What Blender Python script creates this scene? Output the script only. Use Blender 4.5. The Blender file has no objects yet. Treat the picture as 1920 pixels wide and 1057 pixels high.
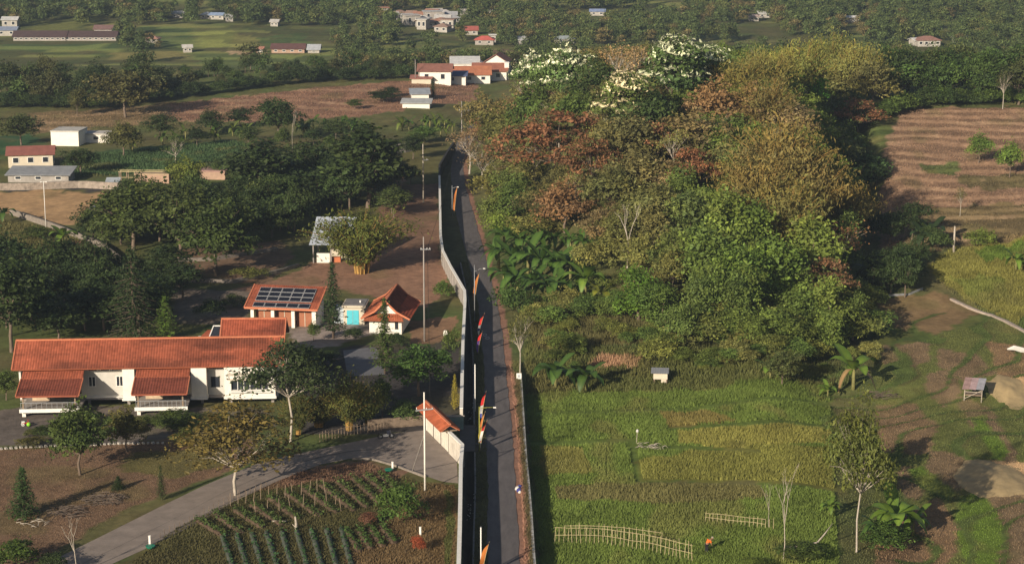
import bpy, math, random
import numpy as np
from mathutils import Vector, Matrix

random.seed(11)
RNG = np.random.default_rng(11)
scene = bpy.context.scene
COL = scene.collection

# ------------------------------------------------------------------ camera
F_PX, CX, CY, PITCH, CAM_H = 3740.0, 960.0, 528.5, math.radians(12.6), 64.0
cam_data = bpy.data.cameras.new("camera")
cam_data.lens = F_PX / 1920.0 * 36.0
cam_data.sensor_width = 36.0
cam_data.clip_start = 1.0
cam_data.clip_end = 6000.0
cam = bpy.data.objects.new("camera", cam_data)
cam.location = (0, 0, CAM_H)
cam.rotation_euler = (math.pi / 2 - PITCH, 0, 0)
COL.objects.link(cam)
scene.camera = cam
scene.render.resolution_x, scene.render.resolution_y = 1024, 563

# ------------------------------------------------------------------ sky and sun
SUN_ELEV = math.radians(20.0)
SHADOW = (0.54, 0.842)                                  # ground direction in which shadows fall
to_sun = Vector((-SHADOW[0] * math.cos(SUN_ELEV), -SHADOW[1] * math.cos(SUN_ELEV), math.sin(SUN_ELEV))).normalized()
world = bpy.data.worlds.new("World")
scene.world = world
world.use_nodes = True
wn = world.node_tree
bg = wn.nodes["Background"]
sky = wn.nodes.new("ShaderNodeTexSky")
sky.sky_type = 'NISHITA'
sky.sun_disc = False
sky.sun_elevation = SUN_ELEV
sky.sun_rotation = math.atan2(to_sun.x, to_sun.y)
sky.dust_density = 2.0
wn.links.new(sky.outputs[0], bg.inputs[0])
bg.inputs[1].default_value = 0.05
sun_data = bpy.data.lights.new("sun", 'SUN')
sun_data.energy = 5.0
sun_data.angle = math.radians(0.6)
sun_data.color = (1.0, 0.87, 0.69)
sun = bpy.data.objects.new("sun", sun_data)
sun.rotation_euler = to_sun.to_track_quat('Z', 'Y').to_euler()
sun.location = (-100, -100, 150)
COL.objects.link(sun)
scene.view_settings.view_transform = 'Standard'
scene.view_settings.look = 'None'
scene.view_settings.gamma = 1.0
scene.view_settings.exposure = 0.34
scene.view_settings.use_curve_mapping = False
scene.cycles.use_denoising = True
scene.cycles.max_bounces = 5
scene.cycles.diffuse_bounces = 1
scene.cycles.glossy_bounces = 2
scene.cycles.transmission_bounces = 3
scene.cycles.volume_bounces = 0
scene.cycles.transparent_max_bounces = 4

# ------------------------------------------------------------------ numeric helpers
def vnoise(x, y, seed=0):
    x = np.asarray(x, float); y = np.asarray(y, float)
    xi = np.floor(x).astype(np.int64); yi = np.floor(y).astype(np.int64)
    fx = x - xi; fy = y - yi
    fx = fx * fx * (3 - 2 * fx); fy = fy * fy * (3 - 2 * fy)
    def h(a, b):
        n = (a * 374761393 + b * 668265263 + seed * 982451653) & 0xffffffff
        n = ((n ^ (n >> 13)) * 1274126177) & 0xffffffff
        return ((n ^ (n >> 16)) & 0xffff) / 65535.0
    return (h(xi, yi) * (1 - fx) + h(xi + 1, yi) * fx) * (1 - fy) + (h(xi, yi + 1) * (1 - fx) + h(xi + 1, yi + 1) * fx) * fy

def fbm(x, y, seed=0, octs=3):
    t = 0.0; a = 0.5; s = 0.0
    for k in range(octs):
        t = t + a * vnoise(np.asarray(x) * 2 ** k, np.asarray(y) * 2 ** k, seed + k); s += a; a *= 0.5
    return t / s

def sstep(a, b, t):
    t = np.clip((np.asarray(t, float) - a) / (b - a), 0, 1)
    return t * t * (3 - 2 * t)

_cp, _sp = math.cos(PITCH), math.sin(PITCH)
def ray(u, v):
    a = (u - CX) / F_PX; b = (CY - v) / F_PX
    return np.array([a, _cp + b * _sp, -_sp + b * _cp])
def Gz(u, v, z=0.0):
    d = ray(u, v); t = (z - CAM_H) / d[2]
    return np.array([d[0] * t, d[1] * t, z])
def proj(x, y, z):
    zz = z - CAM_H
    dep = y * _cp - zz * _sp
    return CX + F_PX * x / dep, CY - F_PX * (y * _sp + zz * _cp) / dep

# ------------------------------------------------------------------ road edges (world, measured on the flat road)
ROAD_PX = [(1057, 914, 975), (1000, 914, 971), (950, 915, 968), (900, 915, 966), (850, 913, 963), (800, 911, 959), (750, 909, 954),
           (700, 908, 949), (650, 905, 945), (600, 900, 938), (560, 895, 930), (530, 888, 923), (500, 881, 915), (470, 873, 908),
           (450, 867, 902), (420, 860, 893), (400, 855, 888), (370, 850, 879), (350, 847, 873), (320, 845, 869), (290, 849, 871),
           (270, 855, 875), (250, 868, 886), (230, 888, 904)]
_rl = np.array([Gz(l, v)[:2] for v, l, r in ROAD_PX]); _rr = np.array([Gz(r, v)[:2] for v, l, r in ROAD_PX])
_ry = np.array([Gz(960, v)[1] for v, l, r in ROAD_PX])
def road_l(y): return np.interp(y, _ry, _rl[:, 0])
def road_r(y): return np.interp(y, _ry, _rr[:, 0])
# compound wall (coping line, height WALL_H)
WALL_H = 2.3
WALL_A = [Gz(u, v, WALL_H)[:2] for u, v in [(858, 1130), (860, 1057), (862, 990), (863, 937), (864, 870), (867, 834)]]
WALL_GATE = [WALL_A[-1], Gz(800, 806, 0)[:2]]
WALL_B = [Gz(u, v, WALL_H)[:2] for u, v in [(865, 766), (868, 640), (872, 562), (871, 545), (845, 500), (830, 470), (826, 440), (824, 330), (824, 310), (838, 286), (853, 264)]]
_wb = np.array(WALL_A[:-1] + [WALL_A[-1]] + WALL_B)
_o = np.argsort(_wb[:, 1]); _wy, _wx = _wb[_o, 1], _wb[_o, 0]
def wall_x(y): return np.interp(y, _wy, _wx)
# white-capped retaining wall right of the road
RET_PX = [(976, 700), (981, 780), (986, 859), (994, 937), (999, 1016), (1002, 1057), (1008, 1130)]
_rt = np.array([Gz(u, v, 0.15)[:2] for u, v in RET_PX][::-1])
def ret_x(y): return np.interp(y, _rt[:, 1], _rt[:, 0])
RET_END = _rt[-1, 1]
BRIDGE_Y = (Gz(890, 846)[1], Gz(890, 797)[1])

# ------------------------------------------------------------------ terrain height
_by = [-400, 562, 632, 690, 780, 840, 900, 1000, 1120, 1400, 1800, 2300]
_bz = [0, 0, -10, -12.3, -10.7, -9.6, -8.0, -1.0, 14, 42, 80, 125]
_xe_y = [225, 238, 300, 370, 440, 520]; _xe = [41, 43.5, 52, 63, 72, 80]
def terr_r(x, y): return np.maximum(np.clip((y - 288) / 5.6, 0, 21) + fbm(x / 26, y / 14, 33, 3) * 3.2 - 1.6 + (vnoise(x / 3.0, y / 9.0, 34) - 0.5) * 0.3, 0)
def terr_v(x, y): return (x * 0.55 - y * 0.42) / 4.2 + fbm(x / 13, y / 20, 21, 2) * 4.0
def terr_l(x, y): return (y - 430) / 9.0 + fbm(x / 30, y / 30, 9) * 2.0 + (vnoise(x / 4.0, y / 9.0, 35) - 0.5) * 0.15
def hgt(x, y, fine=True):
    x = np.asarray(x, float); y = np.asarray(y, float)
    z = np.interp(y, _by, _bz)
    # far rolling relief
    far = sstep(600, 800, y)
    z = z + far * (fbm(x / 160, y / 160, 3) - 0.5) * 5 * (1 + sstep(1000, 1500, y) * 4)
    # soil terraces in the middle distance, left of the road
    m = sstep(425, 440, y) * (1 - sstep(535, 550, y)) * (1 - sstep(-25, -8, x))
    t = terr_l(x, y)
    z = z + m * 0.55 * (np.floor(t) + sstep(0.82, 1.0, t - np.floor(t)) - 4.0) * 0.5
    # field drop right of the retaining wall
    d = sstep(0.05, 0.35, x - ret_x(y)) * (1 - sstep(RET_END - 3, RET_END + 7, y))
    z = z - 1.35 * d
    # lower valley on the right, stepped paddies
    vm = sstep(29, 41, x) * (1 - sstep(272, 300, y))
    t = terr_v(x, y)
    st = np.floor(t) + sstep(0.86, 1.0, t - np.floor(t))
    z = z - vm * (0.9 - 0.19 * (st + 9))
    # terraced slope upper right
    tm = sstep(54, 66, x - np.interp(y, [280, 410], [-2, 8])) * sstep(278, 292, y)
    t = terr_r(x, y)
    st = np.floor(t) + sstep(0.80, 1.0, t - np.floor(t))
    z = z + tm * st * 0.50 * (1 - sstep(470, 640, y))
    # wooded hill
    hx = sstep(0.5, 24, x - road_r(y)) * (1 - sstep(-13, 2.5, x - np.interp(y, _xe_y, _xe)))
    hy = sstep(236, 345, y) * (1 - sstep(430, 560, y))
    hl = 1 - sstep(0.5, 24, x - road_r(y))
    z = z + hx * hy * (14.5 + (fbm(x / 14, y / 14, 41) - 0.5) * 3.0)
    # drain between the compound wall and the verge
    dm = sstep(0.05, 0.3, x - wall_x(y) - 0.25) * (1 - sstep(-0.3, -0.05, x - road_l(y) + 1.3)) * (1 - sstep(296, 306, y)) * sstep(60, 100, y)
    br = sstep(BRIDGE_Y[0] - 0.6, BRIDGE_Y[0], y) * (1 - sstep(BRIDGE_Y[1], BRIDGE_Y[1] + 0.6, y))
    z = z - 1.25 * dm * (1 - br)
    if fine:
        rough = sstep(3, 8, x - road_r(y)) + sstep(12, 20, -x)
        z = z + (fbm(x / 3.5, y / 3.5, 55, 2) - 0.5) * 0.22 * np.clip(rough, 0, 1) * (0.25 + 0.75 * sstep(2, 20, x))
    return z

_ys = np.concatenate([np.arange(60, 560, 0.6), np.geomspace(560, 2290, 700)])
def march(u, v, lift=0.0):
    d = ray(u, v)
    t = _ys / d[1]
    xs = d[0] * t; zs = CAM_H + d[2] * t
    below = zs < hgt(xs, _ys) + lift
    i = int(np.argmax(below)) if below.any() else len(_ys) - 1
    y0, y1 = _ys[max(i - 1, 0)], _ys[i]
    for _ in range(14):
        ym = 0.5 * (y0 + y1); tm = ym / d[1]
        if CAM_H + d[2] * tm < float(hgt(d[0] * tm, ym)) + lift: y1 = ym
        else: y0 = ym
    tm = y1 / d[1]
    return np.array([d[0] * tm, y1, CAM_H + d[2] * tm])
def G(u, v):
    return march(u, v)
def on(x, y, dz=0.0):
    return Vector((float(x), float(y), float(hgt(x, y)) + dz))
def px_per_m(p):
    return F_PX / (p[1] * _cp - (p[2] - CAM_H) * _sp)
def height_to(p, v_top):
    """height of a vertical thing standing at p whose top shows at picture row v_top"""
    lo, hi = 0.0, 60.0
    for _ in range(40):
        m = 0.5 * (lo + hi)
        if proj(p[0], p[1], p[2] + m)[1] > v_top: lo = m
        else: hi = m
    return lo

# ------------------------------------------------------------------ mesh helpers
def new_mesh(name, verts, faces, mat=None, smooth=False):
    me = bpy.data.meshes.new(name)
    me.from_pydata([tuple(map(float, v)) for v in verts], [], faces)
    if mat: me.materials.append(mat)
    if smooth: me.shade_smooth()
    me.update()
    return me
def np_mesh(name, V, F, mat=None, cols=None, smooth=False):
    """V (n,3), F (m,k) all faces of k corners; cols (n,3) point colours"""
    me = bpy.data.meshes.new(name)
    V = np.ascontiguousarray(V, np.float32); F = np.ascontiguousarray(F, np.int32)
    m, k = F.shape
    me.vertices.add(len(V)); me.vertices.foreach_set("co", V.ravel())
    me.loops.add(m * k); me.loops.foreach_set("vertex_index", F.ravel())
    me.polygons.add(m); me.polygons.foreach_set("loop_start", np.arange(0, m * k, k, dtype=np.int32))
    if cols is not None:
        at = me.color_attributes.new("Col", 'FLOAT_COLOR', 'POINT')
        c = np.ones((len(V), 4), np.float32); c[:, :3] = cols
        at.data.foreach_set("color", c.ravel())
    if mat: me.materials.append(mat)
    me.update(calc_edges=True)
    me.polygons.foreach_set("use_smooth", np.full(m, bool(smooth)))
    me.validate()
    return me
def link(name, me, parent=None, loc=None):
    o = bpy.data.objects.new(name, me)
    COL.objects.link(o)
    if parent is not None: o.parent = parent
    if loc is not None: o.location = loc
    return o
def tag(o, label, cat, group=None, kind=None):
    if label: o["label"] = label
    if cat: o["category"] = cat
    if group: o["group"] = group
    if kind: o["kind"] = kind
    return o
def thing(name, label, cat, loc=(0, 0, 0), rz=0.0, group=None):
    o = bpy.data.objects.new(name, None)
    o.empty_display_size = 0.3
    COL.objects.link(o)
    o.location = loc; o.rotation_euler = (0, 0, rz)
    return tag(o, label, cat, group)
class MB:
    """collects boxes, prisms and tubes into one mesh"""
    def __init__(s): s.v = []; s.f = []
    def add(s, vs, fs):
        n = len(s.v); s.v += [tuple(map(float, v)) for v in vs]; s.f += [tuple(i + n for i in f) for f in fs]; return s
    def box(s, x0, x1, y0, y1, z0, z1):
        return s.add([(x0, y0, z0), (x1, y0, z0), (x1, y1, z0), (x0, y1, z0), (x0, y0, z1), (x1, y0, z1), (x1, y1, z1), (x0, y1, z1)],
                     [(3, 2, 1, 0), (4, 5, 6, 7), (0, 1, 5, 4), (1, 2, 6, 5), (2, 3, 7, 6), (3, 0, 4, 7)])
    def slab(s, quad, t):
        """a thick sheet: quad of four corners (counter-clockwise from above), thickness t downward along its normal"""
        q = [Vector(p) for p in quad]
        n = (q[1] - q[0]).cross(q[2] - q[0]).normalized()
        b = [p - n * t for p in q]
        return s.add(q + b, [(0, 1, 2, 3), (7, 6, 5, 4), (0, 4, 5, 1), (1, 5, 6, 2), (2, 6, 7, 3), (3, 7, 4, 0)])
    def tube(s, pts, rs, n=6, cap=True):
        pts = [Vector(p) for p in pts]
        if not hasattr(rs, '__len__'): rs = [rs] * len(pts)
        base = len(s.v); up = Vector((0.31, 0.17, 0.93))
        for i, p in enumerate(pts):
            d = (pts[min(i + 1, len(pts) - 1)] - pts[max(i - 1, 0)]).normalized()
            a = d.cross(up)
            if a.length < 1e-3: a = d.cross(Vector((1, 0, 0)))
            a.normalize(); b = d.cross(a)
            for k in range(n):
                q = 2 * math.pi * k / n
                s.v.append(tuple(p + (a * math.cos(q) + b * math.sin(q)) * rs[i]))
        for i in range(len(pts) - 1):
            for k in range(n):
                s.f.append((base + i * n + k, base + i * n + (k + 1) % n, base + (i + 1) * n + (k + 1) % n, base + (i + 1) * n + k))
        if cap:
            s.f.append(tuple(base + k for k in range(n))[::-1])
            s.f.append(tuple(base + (len(pts) - 1) * n + k for k in range(n)))
        return s
    def mesh(s, name, mat, smooth=False): return new_mesh(name, s.v, s.f, mat, smooth)
    def build(s, name, mat, parent=None, smooth=False): return link(name, s.mesh(name, mat, smooth), parent)

# ------------------------------------------------------------------ materials
MATS = {}
def mat(name, color, rough=0.8, noise=0.25, scale=2.0, bump=0.0, bscale=None, metal=0.0, spec=0.3, color2=None, objvar=0.0, stretch=None, attr=False, objcol=False, trans=0.0):
    if name in MATS: return MATS[name]
    m = bpy.data.materials.new(name); m.use_nodes = True
    nt = m.node_tree; N = nt.nodes; L = nt.links
    bs = N["Principled BSDF"]
    bs.inputs["Roughness"].default_value = rough
    bs.inputs["Metallic"].default_value = metal
    bs.inputs["Specular IOR Level"].default_value = spec
    tc = N.new("ShaderNodeTexCoord")
    co = tc.outputs["Object"]
    if stretch:
        mp = N.new("ShaderNodeMapping"); mp.inputs["Scale"].default_value = stretch
        L.new(co, mp.inputs[0]); co = mp.outputs[0]
    nz = N.new("ShaderNodeTexNoise"); nz.inputs["Scale"].default_value = scale; nz.inputs["Detail"].default_value = 5; nz.inputs["Roughness"].default_value = 0.65
    L.new(co, nz.inputs["Vector"])
    base = None
    if attr:
        a = N.new("ShaderNodeAttribute"); a.attribute_name = "Col"; base = a.outputs["Color"]
    if objcol:
        oi = N.new("ShaderNodeObjectInfo")
        if base is None: base = oi.outputs["Color"]
        else:
            mu = N.new("ShaderNodeMix"); mu.data_type = 'RGBA'; mu.blend_type = 'MULTIPLY'; mu.inputs[0].default_value = 1
            L.new(base, mu.inputs[6]); L.new(oi.outputs["Color"], mu.inputs[7]); base = mu.outputs[2]
    cr = N.new("ShaderNodeMapRange"); cr.inputs[1].default_value = 0.25; cr.inputs[2].default_value = 0.75
    L.new(nz.outputs["Fac"], cr.inputs[0])
    if color2 is not None:
        mx = N.new("ShaderNodeMix"); mx.data_type = 'RGBA'
        mx.inputs[6].default_value = (*color, 1); mx.inputs[7].default_value = (*color2, 1)
        L.new(cr.outputs[0], mx.inputs[0]); out = mx.outputs[2]
    else:
        cr.inputs[3].default_value = 1 - noise; cr.inputs[4].default_value = 1 + noise
        mx = N.new("ShaderNodeMix"); mx.data_type = 'RGBA'; mx.blend_type = 'MULTIPLY'; mx.inputs[0].default_value = 1
        if base is None: mx.inputs[6].default_value = (*color, 1)
        else: L.new(base, mx.inputs[6])
        cc = N.new("ShaderNodeCombineColor")
        for k in range(3): L.new(cr.outputs[0], cc.inputs[k])
        L.new(cc.outputs[0], mx.inputs[7]); out = mx.outputs[2]
    L.new(out, bs.inputs["Base Color"])
    if bump > 0:
        bp = N.new("ShaderNodeBump"); bp.inputs["Strength"].default_value = bump; bp.inputs["Distance"].default_value = 0.1
        n2 = N.new("ShaderNodeTexNoise"); n2.inputs["Scale"].default_value = bscale or scale * 4; n2.inputs["Detail"].default_value = 4
        L.new(co, n2.inputs["Vector"]); L.new(n2.outputs["Fac"], bp.inputs["Height"]); L.new(bp.outputs[0], bs.inputs["Normal"])
    if trans > 0:
        tr = N.new("ShaderNodeBsdfTranslucent"); L.new(out, tr.inputs[0])
        ms = N.new("ShaderNodeMixShader"); ms.inputs[0].default_value = trans
        L.new(bs.outputs[0], ms.inputs[1]); L.new(tr.outputs[0], ms.inputs[2])
        L.new(ms.outputs[0], N["Material Output"].inputs[0])
    MATS[name] = m
    return m
LEAF = mat("leaf", (1, 1, 1), rough=0.6, noise=0.18, scale=0.35, attr=True, objcol=True, spec=0.25, trans=0.16)
BARK = mat("bark", (0.16, 0.12, 0.09), noise=0.45, scale=3, bump=0.4, stretch=(3, 3, 0.6))
PALE_BARK = mat("pale_bark", (0.42, 0.37, 0.31), noise=0.4, scale=2.5, bump=0.3, stretch=(2, 2, 0.7))
BLADE = mat("blade", (1, 1, 1), rough=0.65, noise=0.2, scale=0.25, attr=True, spec=0.2, trans=0.25)
WHITE = mat("white_render", (0.82, 0.78, 0.71), noise=0.10, scale=1.2, rough=0.85)
CREAM = mat("cream_render", (0.62, 0.55, 0.44), noise=0.12, scale=1.0, rough=0.85)
CONC = mat("concrete", (0.30, 0.27, 0.25), noise=0.25, scale=0.8, bump=0.15)
ASPH = mat("asphalt", (0.125, 0.112, 0.112), noise=0.3, scale=0.9, bump=0.1, bscale=9, stretch=(1.6, 0.35, 1))
GREYMETAL = mat("grey_metal", (0.30, 0.31, 0.33), noise=0.15, scale=1.5, rough=0.5, metal=0.3)
WHITEPAINT = mat("white_paint", (0.82, 0.80, 0.76), noise=0.1, scale=2)
DARK = mat("dark_interior", (0.02, 0.018, 0.016), noise=0.2, scale=2)
GLASS = mat("window_glass", (0.03, 0.035, 0.045), rough=0.12, noise=0.1, spec=0.6)
WOOD = mat("weathered_wood", (0.28, 0.21, 0.15), noise=0.35, scale=3, stretch=(1, 1, 6))
BAMBOO = mat("bamboo_pole", (0.42, 0.36, 0.20), noise=0.3, scale=3)
STONE = mat("stone", (0.22, 0.19, 0.165), noise=0.35, scale=2.5, bump=0.3)
# ------------------------------------------------------------------ ground zones
def inpoly(x, y, poly):
    c = np.zeros(x.shape, bool); n = len(poly)
    for i in range(n):
        x0, y0 = poly[i]; x1, y1 = poly[(i + 1) % n]
        if y0 == y1: continue
        k = ((y0 > y) != (y1 > y)) & (x < (x1 - x0) * (y - y0) / (y1 - y0) + x0)
        c ^= k
    return c
def zone(px): return [tuple(G(u, v)[:2]) for u, v in px]
SOIL = (0.30, 0.17, 0.11); DRY = (0.195, 0.124, 0.078); TAN = (0.46, 0.29, 0.15); GRN = (0.118, 0.162, 0.034); DGRN = (0.05, 0.08, 0.022)
GOLD = (0.215, 0.205, 0.052); STUB = (0.205, 0.145, 0.085); SAND = (0.50, 0.33, 0.18); GREY = (0.065, 0.058, 0.056); LIME = (0.12, 0.18, 0.03); DKSOIL = (0.10, 0.065, 0.045)
ZONES_PX = [
    # left compound
    ([(-60, 845), (120, 838), (480, 815), (480, 850), (400, 895), (240, 955), (60, 1057), (-60, 1120)], DRY),
    ([(240, 850), (430, 835), (420, 870), (330, 895), (230, 885)], (0.15, 0.13, 0.05)),
    ([(-60, 775), (60, 762), (500, 768), (520, 795), (240, 832), (-60, 836)], (0.15, 0.125, 0.108)),
    ([(560, 700), (640, 650), (862, 640), (864, 770), (800, 806), (700, 812), (560, 815)], GREY),
    ([(330, 985), (560, 878), (680, 858), (760, 872), (800, 900), (770, 960), (640, 1057), (150, 1110)], (0.11, 0.10, 0.04)),
    ([(450, 905), (560, 880), (680, 862), (770, 885), (740, 900), (600, 905), (470, 925)], (0.22, 0.13, 0.085)),
    ([(790, 905), (858, 905), (856, 1100), (640, 1110), (640, 1040), (740, 960)], (0.20, 0.135, 0.065)),
    ([(838, 920), (850, 920), (848, 1100), (835, 1100)], (0.12, 0.13, 0.04)),
    ([(540, 606), (700, 602), (700, 628), (640, 645), (560, 655)], (0.33, 0.27, 0.24)),
    ([(430, 545), (540, 515), (640, 462), (820, 455), (838, 500), (846, 540), (800, 575), (720, 560), (640, 545), (540, 545)], SOIL),
    ([(770, 600), (850, 595), (858, 640), (770, 645)], (0.25, 0.15, 0.09)),
    ([(730, 300), (822, 275), (824, 455), (740, 470), (700, 420)], (0.22, 0.13, 0.085)),
    ([(745, 285), (845, 265), (824, 310), (824, 345), (760, 345)], (0.13, 0.12, 0.045)),
    ([(-60, 360), (60, 358), (192, 362), (200, 395), (180, 420), (90, 420), (30, 402), (-60, 398)], TAN),
    ([(-60, 350), (195, 350), (195, 358), (-60, 357)], GREY),
    ([(-60, 400), (30, 405), (150, 440), (220, 490), (180, 540), (-60, 560)], (0.13, 0.12, 0.045)),
    ([(60, 470), (150, 455), (190, 500), (130, 520), (60, 510)], (0.24, 0.15, 0.09)),
    ([(320, 470), (520, 450), (560, 480), (500, 530), (330, 530)], (0.20, 0.13, 0.085)),
    ([(320, 540), (480, 545), (470, 600), (330, 610)], (0.20, 0.16, 0.13)),
    ([(120, 290), (440, 262), (540, 300), (330, 322), (120, 335)], (0.06, 0.105, 0.04)),
    ([(-60, 258), (60, 250), (90, 280), (-60, 300)], (0.05, 0.11, 0.045)),
    ([(300, 196), (560, 168), (900, 154), (890, 190), (700, 215), (560, 228), (300, 228)], SOIL),
    ([(60, 212), (200, 205), (320, 192), (320, 232), (60, 250)], (0.24, 0.17, 0.09)),
    # right of the road
    ([(985, 738), (1560, 722), (1575, 1110), (1010, 1110)], GRN),
    ([(1270, 806), (1420, 798), (1565, 806), (1565, 838), (1400, 842), (1275, 832)], GOLD),
    ([(1190, 866), (1330, 842), (1562, 846), (1568, 920), (1320, 903), (1210, 902)], (0.17, 0.17, 0.042)),
    ([(1230, 775), (1330, 772), (1380, 790), (1250, 800)], (0.19, 0.16, 0.05)),
    ([(1010, 840), (1090, 840), (1110, 885), (1020, 895)], (0.16, 0.155, 0.042)),
    ([(1040, 912), (1420, 900), (1440, 930), (1300, 945), (1040, 938)], (0.145, 0.135, 0.05)),
    ([(980, 650), (1260, 655), (1560, 690), (1560, 722), (1300, 735), (1000, 738)], (0.115, 0.125, 0.038)),
    ([(1120, 665), (1200, 668), (1190, 690), (1100, 688)], (0.40, 0.24, 0.14)),
    ([(980, 560), (1180, 560), (1260, 640), (1000, 660)], (0.145, 0.13, 0.05)),
    ([(1640, 600), (1980, 560), (1980, 1110), (1640, 1110)], (0.125, 0.14, 0.042)),
    ([(1740, 500), (1790, 465), (1980, 430), (1980, 640), (1880, 598), (1790, 555)], GOLD),
    ([(1830, 470), (1920, 455), (1920, 480), (1850, 495)], LIME),
    ([(1780, 520), (1880, 520), (1900, 560), (1830, 570)], (0.17, 0.19, 0.045)),
    ([(1640, 560), (1760, 548), (1830, 585), (1760, 625), (1650, 610)], (0.23, 0.155, 0.08)),
    ([(1650, 646), (1735, 641), (1748, 676), (1700, 692), (1655, 680)], STUB),
    ([(1758, 652), (1825, 662), (1868, 700), (1800, 714), (1765, 690)], STUB),
    ([(1740, 700), (1785, 690), (1800, 745), (1770, 765), (1735, 730)], STUB),
    ([(1850, 640), (1980, 650), (1980, 800), (1930, 770), (1870, 700)], (0.25, 0.165, 0.09)),
    ([(1795, 750), (1850, 760), (1900, 840), (1920, 900), (1880, 870), (1820, 790)], STUB),
    ([(1640, 760), (1720, 755), (1760, 800), (1740, 850), (1650, 850)], (0.22, 0.15, 0.085)),
    ([(1745, 845), (1815, 850), (1815, 900), (1795, 925), (1735, 880)], STUB),
    ([(1690, 870), (1740, 890), (1725, 935), (1670, 920)], STUB),
    ([(1850, 915), (1980, 925), (1980, 1110), (1870, 1110), (1875, 1000)], STUB),
    ([(1640, 1000), (1760, 930), (1800, 990), (1770, 1057), (1640, 1110)], (0.23, 0.15, 0.085)),
    ([(1815, 872), (1850, 866), (1980, 862), (1980, 915), (1890, 912), (1850, 924), (1820, 905)], SAND),
    ([(1855, 712), (1980, 700), (1980, 742), (1880, 742)], SAND),
    ([(1800, 930), (1850, 925), (1880, 1000), (1870, 1057), (1800, 1057), (1790, 980)], LIME),
    ([(1700, 880), (1735, 870), (1790, 925), (1780, 940), (1730, 915)], LIME),
    ([(1820, 780), (1845, 775), (1885, 835), (1885, 865), (1860, 862)], LIME),
    # upper right terraces
    ([(1690, 205), (1990, 195), (1990, 420), (1720, 470), (1650, 470), (1650, 300)], (0.31, 0.195, 0.125)),
    ([(1740, 395), (1980, 380), (1980, 440), (1760, 470), (1660, 480)], (0.20, 0.15, 0.075)),
    ([(1720, 300), (1800, 310), (1790, 330), (1730, 325)], (0.11, 0.13, 0.045)),
    ([(1800, 330), (1980, 325), (1980, 350), (1810, 352)], (0.15, 0.12, 0.06)),
    # far paddies
    ([(360, 60), (440, 58), (450, 88), (380, 90)], (0.20, 0.21, 0.06)),
    ([(440, 62), (480, 72), (490, 92), (430, 94)], (0.24, 0.22, 0.07)),
    ([(480, 72), (560, 62), (590, 84), (500, 92)], (0.10, 0.14, 0.045)),
    ([(60, 42), (150, 40), (150, 58), (60, 58)], (0.20, 0.20, 0.06)),
    ([(160, 42), (240, 44), (240, 56), (160, 56)], (0.23, 0.21, 0.07)),
    ([(210, 98), (350, 96), (350, 112), (210, 112)], (0.26, 0.22, 0.08)),
    ([(360, 100), (640, 104), (640, 132), (380, 126)], (0.12, 0.15, 0.05)),
    ([(640, 62), (700, 60), (700, 75), (640, 76)], (0.11, 0.14, 0.05)),
    ([(0, 84), (230, 82), (230, 94), (0, 96)], (0.09, 0.13, 0.045)),
    ([(428, 96), (500, 97), (500, 102), (428, 101)], (0.5, 0.34, 0.2)),
    ([(250, 50), (360, 52), (360, 90), (250, 92)], (0.075, 0.11, 0.04)),
    ([(800, 95), (980, 92), (980, 118), (820, 118)], (0.18, 0.13, 0.075)),
]
ZONES = [(zone(p), np.array(c)) for p, c in ZONES_PX]
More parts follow.
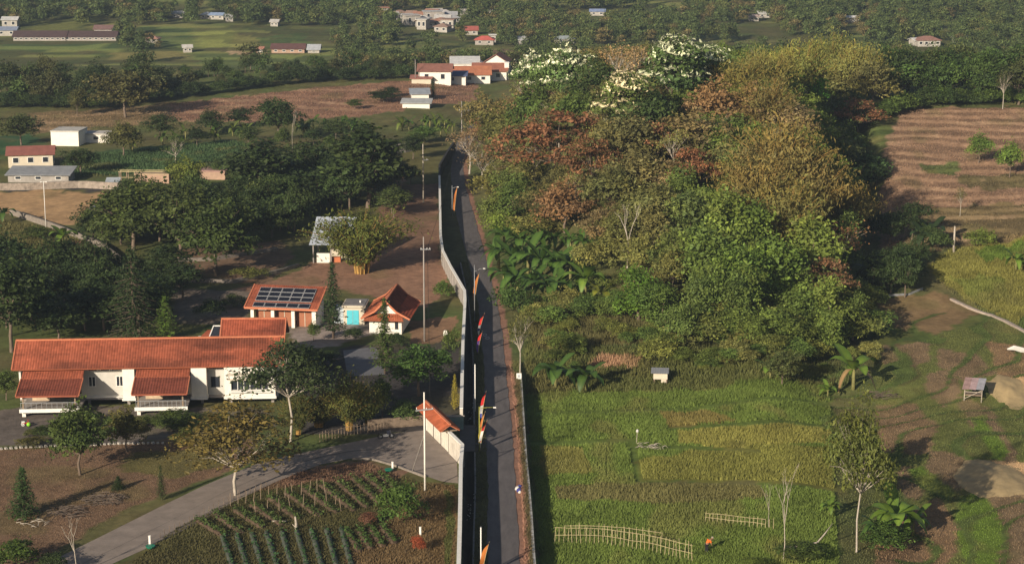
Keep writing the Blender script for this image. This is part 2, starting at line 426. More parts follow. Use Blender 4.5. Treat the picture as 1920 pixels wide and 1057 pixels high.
def ground_color(x, y):
    x = np.asarray(x, float); y = np.asarray(y, float)
    n1 = fbm(x / 9, y / 12, 71); n2 = fbm(x / 2.2, y / 3, 72)
    base = np.array(DGRN)[None, :] * (1 - n1[:, None]) * 1.6 + np.array((0.15, 0.115, 0.055))[None, :] * n1[:, None]
    wob = 0.55 + np.clip((y - 230) / 200, 0, 1.2)
    wx = x + (fbm(x / 2.5, y / 4, 81) - 0.5) * 2.2 * wob; wy = y + (fbm(x / 2.5, y / 4, 82) - 0.5) * 5.0 * wob
    c = base
    for poly, col in ZONES:
        pa = np.array(poly)
        x0, y0 = pa.min(0); x1, y1 = pa.max(0)
        k = np.nonzero((wx >= x0) & (wx <= x1) & (wy >= y0) & (wy <= y1))[0]
        if len(k) == 0: continue
        ins = k[inpoly(wx[k], wy[k], poly)]
        c[ins] = col
    # patchy weeds in dry ground and dry patches in green
    w = sstep(0.58, 0.75, fbm(x / 5, y / 7, 91))[:, None] * 0.35
    green = (c[:, 1] > c[:, 0])[:, None]
    c = np.where(green, c * (1 - w) + np.array((0.19, 0.15, 0.06)) * w, c * (1 - w) + np.array((0.13, 0.125, 0.045)) * w)
    c = c * (0.72 + 0.56 * n2[:, None])
    # terrace risers are dry pale earth, treads darker tilled soil
    for ph, reg in ((terr_r(x, y), (x > 56) & (y > 290) & (y < 412)), (terr_l(x, y), (x < -10) & (y > 428) & (y < 545))):
        f = ph - np.floor(ph); red = reg & (c[:, 0] > c[:, 1] * 1.25)
        k = red & (f > 0.74); w_ = (0.0 + 0.5 * sstep(0.38, 0.75, fbm(x[k] / 9, np.floor(ph[k]) * 5.3, 96)))[:, None]; c[k] = c[k] * (1 - w_) + np.array((0.40, 0.27, 0.17)) * w_ * (0.75 + 0.5 * n2[k][:, None])
        k = red & (f <= 0.74); c[k] = c[k] * (0.66 + 0.4 * fbm(x[k] / 6, np.floor(ph[k]) * 3.7, 95)[:, None])
    ph = terr_v(x, y); f = ph - np.floor(ph); k = (x > 36) & (y < 276) & (y > 150) & (f > 0.80) & (c[:, 0] < 0.38)
    c[k] = np.array((0.085, 0.115, 0.032)) * (0.7 + 0.6 * n2[k][:, None])
    k = (x > 36) & (y < 276) & (y > 150) & (f < 0.06); c[k] = c[k] * 0.55 + np.array((0.07, 0.05, 0.03)) * 0.45
    # dirt shoulder along the road, grass verge along the drain
    rr = x - road_r(y)
    k = (rr > -0.5) & (rr < 0.55 + 0.5 * n2) & (y < 470)
    c[k] = np.array((0.30, 0.165, 0.115)) * (0.8 + 0.4 * n2[k][:, None])
    k = (rr >= 0.55 + 0.5 * n2) & (x < ret_x(y) - 0.1) & (y < RET_END)
    c[k] = np.array((0.13, 0.105, 0.05)) * (0.6 + 0.8 * n2[k][:, None])
    rl = x - road_l(y)
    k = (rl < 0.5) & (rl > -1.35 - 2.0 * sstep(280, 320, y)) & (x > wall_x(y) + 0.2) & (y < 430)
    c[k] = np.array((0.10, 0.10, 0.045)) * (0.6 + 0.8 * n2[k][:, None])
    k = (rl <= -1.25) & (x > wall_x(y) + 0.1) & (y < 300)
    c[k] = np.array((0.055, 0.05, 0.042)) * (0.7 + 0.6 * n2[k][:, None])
    # woodland floor
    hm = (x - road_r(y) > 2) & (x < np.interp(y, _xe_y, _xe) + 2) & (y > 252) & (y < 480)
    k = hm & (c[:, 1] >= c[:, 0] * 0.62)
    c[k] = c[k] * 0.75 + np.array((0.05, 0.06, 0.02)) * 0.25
    # strips of different crops on the far terraces
    k = (y > 590) & (c[:, 1] > c[:, 0] * 0.9)
    bd = np.floor(y[k] / 8.0 + fbm(x[k] / 60, y[k] / 60, 61) * 5); sp = np.floor(x[k] / 26.0 + bd * 0.37)
    hsh = vnoise(bd * 7.31 + 0.5, sp * 3.17 + 0.5, 62)[:, None]
    c[k] = c[k] * (0.75 + 0.35 * hsh) + np.array((0.12, 0.12, 0.03)) * sstep(0.5, 0.9, hsh)
    # far wooded country
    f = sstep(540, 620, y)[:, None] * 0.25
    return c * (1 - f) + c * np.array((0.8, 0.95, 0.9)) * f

xs = np.concatenate([-np.geomspace(1500, 236, 24), np.arange(-232, -113, 3.0), np.arange(-112, -14, 0.7), np.arange(-14, 4, 0.3), np.arange(4, 112.5, 0.7), np.geomspace(116, 1500, 34)])
ys = np.concatenate([[-300, -120, -20, 40, 90, 120, 140], np.arange(150, 420, 0.7), np.arange(420, 545, 1.4), np.arange(546, 900, 3.5), np.arange(902, 1150, 6.0), np.geomspace(1160, 2300, 45)])
XX, YY = np.meshgrid(xs, ys)
ZZ = hgt(XX.ravel(), YY.ravel())
nx, ny = len(xs), len(ys)
ii = (np.arange(ny - 1)[:, None] * nx + np.arange(nx - 1)[None, :]).ravel()
Fq = np.stack([ii, ii + 1, ii + 1 + nx, ii + nx], 1)
gm = mat("ground_cover", (1, 1, 1), rough=0.95, noise=0.32, scale=0.9, bump=0.6, bscale=2.2, attr=True, spec=0.1)
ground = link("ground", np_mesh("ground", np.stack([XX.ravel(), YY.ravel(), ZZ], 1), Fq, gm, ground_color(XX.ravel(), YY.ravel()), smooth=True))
ground["kind"] = "structure"

# ------------------------------------------------------------------ road, driveway, pads
def sheet(name, left, right, mt, dz=0.03, n=2, z=None):
    """strip between two equal-length polylines of (x, y), draped on the ground"""
    V = []
    for a, b in zip(left, right):
        for k in range(n + 1):
            t = k / n; x = a[0] + (b[0] - a[0]) * t; y = a[1] + (b[1] - a[1]) * t
            V.append((x, y, (float(hgt(x, y, False)) if z is None else z) + dz))
    F = []
    for i in range(len(left) - 1):
        for k in range(n):
            q = i * (n + 1) + k
            F.append((q, q + 1, q + n + 2, q + n + 1))
    o = link(name, new_mesh(name, V, F, mt, True)); o["kind"] = "structure"
    return o
def resample(pts, n):
    P = np.array(pts, float); d = np.r_[0, np.cumsum(np.linalg.norm(np.diff(P, axis=0), axis=1))]
    t = np.linspace(0, d[-1], n)
    return np.stack([np.interp(t, d, P[:, k]) for k in range(P.shape[1])], 1)
ry = np.concatenate([np.arange(-100, 165, 10), np.arange(165, 470, 1.5)])
wob = (vnoise(ry / 1.7, ry * 0, 5) - 0.5) * 0.22; wob2 = (vnoise(ry / 1.7, ry * 0, 6) - 0.5) * 0.22
sheet("road", np.stack([road_l(ry) + wob, ry], 1), np.stack([road_r(ry) + wob2, ry], 1), ASPH, 0.035, 2, 0.0)
dw_top = resample([Gz(u, v)[:2] for u, v in [(855, 838), (800, 806), (740, 812), (640, 833), (560, 850), (500, 862), (440, 886), (380, 911), (300, 950), (200, 1000), (85, 1057), (-20, 1110)]], 90)
dw_bot = resample([Gz(u, v)[:2] for u, v in [(859, 906), (830, 903), (800, 893), (740, 872), (700, 860), (660, 859), (600, 871), (520, 902), (440, 940), (360, 986), (270, 1030), (210, 1057), (120, 1105)]], 90)
DRIVE = mat("worn_concrete_drive", (0.26, 0.215, 0.185), noise=0.25, scale=0.6, bump=0.15, bscale=6)
sheet("driveway", dw_top, dw_bot, DRIVE, 0.03, 6, 0.0)
mid = resample([(dw_top[i] * 0.45 + dw_bot[i] * 0.55) for i in range(14, 90)], 80)
sheet("driveway_joint", mid, mid + np.array([0.07, 0.20]), mat("joint_tar", (0.05, 0.045, 0.04), noise=0.2), 0.036, 1, 0.0)
by = np.linspace(BRIDGE_Y[0], BRIDGE_Y[1], 8)
sheet("drive_bridge", np.stack([wall_x(by) - 0.2, by], 1), np.stack([road_l(by) + 0.05, by], 1), mat("bridge_asphalt", (0.10, 0.088, 0.085), noise=0.2, scale=0.8), 0.028, 2, 0.0)
pad = [Gz(u, v)[:2] for u, v in [(643, 657), (706, 650), (722, 702), (652, 706)]]
sheet("parking_pad", resample([pad[0], pad[3]], 8), resample([pad[1], pad[2]], 8), mat("pad_asphalt", (0.15, 0.15, 0.165), noise=0.2, scale=0.7), 0.03, 3, 0.0)
# concrete lip of the drain
ly = np.concatenate([np.arange(120, BRIDGE_Y[0] - 0.5, 2.0), [BRIDGE_Y[0] - 0.4]]); lx = road_l(ly) - 1.25
def ribbon(name, pts, w, z0, z1, mt, parent=None, jit=0.0):
    """a wall or kerb of width w following pts from z0 to z1 (scalars or arrays)"""
    P = np.array(pts, float); n = len(P)
    T = np.gradient(P, axis=0); T /= np.linalg.norm(T, axis=1)[:, None]
    N = np.stack([-T[:, 1], T[:, 0]], 1) * w / 2
    z0 = np.broadcast_to(z0, (n,)); z1 = np.broadcast_to(z1, (n,))
    V = []
    for i in range(n):
        a = P[i] + N[i]; b = P[i] - N[i]
        V += [(a[0], a[1], z0[i]), (b[0], b[1], z0[i]), (b[0], b[1], z1[i]), (a[0], a[1], z1[i])]
    F = []
    for i in range(n - 1):
        q = 4 * i
        for k in range(4):
            F.append((q + k, q + (k + 1) % 4, q + 4 + (k + 1) % 4, q + 4 + k))
    F += [(3, 2, 1, 0), (4 * n - 4, 4 * n - 3, 4 * n - 2, 4 * n - 1)]
    return link(name, new_mesh(name, V, F, mt), parent)
DRAINC = mat("drain_concrete", (0.24, 0.22, 0.21), noise=0.4, scale=1.2)
for seg in (ly, np.arange(BRIDGE_Y[1] + 0.5, 300, 2.0)):
    o = ribbon("drain_kerb", np.stack([road_l(seg) - 1.28, seg], 1), 0.16, -1.2, 0.07, DRAINC); o["kind"] = "structure"

# painted marks on the asphalt
PAINT = mat("faded_road_paint", (0.34, 0.31, 0.30), noise=0.35, scale=5)
for (u, v) in ((909, 628), (914, 634)):
    c = Gz(u, v); V = []; F = []; n = 18
    for k in range(n):
        a = 2 * math.pi * k / n
        for r in (0.16, 0.30): V.append((c[0] + r * math.cos(a), c[1] + r * 2.6 * math.sin(a), 0.042))
    for k in range(n):
        j = (k + 1) % n; F.append((2 * k, 2 * k + 1, 2 * j + 1, 2 * j))
    o = link("road_marking", new_mesh("road_marking", V, F, PAINT)); o["kind"] = "structure"
pb = [Gz(u, v)[:2] for u, v in [(922, 649), (938, 645), (939, 651), (923, 655)]]
sheet("road_patch", [pb[0], pb[3]], [pb[1], pb[2]], mat("patch_asphalt", (0.17, 0.14, 0.13), noise=0.3, scale=2), 0.041, 1, 0.0)

# ------------------------------------------------------------------ compound walls
def boundary_wall(label, pts, h, mt, base=-1.2, thick=0.22, cope=WHITEPAINT, post_every=None, name="boundary_wall"):
    root = thing(name, label, "wall", (0, 0, 0)); root["kind"] = "thing"
    P = resample(pts, max(3, int(np.linalg.norm(np.diff(np.array(pts), axis=0), axis=1).sum() / 1.5)))
    # keep the corners
    seg = []
    for a, b in zip(pts[:-1], pts[1:]):
        m = max(2, int(np.linalg.norm(np.array(b) - np.array(a)) / 2.5) + 1)
        seg += [np.array(a) + (np.array(b) - np.array(a)) * t for t in np.linspace(0, 1, m)[:-1]]
    seg.append(np.array(pts[-1])); P = np.array(seg)
    zg = np.minimum(hgt(P[:, 0] - 0.5, P[:, 1], False), 0)
    ribbon("wall_body", P, thick, base, h, mt, root)
    ribbon("coping", P, thick + 0.16, h + 0.003, h + 0.11, cope, root)
    if post_every:
        Q = resample(pts, max(2, int(np.linalg.norm(np.diff(np.array(pts), axis=0), axis=1).sum() / post_every)))
        me = MB().box(-0.17, 0.17, -0.17, 0.17, base, h - 0.004).mesh("post", mt)
        for q in Q: link("post", me, root, (q[0], q[1], 0))
    return root
WALLW = mat("weathered_white_wall", (0.60, 0.55, 0.48), noise=0.3, scale=0.9, bump=0.1)
WALLG = mat("grey_wall", (0.34, 0.31, 0.285), noise=0.3, scale=0.7, bump=0.1)
boundary_wall("white boundary wall with pale coping beside the drain at the bottom edge of the photo", WALL_A, WALL_H, WALLW, post_every=3.0)
boundary_wall("long white boundary wall beside the drain, bending uphill from the gate to the trees", WALL_B[:4], WALL_H, WALLW, post_every=3.0)
boundary_wall("grey panelled boundary wall bending left along the upper road", WALL_B[3:8], WALL_H, WALLG, post_every=3.0)
DKW = mat("near_black_wall", (0.030, 0.029, 0.030), noise=0.3, scale=0.8)  # near-black tone over the last wall segments, coping included
boundary_wall("near-black wall curving right at the top end of the boundary", WALL_B[7:], WALL_H, DKW, cope=DKW, post_every=4.0)
rp = [(ret_x(y), y) for y in np.linspace(140, RET_END, 12)]
rw = thing("retaining_wall", "low retaining wall with white cap between the road verge and the rice field", "wall"); rw["kind"] = "thing"
ribbon("wall_body", rp, 0.28, -1.7, 0.12, STONE, rw)
ribbon("coping", rp, 0.26, 0.123, 0.2, mat("chalky_cap", (0.55, 0.53, 0.50), noise=0.4, scale=2), rw)
# ------------------------------------------------------------------ buildings
TILE = mat("clay_tile", (1, 1, 1), rough=0.85, noise=0.28, scale=0.55, attr=True, spec=0.15)
TILE_DECK = mat("tile_edge", (0.42, 0.13, 0.065), noise=0.2, scale=1)
TILE_DARK = mat("clay_tile_dark", (0.30, 0.085, 0.05), noise=0.2, scale=1)
def lerp(a, b, t): return Vector(a) + (Vector(b) - Vector(a)) * t
def tiles(p00, p10, p11, p01, base, size=(0.30, 0.34), seed=0, prof=0.035, name="roof_tiles", parent=None):
    """clay pan tiles over a sloping quad: eave-left, eave-right, ridge-right, ridge-left"""
    p00, p10, p11, p01 = map(Vector, (p00, p10, p11, p01))
    nc = max(2, int((p10 - p00).length / size[0])); nr = max(2, int((p01 - p00).length / size[1]))
    n = (p10 - p00).cross(p01 - p00).normalized()
    r = np.random.default_rng(seed)
    A = np.array([p00, p10, p11, p01]); n = np.array(n)
    def P(s, t):
        s = s[..., None]; t = t[..., None]
        return (A[0] * (1 - s) + A[1] * s) * (1 - t) + (A[3] * (1 - s) + A[2] * s) * t
    I, J = np.meshgrid(np.arange(nc), np.arange(nr)); I = I.ravel(); J = J.ravel()
    V = np.zeros((len(I), 6, 3))
    lift0 = 0.055 + r.random(len(I)) * 0.015
    for k, (ds, up) in enumerate(((0.0, 0.0), (0.5, prof), (1.0, 0.0))):
        s = (I + ds) / nc
        V[:, k] = P(s, J / nr) + n * (lift0 + up)[:, None]
        V[:, k + 3] = P(s, np.minimum((J + 1.08) / nr, 1.0)) + n * (0.02 + up)
    F = np.array([[0, 1, 4, 3], [1, 2, 5, 4]])
    Fa = (np.arange(len(I))[:, None, None] * 6 + F[None]).reshape(-1, 4)
    tone = (0.84 + 0.28 * r.random(len(I)) + 0.25 * (fbm(I / 14.0, J / 4.0, seed + 4) - 0.5))
    age = sstep(0.45, 0.8, fbm(I / 25.0, J / 6.0, seed + 9))[:, None]
    c = np.array(base)[None] * tone[:, None] * (1 - 0.52 * age * np.array((1, 0.9, 0.8)))
    o = link(name, np_mesh(name, V.reshape(-1, 3), Fa, TILE, np.repeat(c, 6, 0)), parent)
    o["kind"] = "stuff"
    return o
RED = (0.37, 0.105, 0.058); RED_OLD = (0.25, 0.072, 0.048); RED_BR = (0.40, 0.12, 0.06)
def roof_plane(root, name, q, base, seed, t=0.12, deck=None, size=(0.30, 0.34), prof=0.035):
    o = MB().slab(q, t).build(name, deck or TILE_DECK, root)
    tiles(*q, base, size=size, seed=seed, parent=o, prof=prof)
    return o
def bar(root, name, a, b, w, h, mt):
    """a rectangular bar from a to b"""
    a = Vector(a); b = Vector(b); d = (b - a).normalized(); s = d.cross(Vector((0, 0, 1)))
    if s.length < 1e-4: s = Vector((1, 0, 0))
    s.normalize(); u = s.cross(d).normalized(); s = s * w / 2; u = u * h / 2
    vs = [a - s - u, a + s - u, a + s + u, a - s + u, b - s - u, b + s - u, b + s + u, b - s + u]
    return MB().add(vs, [(3, 2, 1, 0), (4, 5, 6, 7), (0, 1, 5, 4), (1, 2, 6, 5), (2, 3, 7, 6), (3, 0, 4, 7)]).build(name, mt, root)
def window(root, x0, x1, z0, z1, y, n=2, fm=WHITEPAINT, side='y'):
    """window in a wall facing -y at y: frame with n panes set in it"""
    b = MB(); f = 0.07
    b.box(x0 - f, x1 + f, y - 0.05, y + 0.03, z0 - f, z0); b.box(x0 - f, x1 + f, y - 0.05, y + 0.03, z1, z1 + f)
    for k in range(n + 1):
        xm = x0 + (x1 - x0) * k / n
        b.box(xm - f / 2, xm + f / 2, y - 0.048, y + 0.028, z0 + 0.002, z1 - 0.002)
    w = b.build("window", fm, root)
    for k in range(n):
        a = x0 + (x1 - x0) * k / n + f / 2; c = x0 + (x1 - x0) * (k + 1) / n - f / 2
        MB().box(a, c, y - 0.02, y + 0.01, z0, z1).build("pane", GLASS, w)
    return w

# --- long main house
TH = math.radians(3.6)
mh = thing("main_house", "long white house on stilts with a red tiled roof and two lean-to porches", "house", (-57.0, 219.6, 0.0), TH)
LEN, EZ, RZ, RY = 30.8, 4.62, 7.12, 3.75
roof_plane(mh, "front_roof", [(0, 0, EZ), (LEN, 0, EZ), (LEN, RY, RZ), (0, RY, RZ)], RED, 1)
roof_plane(mh, "back_roof", [(LEN, 2 * RY, EZ), (0, 2 * RY, EZ), (0, RY, RZ), (LEN, RY, RZ)], RED, 2)
bar(mh, "ridge_cap", (-0.05, RY, RZ + 0.08), (LEN + 0.05, RY, RZ + 0.08), 0.30, 0.16, mat("ridge_tile", (0.55, 0.19, 0.10), noise=0.2, scale=2))
BARGE = mat("barge_tile", (0.48, 0.16, 0.085), noise=0.2, scale=2)
for x in (0.0, LEN):
    bar(mh, "barge_board", (x, -0.03, EZ + 0.05), (x, RY, RZ + 0.05), 0.16, 0.2, BARGE)
    MB().add([(x - 0.15 if x else 0.35, 0.9, EZ - 0.1), (x - 0.15 if x else 0.35, 2 * RY - 0.9, EZ - 0.1), (x - 0.15 if x else 0.35, RY, RZ - 0.25),
              (x - 0.35 if x else 0.55, 0.9, EZ - 0.1), (x - 0.35 if x else 0.55, 2 * RY - 0.9, EZ - 0.1), (x - 0.35 if x else 0.55, RY, RZ - 0.25)],
             [(0, 1, 2), (5, 4, 3), (0, 3, 4, 1), (1, 4, 5, 2), (2, 5, 3, 0)]).build("gable_wall", WHITE, mh)
FL = 0.92
MB().box(0.6, LEN - 0.7, 0.9, 6.9, FL - 0.22, FL).build("floor_slab", CONC, mh)
MB().box(0.62, 30.0, 6.5, 6.7, FL + 0.002, EZ - 0.05).build("wall", WHITE, mh)
MB().box(0.6, 0.8, 0.92, 6.498, FL + 0.002, EZ - 0.08).build("wall", WHITE, mh)
MB().box(29.85, 30.05, 0.92, 6.498, FL + 0.002, EZ - 0.08).build("wall", WHITE, mh)
GREYW = mat("shade_greyed_render", (0.56, 0.54, 0.50), noise=0.1, scale=1.2)  # greyed copy of the white render: recess shade put into the colour
# recessed walls
def wall_piece(x0, x1, y, z0=FL + 0.003, z1=EZ - 0.06, t=0.2, m=GREYW): return MB().box(x0, x1, y, y + t, z0, z1).build("wall", m, mh)
wall_piece(0.82, 12.4, 1.8); wall_piece(13.8, 20.0, 1.8); wall_piece(22.0, 24.0, 1.5)
# projecting blocks
def block(x0, x1, y0, m=WHITE, z1=EZ - 0.1):
    MB().box(x0, x1, y0, 1.795, FL + 0.004, z1).build("wall_block", m, mh)
    MB().box(x0 - 0.1, x1 + 0.1, y0 - 0.22, 1.75, FL - 0.16, FL + 0.1).build("plinth", WHITEPAINT, mh)
block(12.4, 13.75, 0.25); block(20.2, 21.95, 0.2)
MB().box(24.0, 29.8, 0.15, 1.79, FL + 0.004, 1.75).build("wall_block", WHITE, mh)
MB().box(24.0, 29.8, 0.15, 1.79, 2.95, EZ - 0.1).build("wall_block", WHITE, mh)
MB().box(24.0, 24.75, 0.15, 1.79, 1.755, 2.945).build("wall_block", WHITE, mh)
MB().box(29.0, 29.8, 0.15, 1.79, 1.755, 2.945).build("wall_block", WHITE, mh)
MB().box(23.9, 29.9, -0.05, 1.7, FL - 0.16, FL + 0.1).build("plinth", WHITEPAINT, mh)
MB().box(24.5, 29.3, -0.25, 0.145, 1.55, 1.68).build("window_ledge", WHITEPAINT, mh)
MB().box(24.5, 29.3, -0.12, 0.145, 3.0, 3.12).build("window_ledge", CREAM, mh)
window(mh, 24.78, 28.98, 1.76, 2.94, 0.45, 6)
MB().box(24.3, 29.5, 0.10, 0.147, 3.5, 3.8).build("wall_band", mat("beige_band", (0.50, 0.45, 0.38), noise=0.1), mh)
for a, b in ((8.35, 9.35), (9.75, 10.75), (11.0, 12.1)): window(mh, a, b, 3.95, 4.4, 1.78, 1)
window(mh, 22.15, 23.85, 4.0, 4.45, 1.48, 1)
window(mh, 8.35, 9.1, 2.1, 3.2, 1.78, 2); window(mh, 11.5, 12.25, 2.1, 3.2, 1.78, 2); window(mh, 22.4, 23.3, 1.9, 3.0, 1.48, 1, fm=DARK)
MB().box(8.1, 12.3, 0.9, 1.78, FL - 0.14, FL + 0.06).build("plinth", WHITEPAINT, mh)
st = MB().box(-0.16, 0.16, -0.16, 0.16, -0.3, FL - 0.225).mesh("stilt", CONC)
for x in (1.0, 5.0, 8.4, 12.9, 17.0, 21.3, 24.6, 29.4):
    for y in (1.3, 4.0, 6.4): link("stilt", st, mh, (x, y, 0))
for px0, px1, sd in ((1.1, 8.1, 3), (13.95, 20.15, 5)):
    roof_plane(mh, "porch_roof", [(px0 + 0.05, -0.75, 3.72), (px1 - 0.05, -0.75, 3.72), (px1 - 0.05, 0.95, 4.42), (px0 + 0.05, 0.95, 4.42)], RED, sd)
    roof_plane(mh, "lower_porch_roof", [(px0, -4.35, 2.72), (px1, -4.35, 2.72), (px1, -0.7, 3.68), (px0, -0.7, 3.68)], RED_OLD, sd + 1)
    for x in (px0, px1):
        bar(mh, "barge_board", (x, -4.36, 2.76), (x, -0.7, 3.74), 0.12, 0.16, BARGE)
    bar(mh, "fascia", (px0, -4.38, 2.66), (px1, -4.38, 2.66), 0.06, 0.16, TILE_DARK)
    MB().box(px0 + 0.25, px1 - 0.1, -3.6, 0.9, FL - 0.22, FL).build("porch_slab", CONC, mh)
    MB().box(px0 + 0.2, px1 - 0.05, -3.72, -3.605, FL - 0.3, FL + 0.12).build("slab_edge", WHITEPAINT, mh)
    for x in (px0 + 0.6, px1 - 0.6):
        MB().box(x - 0.08, x + 0.08, -3.45, -3.29, FL + 0.002, 2.9).build("porch_post", WOOD, mh)
        link("stilt", MB().box(-0.2, 0.2, -0.2, 0.2, -0.2, FL - 0.225).mesh("stilt", WHITE), mh, (x, -3.0, 0))
    rail = MB(); rail.box(px0 + 0.3, px1 - 0.2, -3.5, -3.44, FL + 0.75, FL + 0.82)
    for k in range(12):
        x = px0 + 0.35 + (px1 - px0 - 0.65) * k / 11
        rail.box(x - 0.02, x + 0.02, -3.49, -3.45, FL + 0.003, FL + 0.748)
    rail.build("railing", GREYMETAL, mh)
    b = MB().box(px0 + 1.0, px0 + 3.0, 0.2, 0.7, FL + 0.003, FL + 0.8).build("porch_bench", mat("pale_bench", (0.5, 0.38, 0.26), noise=0.3), mh)
    window(mh, px0 + 3.4, px1 - 0.6, 1.2, 3.1, 1.78, 4, fm=CREAM)

# --- second house behind
h2 = thing("rear_house", "smaller red roofed house just behind the right end of the long house", "house", (-35.3, 233.0, 0), math.radians(1.5))
roof_plane(h2, "front_roof", [(0, 0, 4.0), (7.8, 0, 4.0), (7.8, 3.5, 6.5), (0, 3.5, 6.5)], (0.36, 0.092, 0.05), 11)
roof_plane(h2, "back_roof", [(7.8, 7.0, 4.0), (0, 7.0, 4.0), (0, 3.5, 6.5), (7.8, 3.5, 6.5)], RED, 12)
bar(h2, "ridge_cap", (-0.05, 3.5, 6.58), (7.85, 3.5, 6.58), 0.3, 0.16, MATS["ridge_tile"])
for x in (0, 7.8): bar(h2, "barge_board", (x, -0.02, 4.05), (x, 3.5, 6.55), 0.16, 0.2, BARGE); bar(h2, "barge_board", (x, 7.02, 4.05), (x, 3.5, 6.55), 0.16, 0.2, BARGE)
MB().box(0.5, 7.3, 0.6, 6.4, 0, 3.95).build("wall", WHITE, h2)
for x in (0.5, 7.1):
    MB().add([(x, 0.6, 3.96), (x, 6.4, 3.96), (x, 3.5, 6.25), (x + 0.2, 0.6, 3.96), (x + 0.2, 6.4, 3.96), (x + 0.2, 3.5, 6.25)],
             [(0, 1, 2), (5, 4, 3), (0, 3, 4, 1), (1, 4, 5, 2), (2, 5, 3, 0)]).build("gable_wall", GREYW, h2)
sk = MB().slab([(-1.35, 1.0, 4.55), (-0.25, 1.0, 4.55), (-0.1, 3.2, 5.65), (-1.0, 3.2, 5.65)], 0.08).build("skylight", GLASS, h2)
for a, b in (((-1.4, 0.9, 4.55), (-1.0, 3.3, 5.72)), ((-1.4, 0.9, 4.55), (-0.2, 0.9, 4.55)), ((-1.05, 3.3, 5.72), (-0.05, 3.3, 5.72))): bar(sk, "frame", a, b, 0.12, 0.12, WHITEPAINT)
roof_plane(h2, "side_roof", [(-3.4, 0.4, 4.0), (-1.5, 0.4, 4.0), (-1.2, 2.8, 5.3), (-1.7, 2.8, 5.3)], RED, 13, size=(0.3, 0.34))
MB().box(-3.2, -0.02, 0.8, 5.5, 0, 3.9).build("wall", WHITE, h2)

# --- garage with solar roof
gr = thing("solar_garage", "open garage with white pillars and a red roof carrying solar panels", "garage", (-35.55, 258.5, 0), math.radians(-9.0))
GW, GD = 9.9, 5.2
def gz(y): return 2.72 + 2.0 * y / GD
roof_plane(gr, "roof", [(-0.1, 0, gz(0)), (GW, 0, gz(0)), (GW, GD, gz(GD)), (-0.1, GD, gz(GD))], RED, 21)
bar(gr, "fascia", (-0.1, -0.05, gz(0)), (GW, -0.05, gz(0)), 0.08, 0.26, MATS["ridge_tile"])
for x in (-0.1, GW): bar(gr, "barge_board", (x, -0.02, gz(0) + 0.04), (x, GD, gz(GD) + 0.04), 0.16, 0.2, BARGE)
MB().box(0.4, GW - 0.4, GD - 0.5, GD - 0.3, 0, gz(GD - 0.6) - 0.16).build("wall", WHITE, gr)
MB().add([(GW - 0.6, 0.6, 0), (GW - 0.6, GD - 0.52, 0), (GW - 0.6, GD - 0.52, gz(GD - 0.6) - 0.16), (GW - 0.6, 0.6, gz(0.6) - 0.16), (GW - 0.4, 0.6, 0), (GW - 0.4, GD - 0.52, 0), (GW - 0.4, GD - 0.52, gz(GD - 0.6) - 0.16), (GW - 0.4, 0.6, gz(0.6) - 0.16)],
         [(0, 1, 2, 3), (7, 6, 5, 4), (0, 4, 5, 1), (1, 5, 6, 2), (2, 6, 7, 3), (3, 7, 4, 0)]).build("wall", WHITE, gr)
MB().box(0.4, GW - 0.62, 0.55, 0.8, 2.42, 2.60).build("lintel", WHITE, gr)
pm = MB().box(-0.22, 0.22, -0.22, 0.22, 0, 2.41).mesh("pillar", WHITE)
DOORB = mat("rust_brown_door", (0.34, 0.135, 0.075), noise=0.15, scale=1.5)
for k in range(4):
    x = 0.75 + k * 2.8; link("pillar", pm, gr, (x, 0.9, 0))
    if k < 3:
        d = MB().box(x + 0.24, x + 2.56, 1.6, 1.68, 0.0, 2.1).build("garage_door", DOORB, gr)
        MB().box(x + 1.36, x + 1.44, 1.55, 1.598, 0.05, 2.2).build("door_post", CREAM, d)
PVM = mat("solar_cell", (0.014, 0.016, 0.026), rough=0.5, noise=0.3, scale=2, spec=0.2)
ALU = mat("aluminium_frame", (0.45, 0.46, 0.48), noise=0.1, rough=0.6)
fw, fh = 1.50, 1.02
pcell = MB().box(-fw / 2 + 0.035, fw / 2 - 0.035, -fh / 2 + 0.035, fh / 2 - 0.035, 0.0, 0.042).mesh("cell_sheet", PVM)
fb = MB()
for a, b, c, d in ((-fw / 2, fw / 2, -fh / 2, -fh / 2 + 0.034), (-fw / 2, fw / 2, fh / 2 - 0.034, fh / 2), (-fw / 2, -fw / 2 + 0.034, -fh / 2 + 0.0341, fh / 2 - 0.0341), (fw / 2 - 0.034, fw / 2, -fh / 2 + 0.0341, fh / 2 - 0.0341)): fb.box(a, b, c, d, 0, 0.05)
pframe = fb.mesh("panel_frame", ALU)
ang = math.atan2(2.0, GD)
for r in range(4):
    for c in range(5):
        yy = (0.55 if r == 0 else 0.95 + r * 1.06)
        e = link("solar_panel", pframe, gr, (1.75 + c * 1.56, yy * math.cos(ang), gz(yy * math.cos(ang)) + 0.17)); e.rotation_euler = (ang, 0, 0)
        link("cell_sheet", pcell, e)

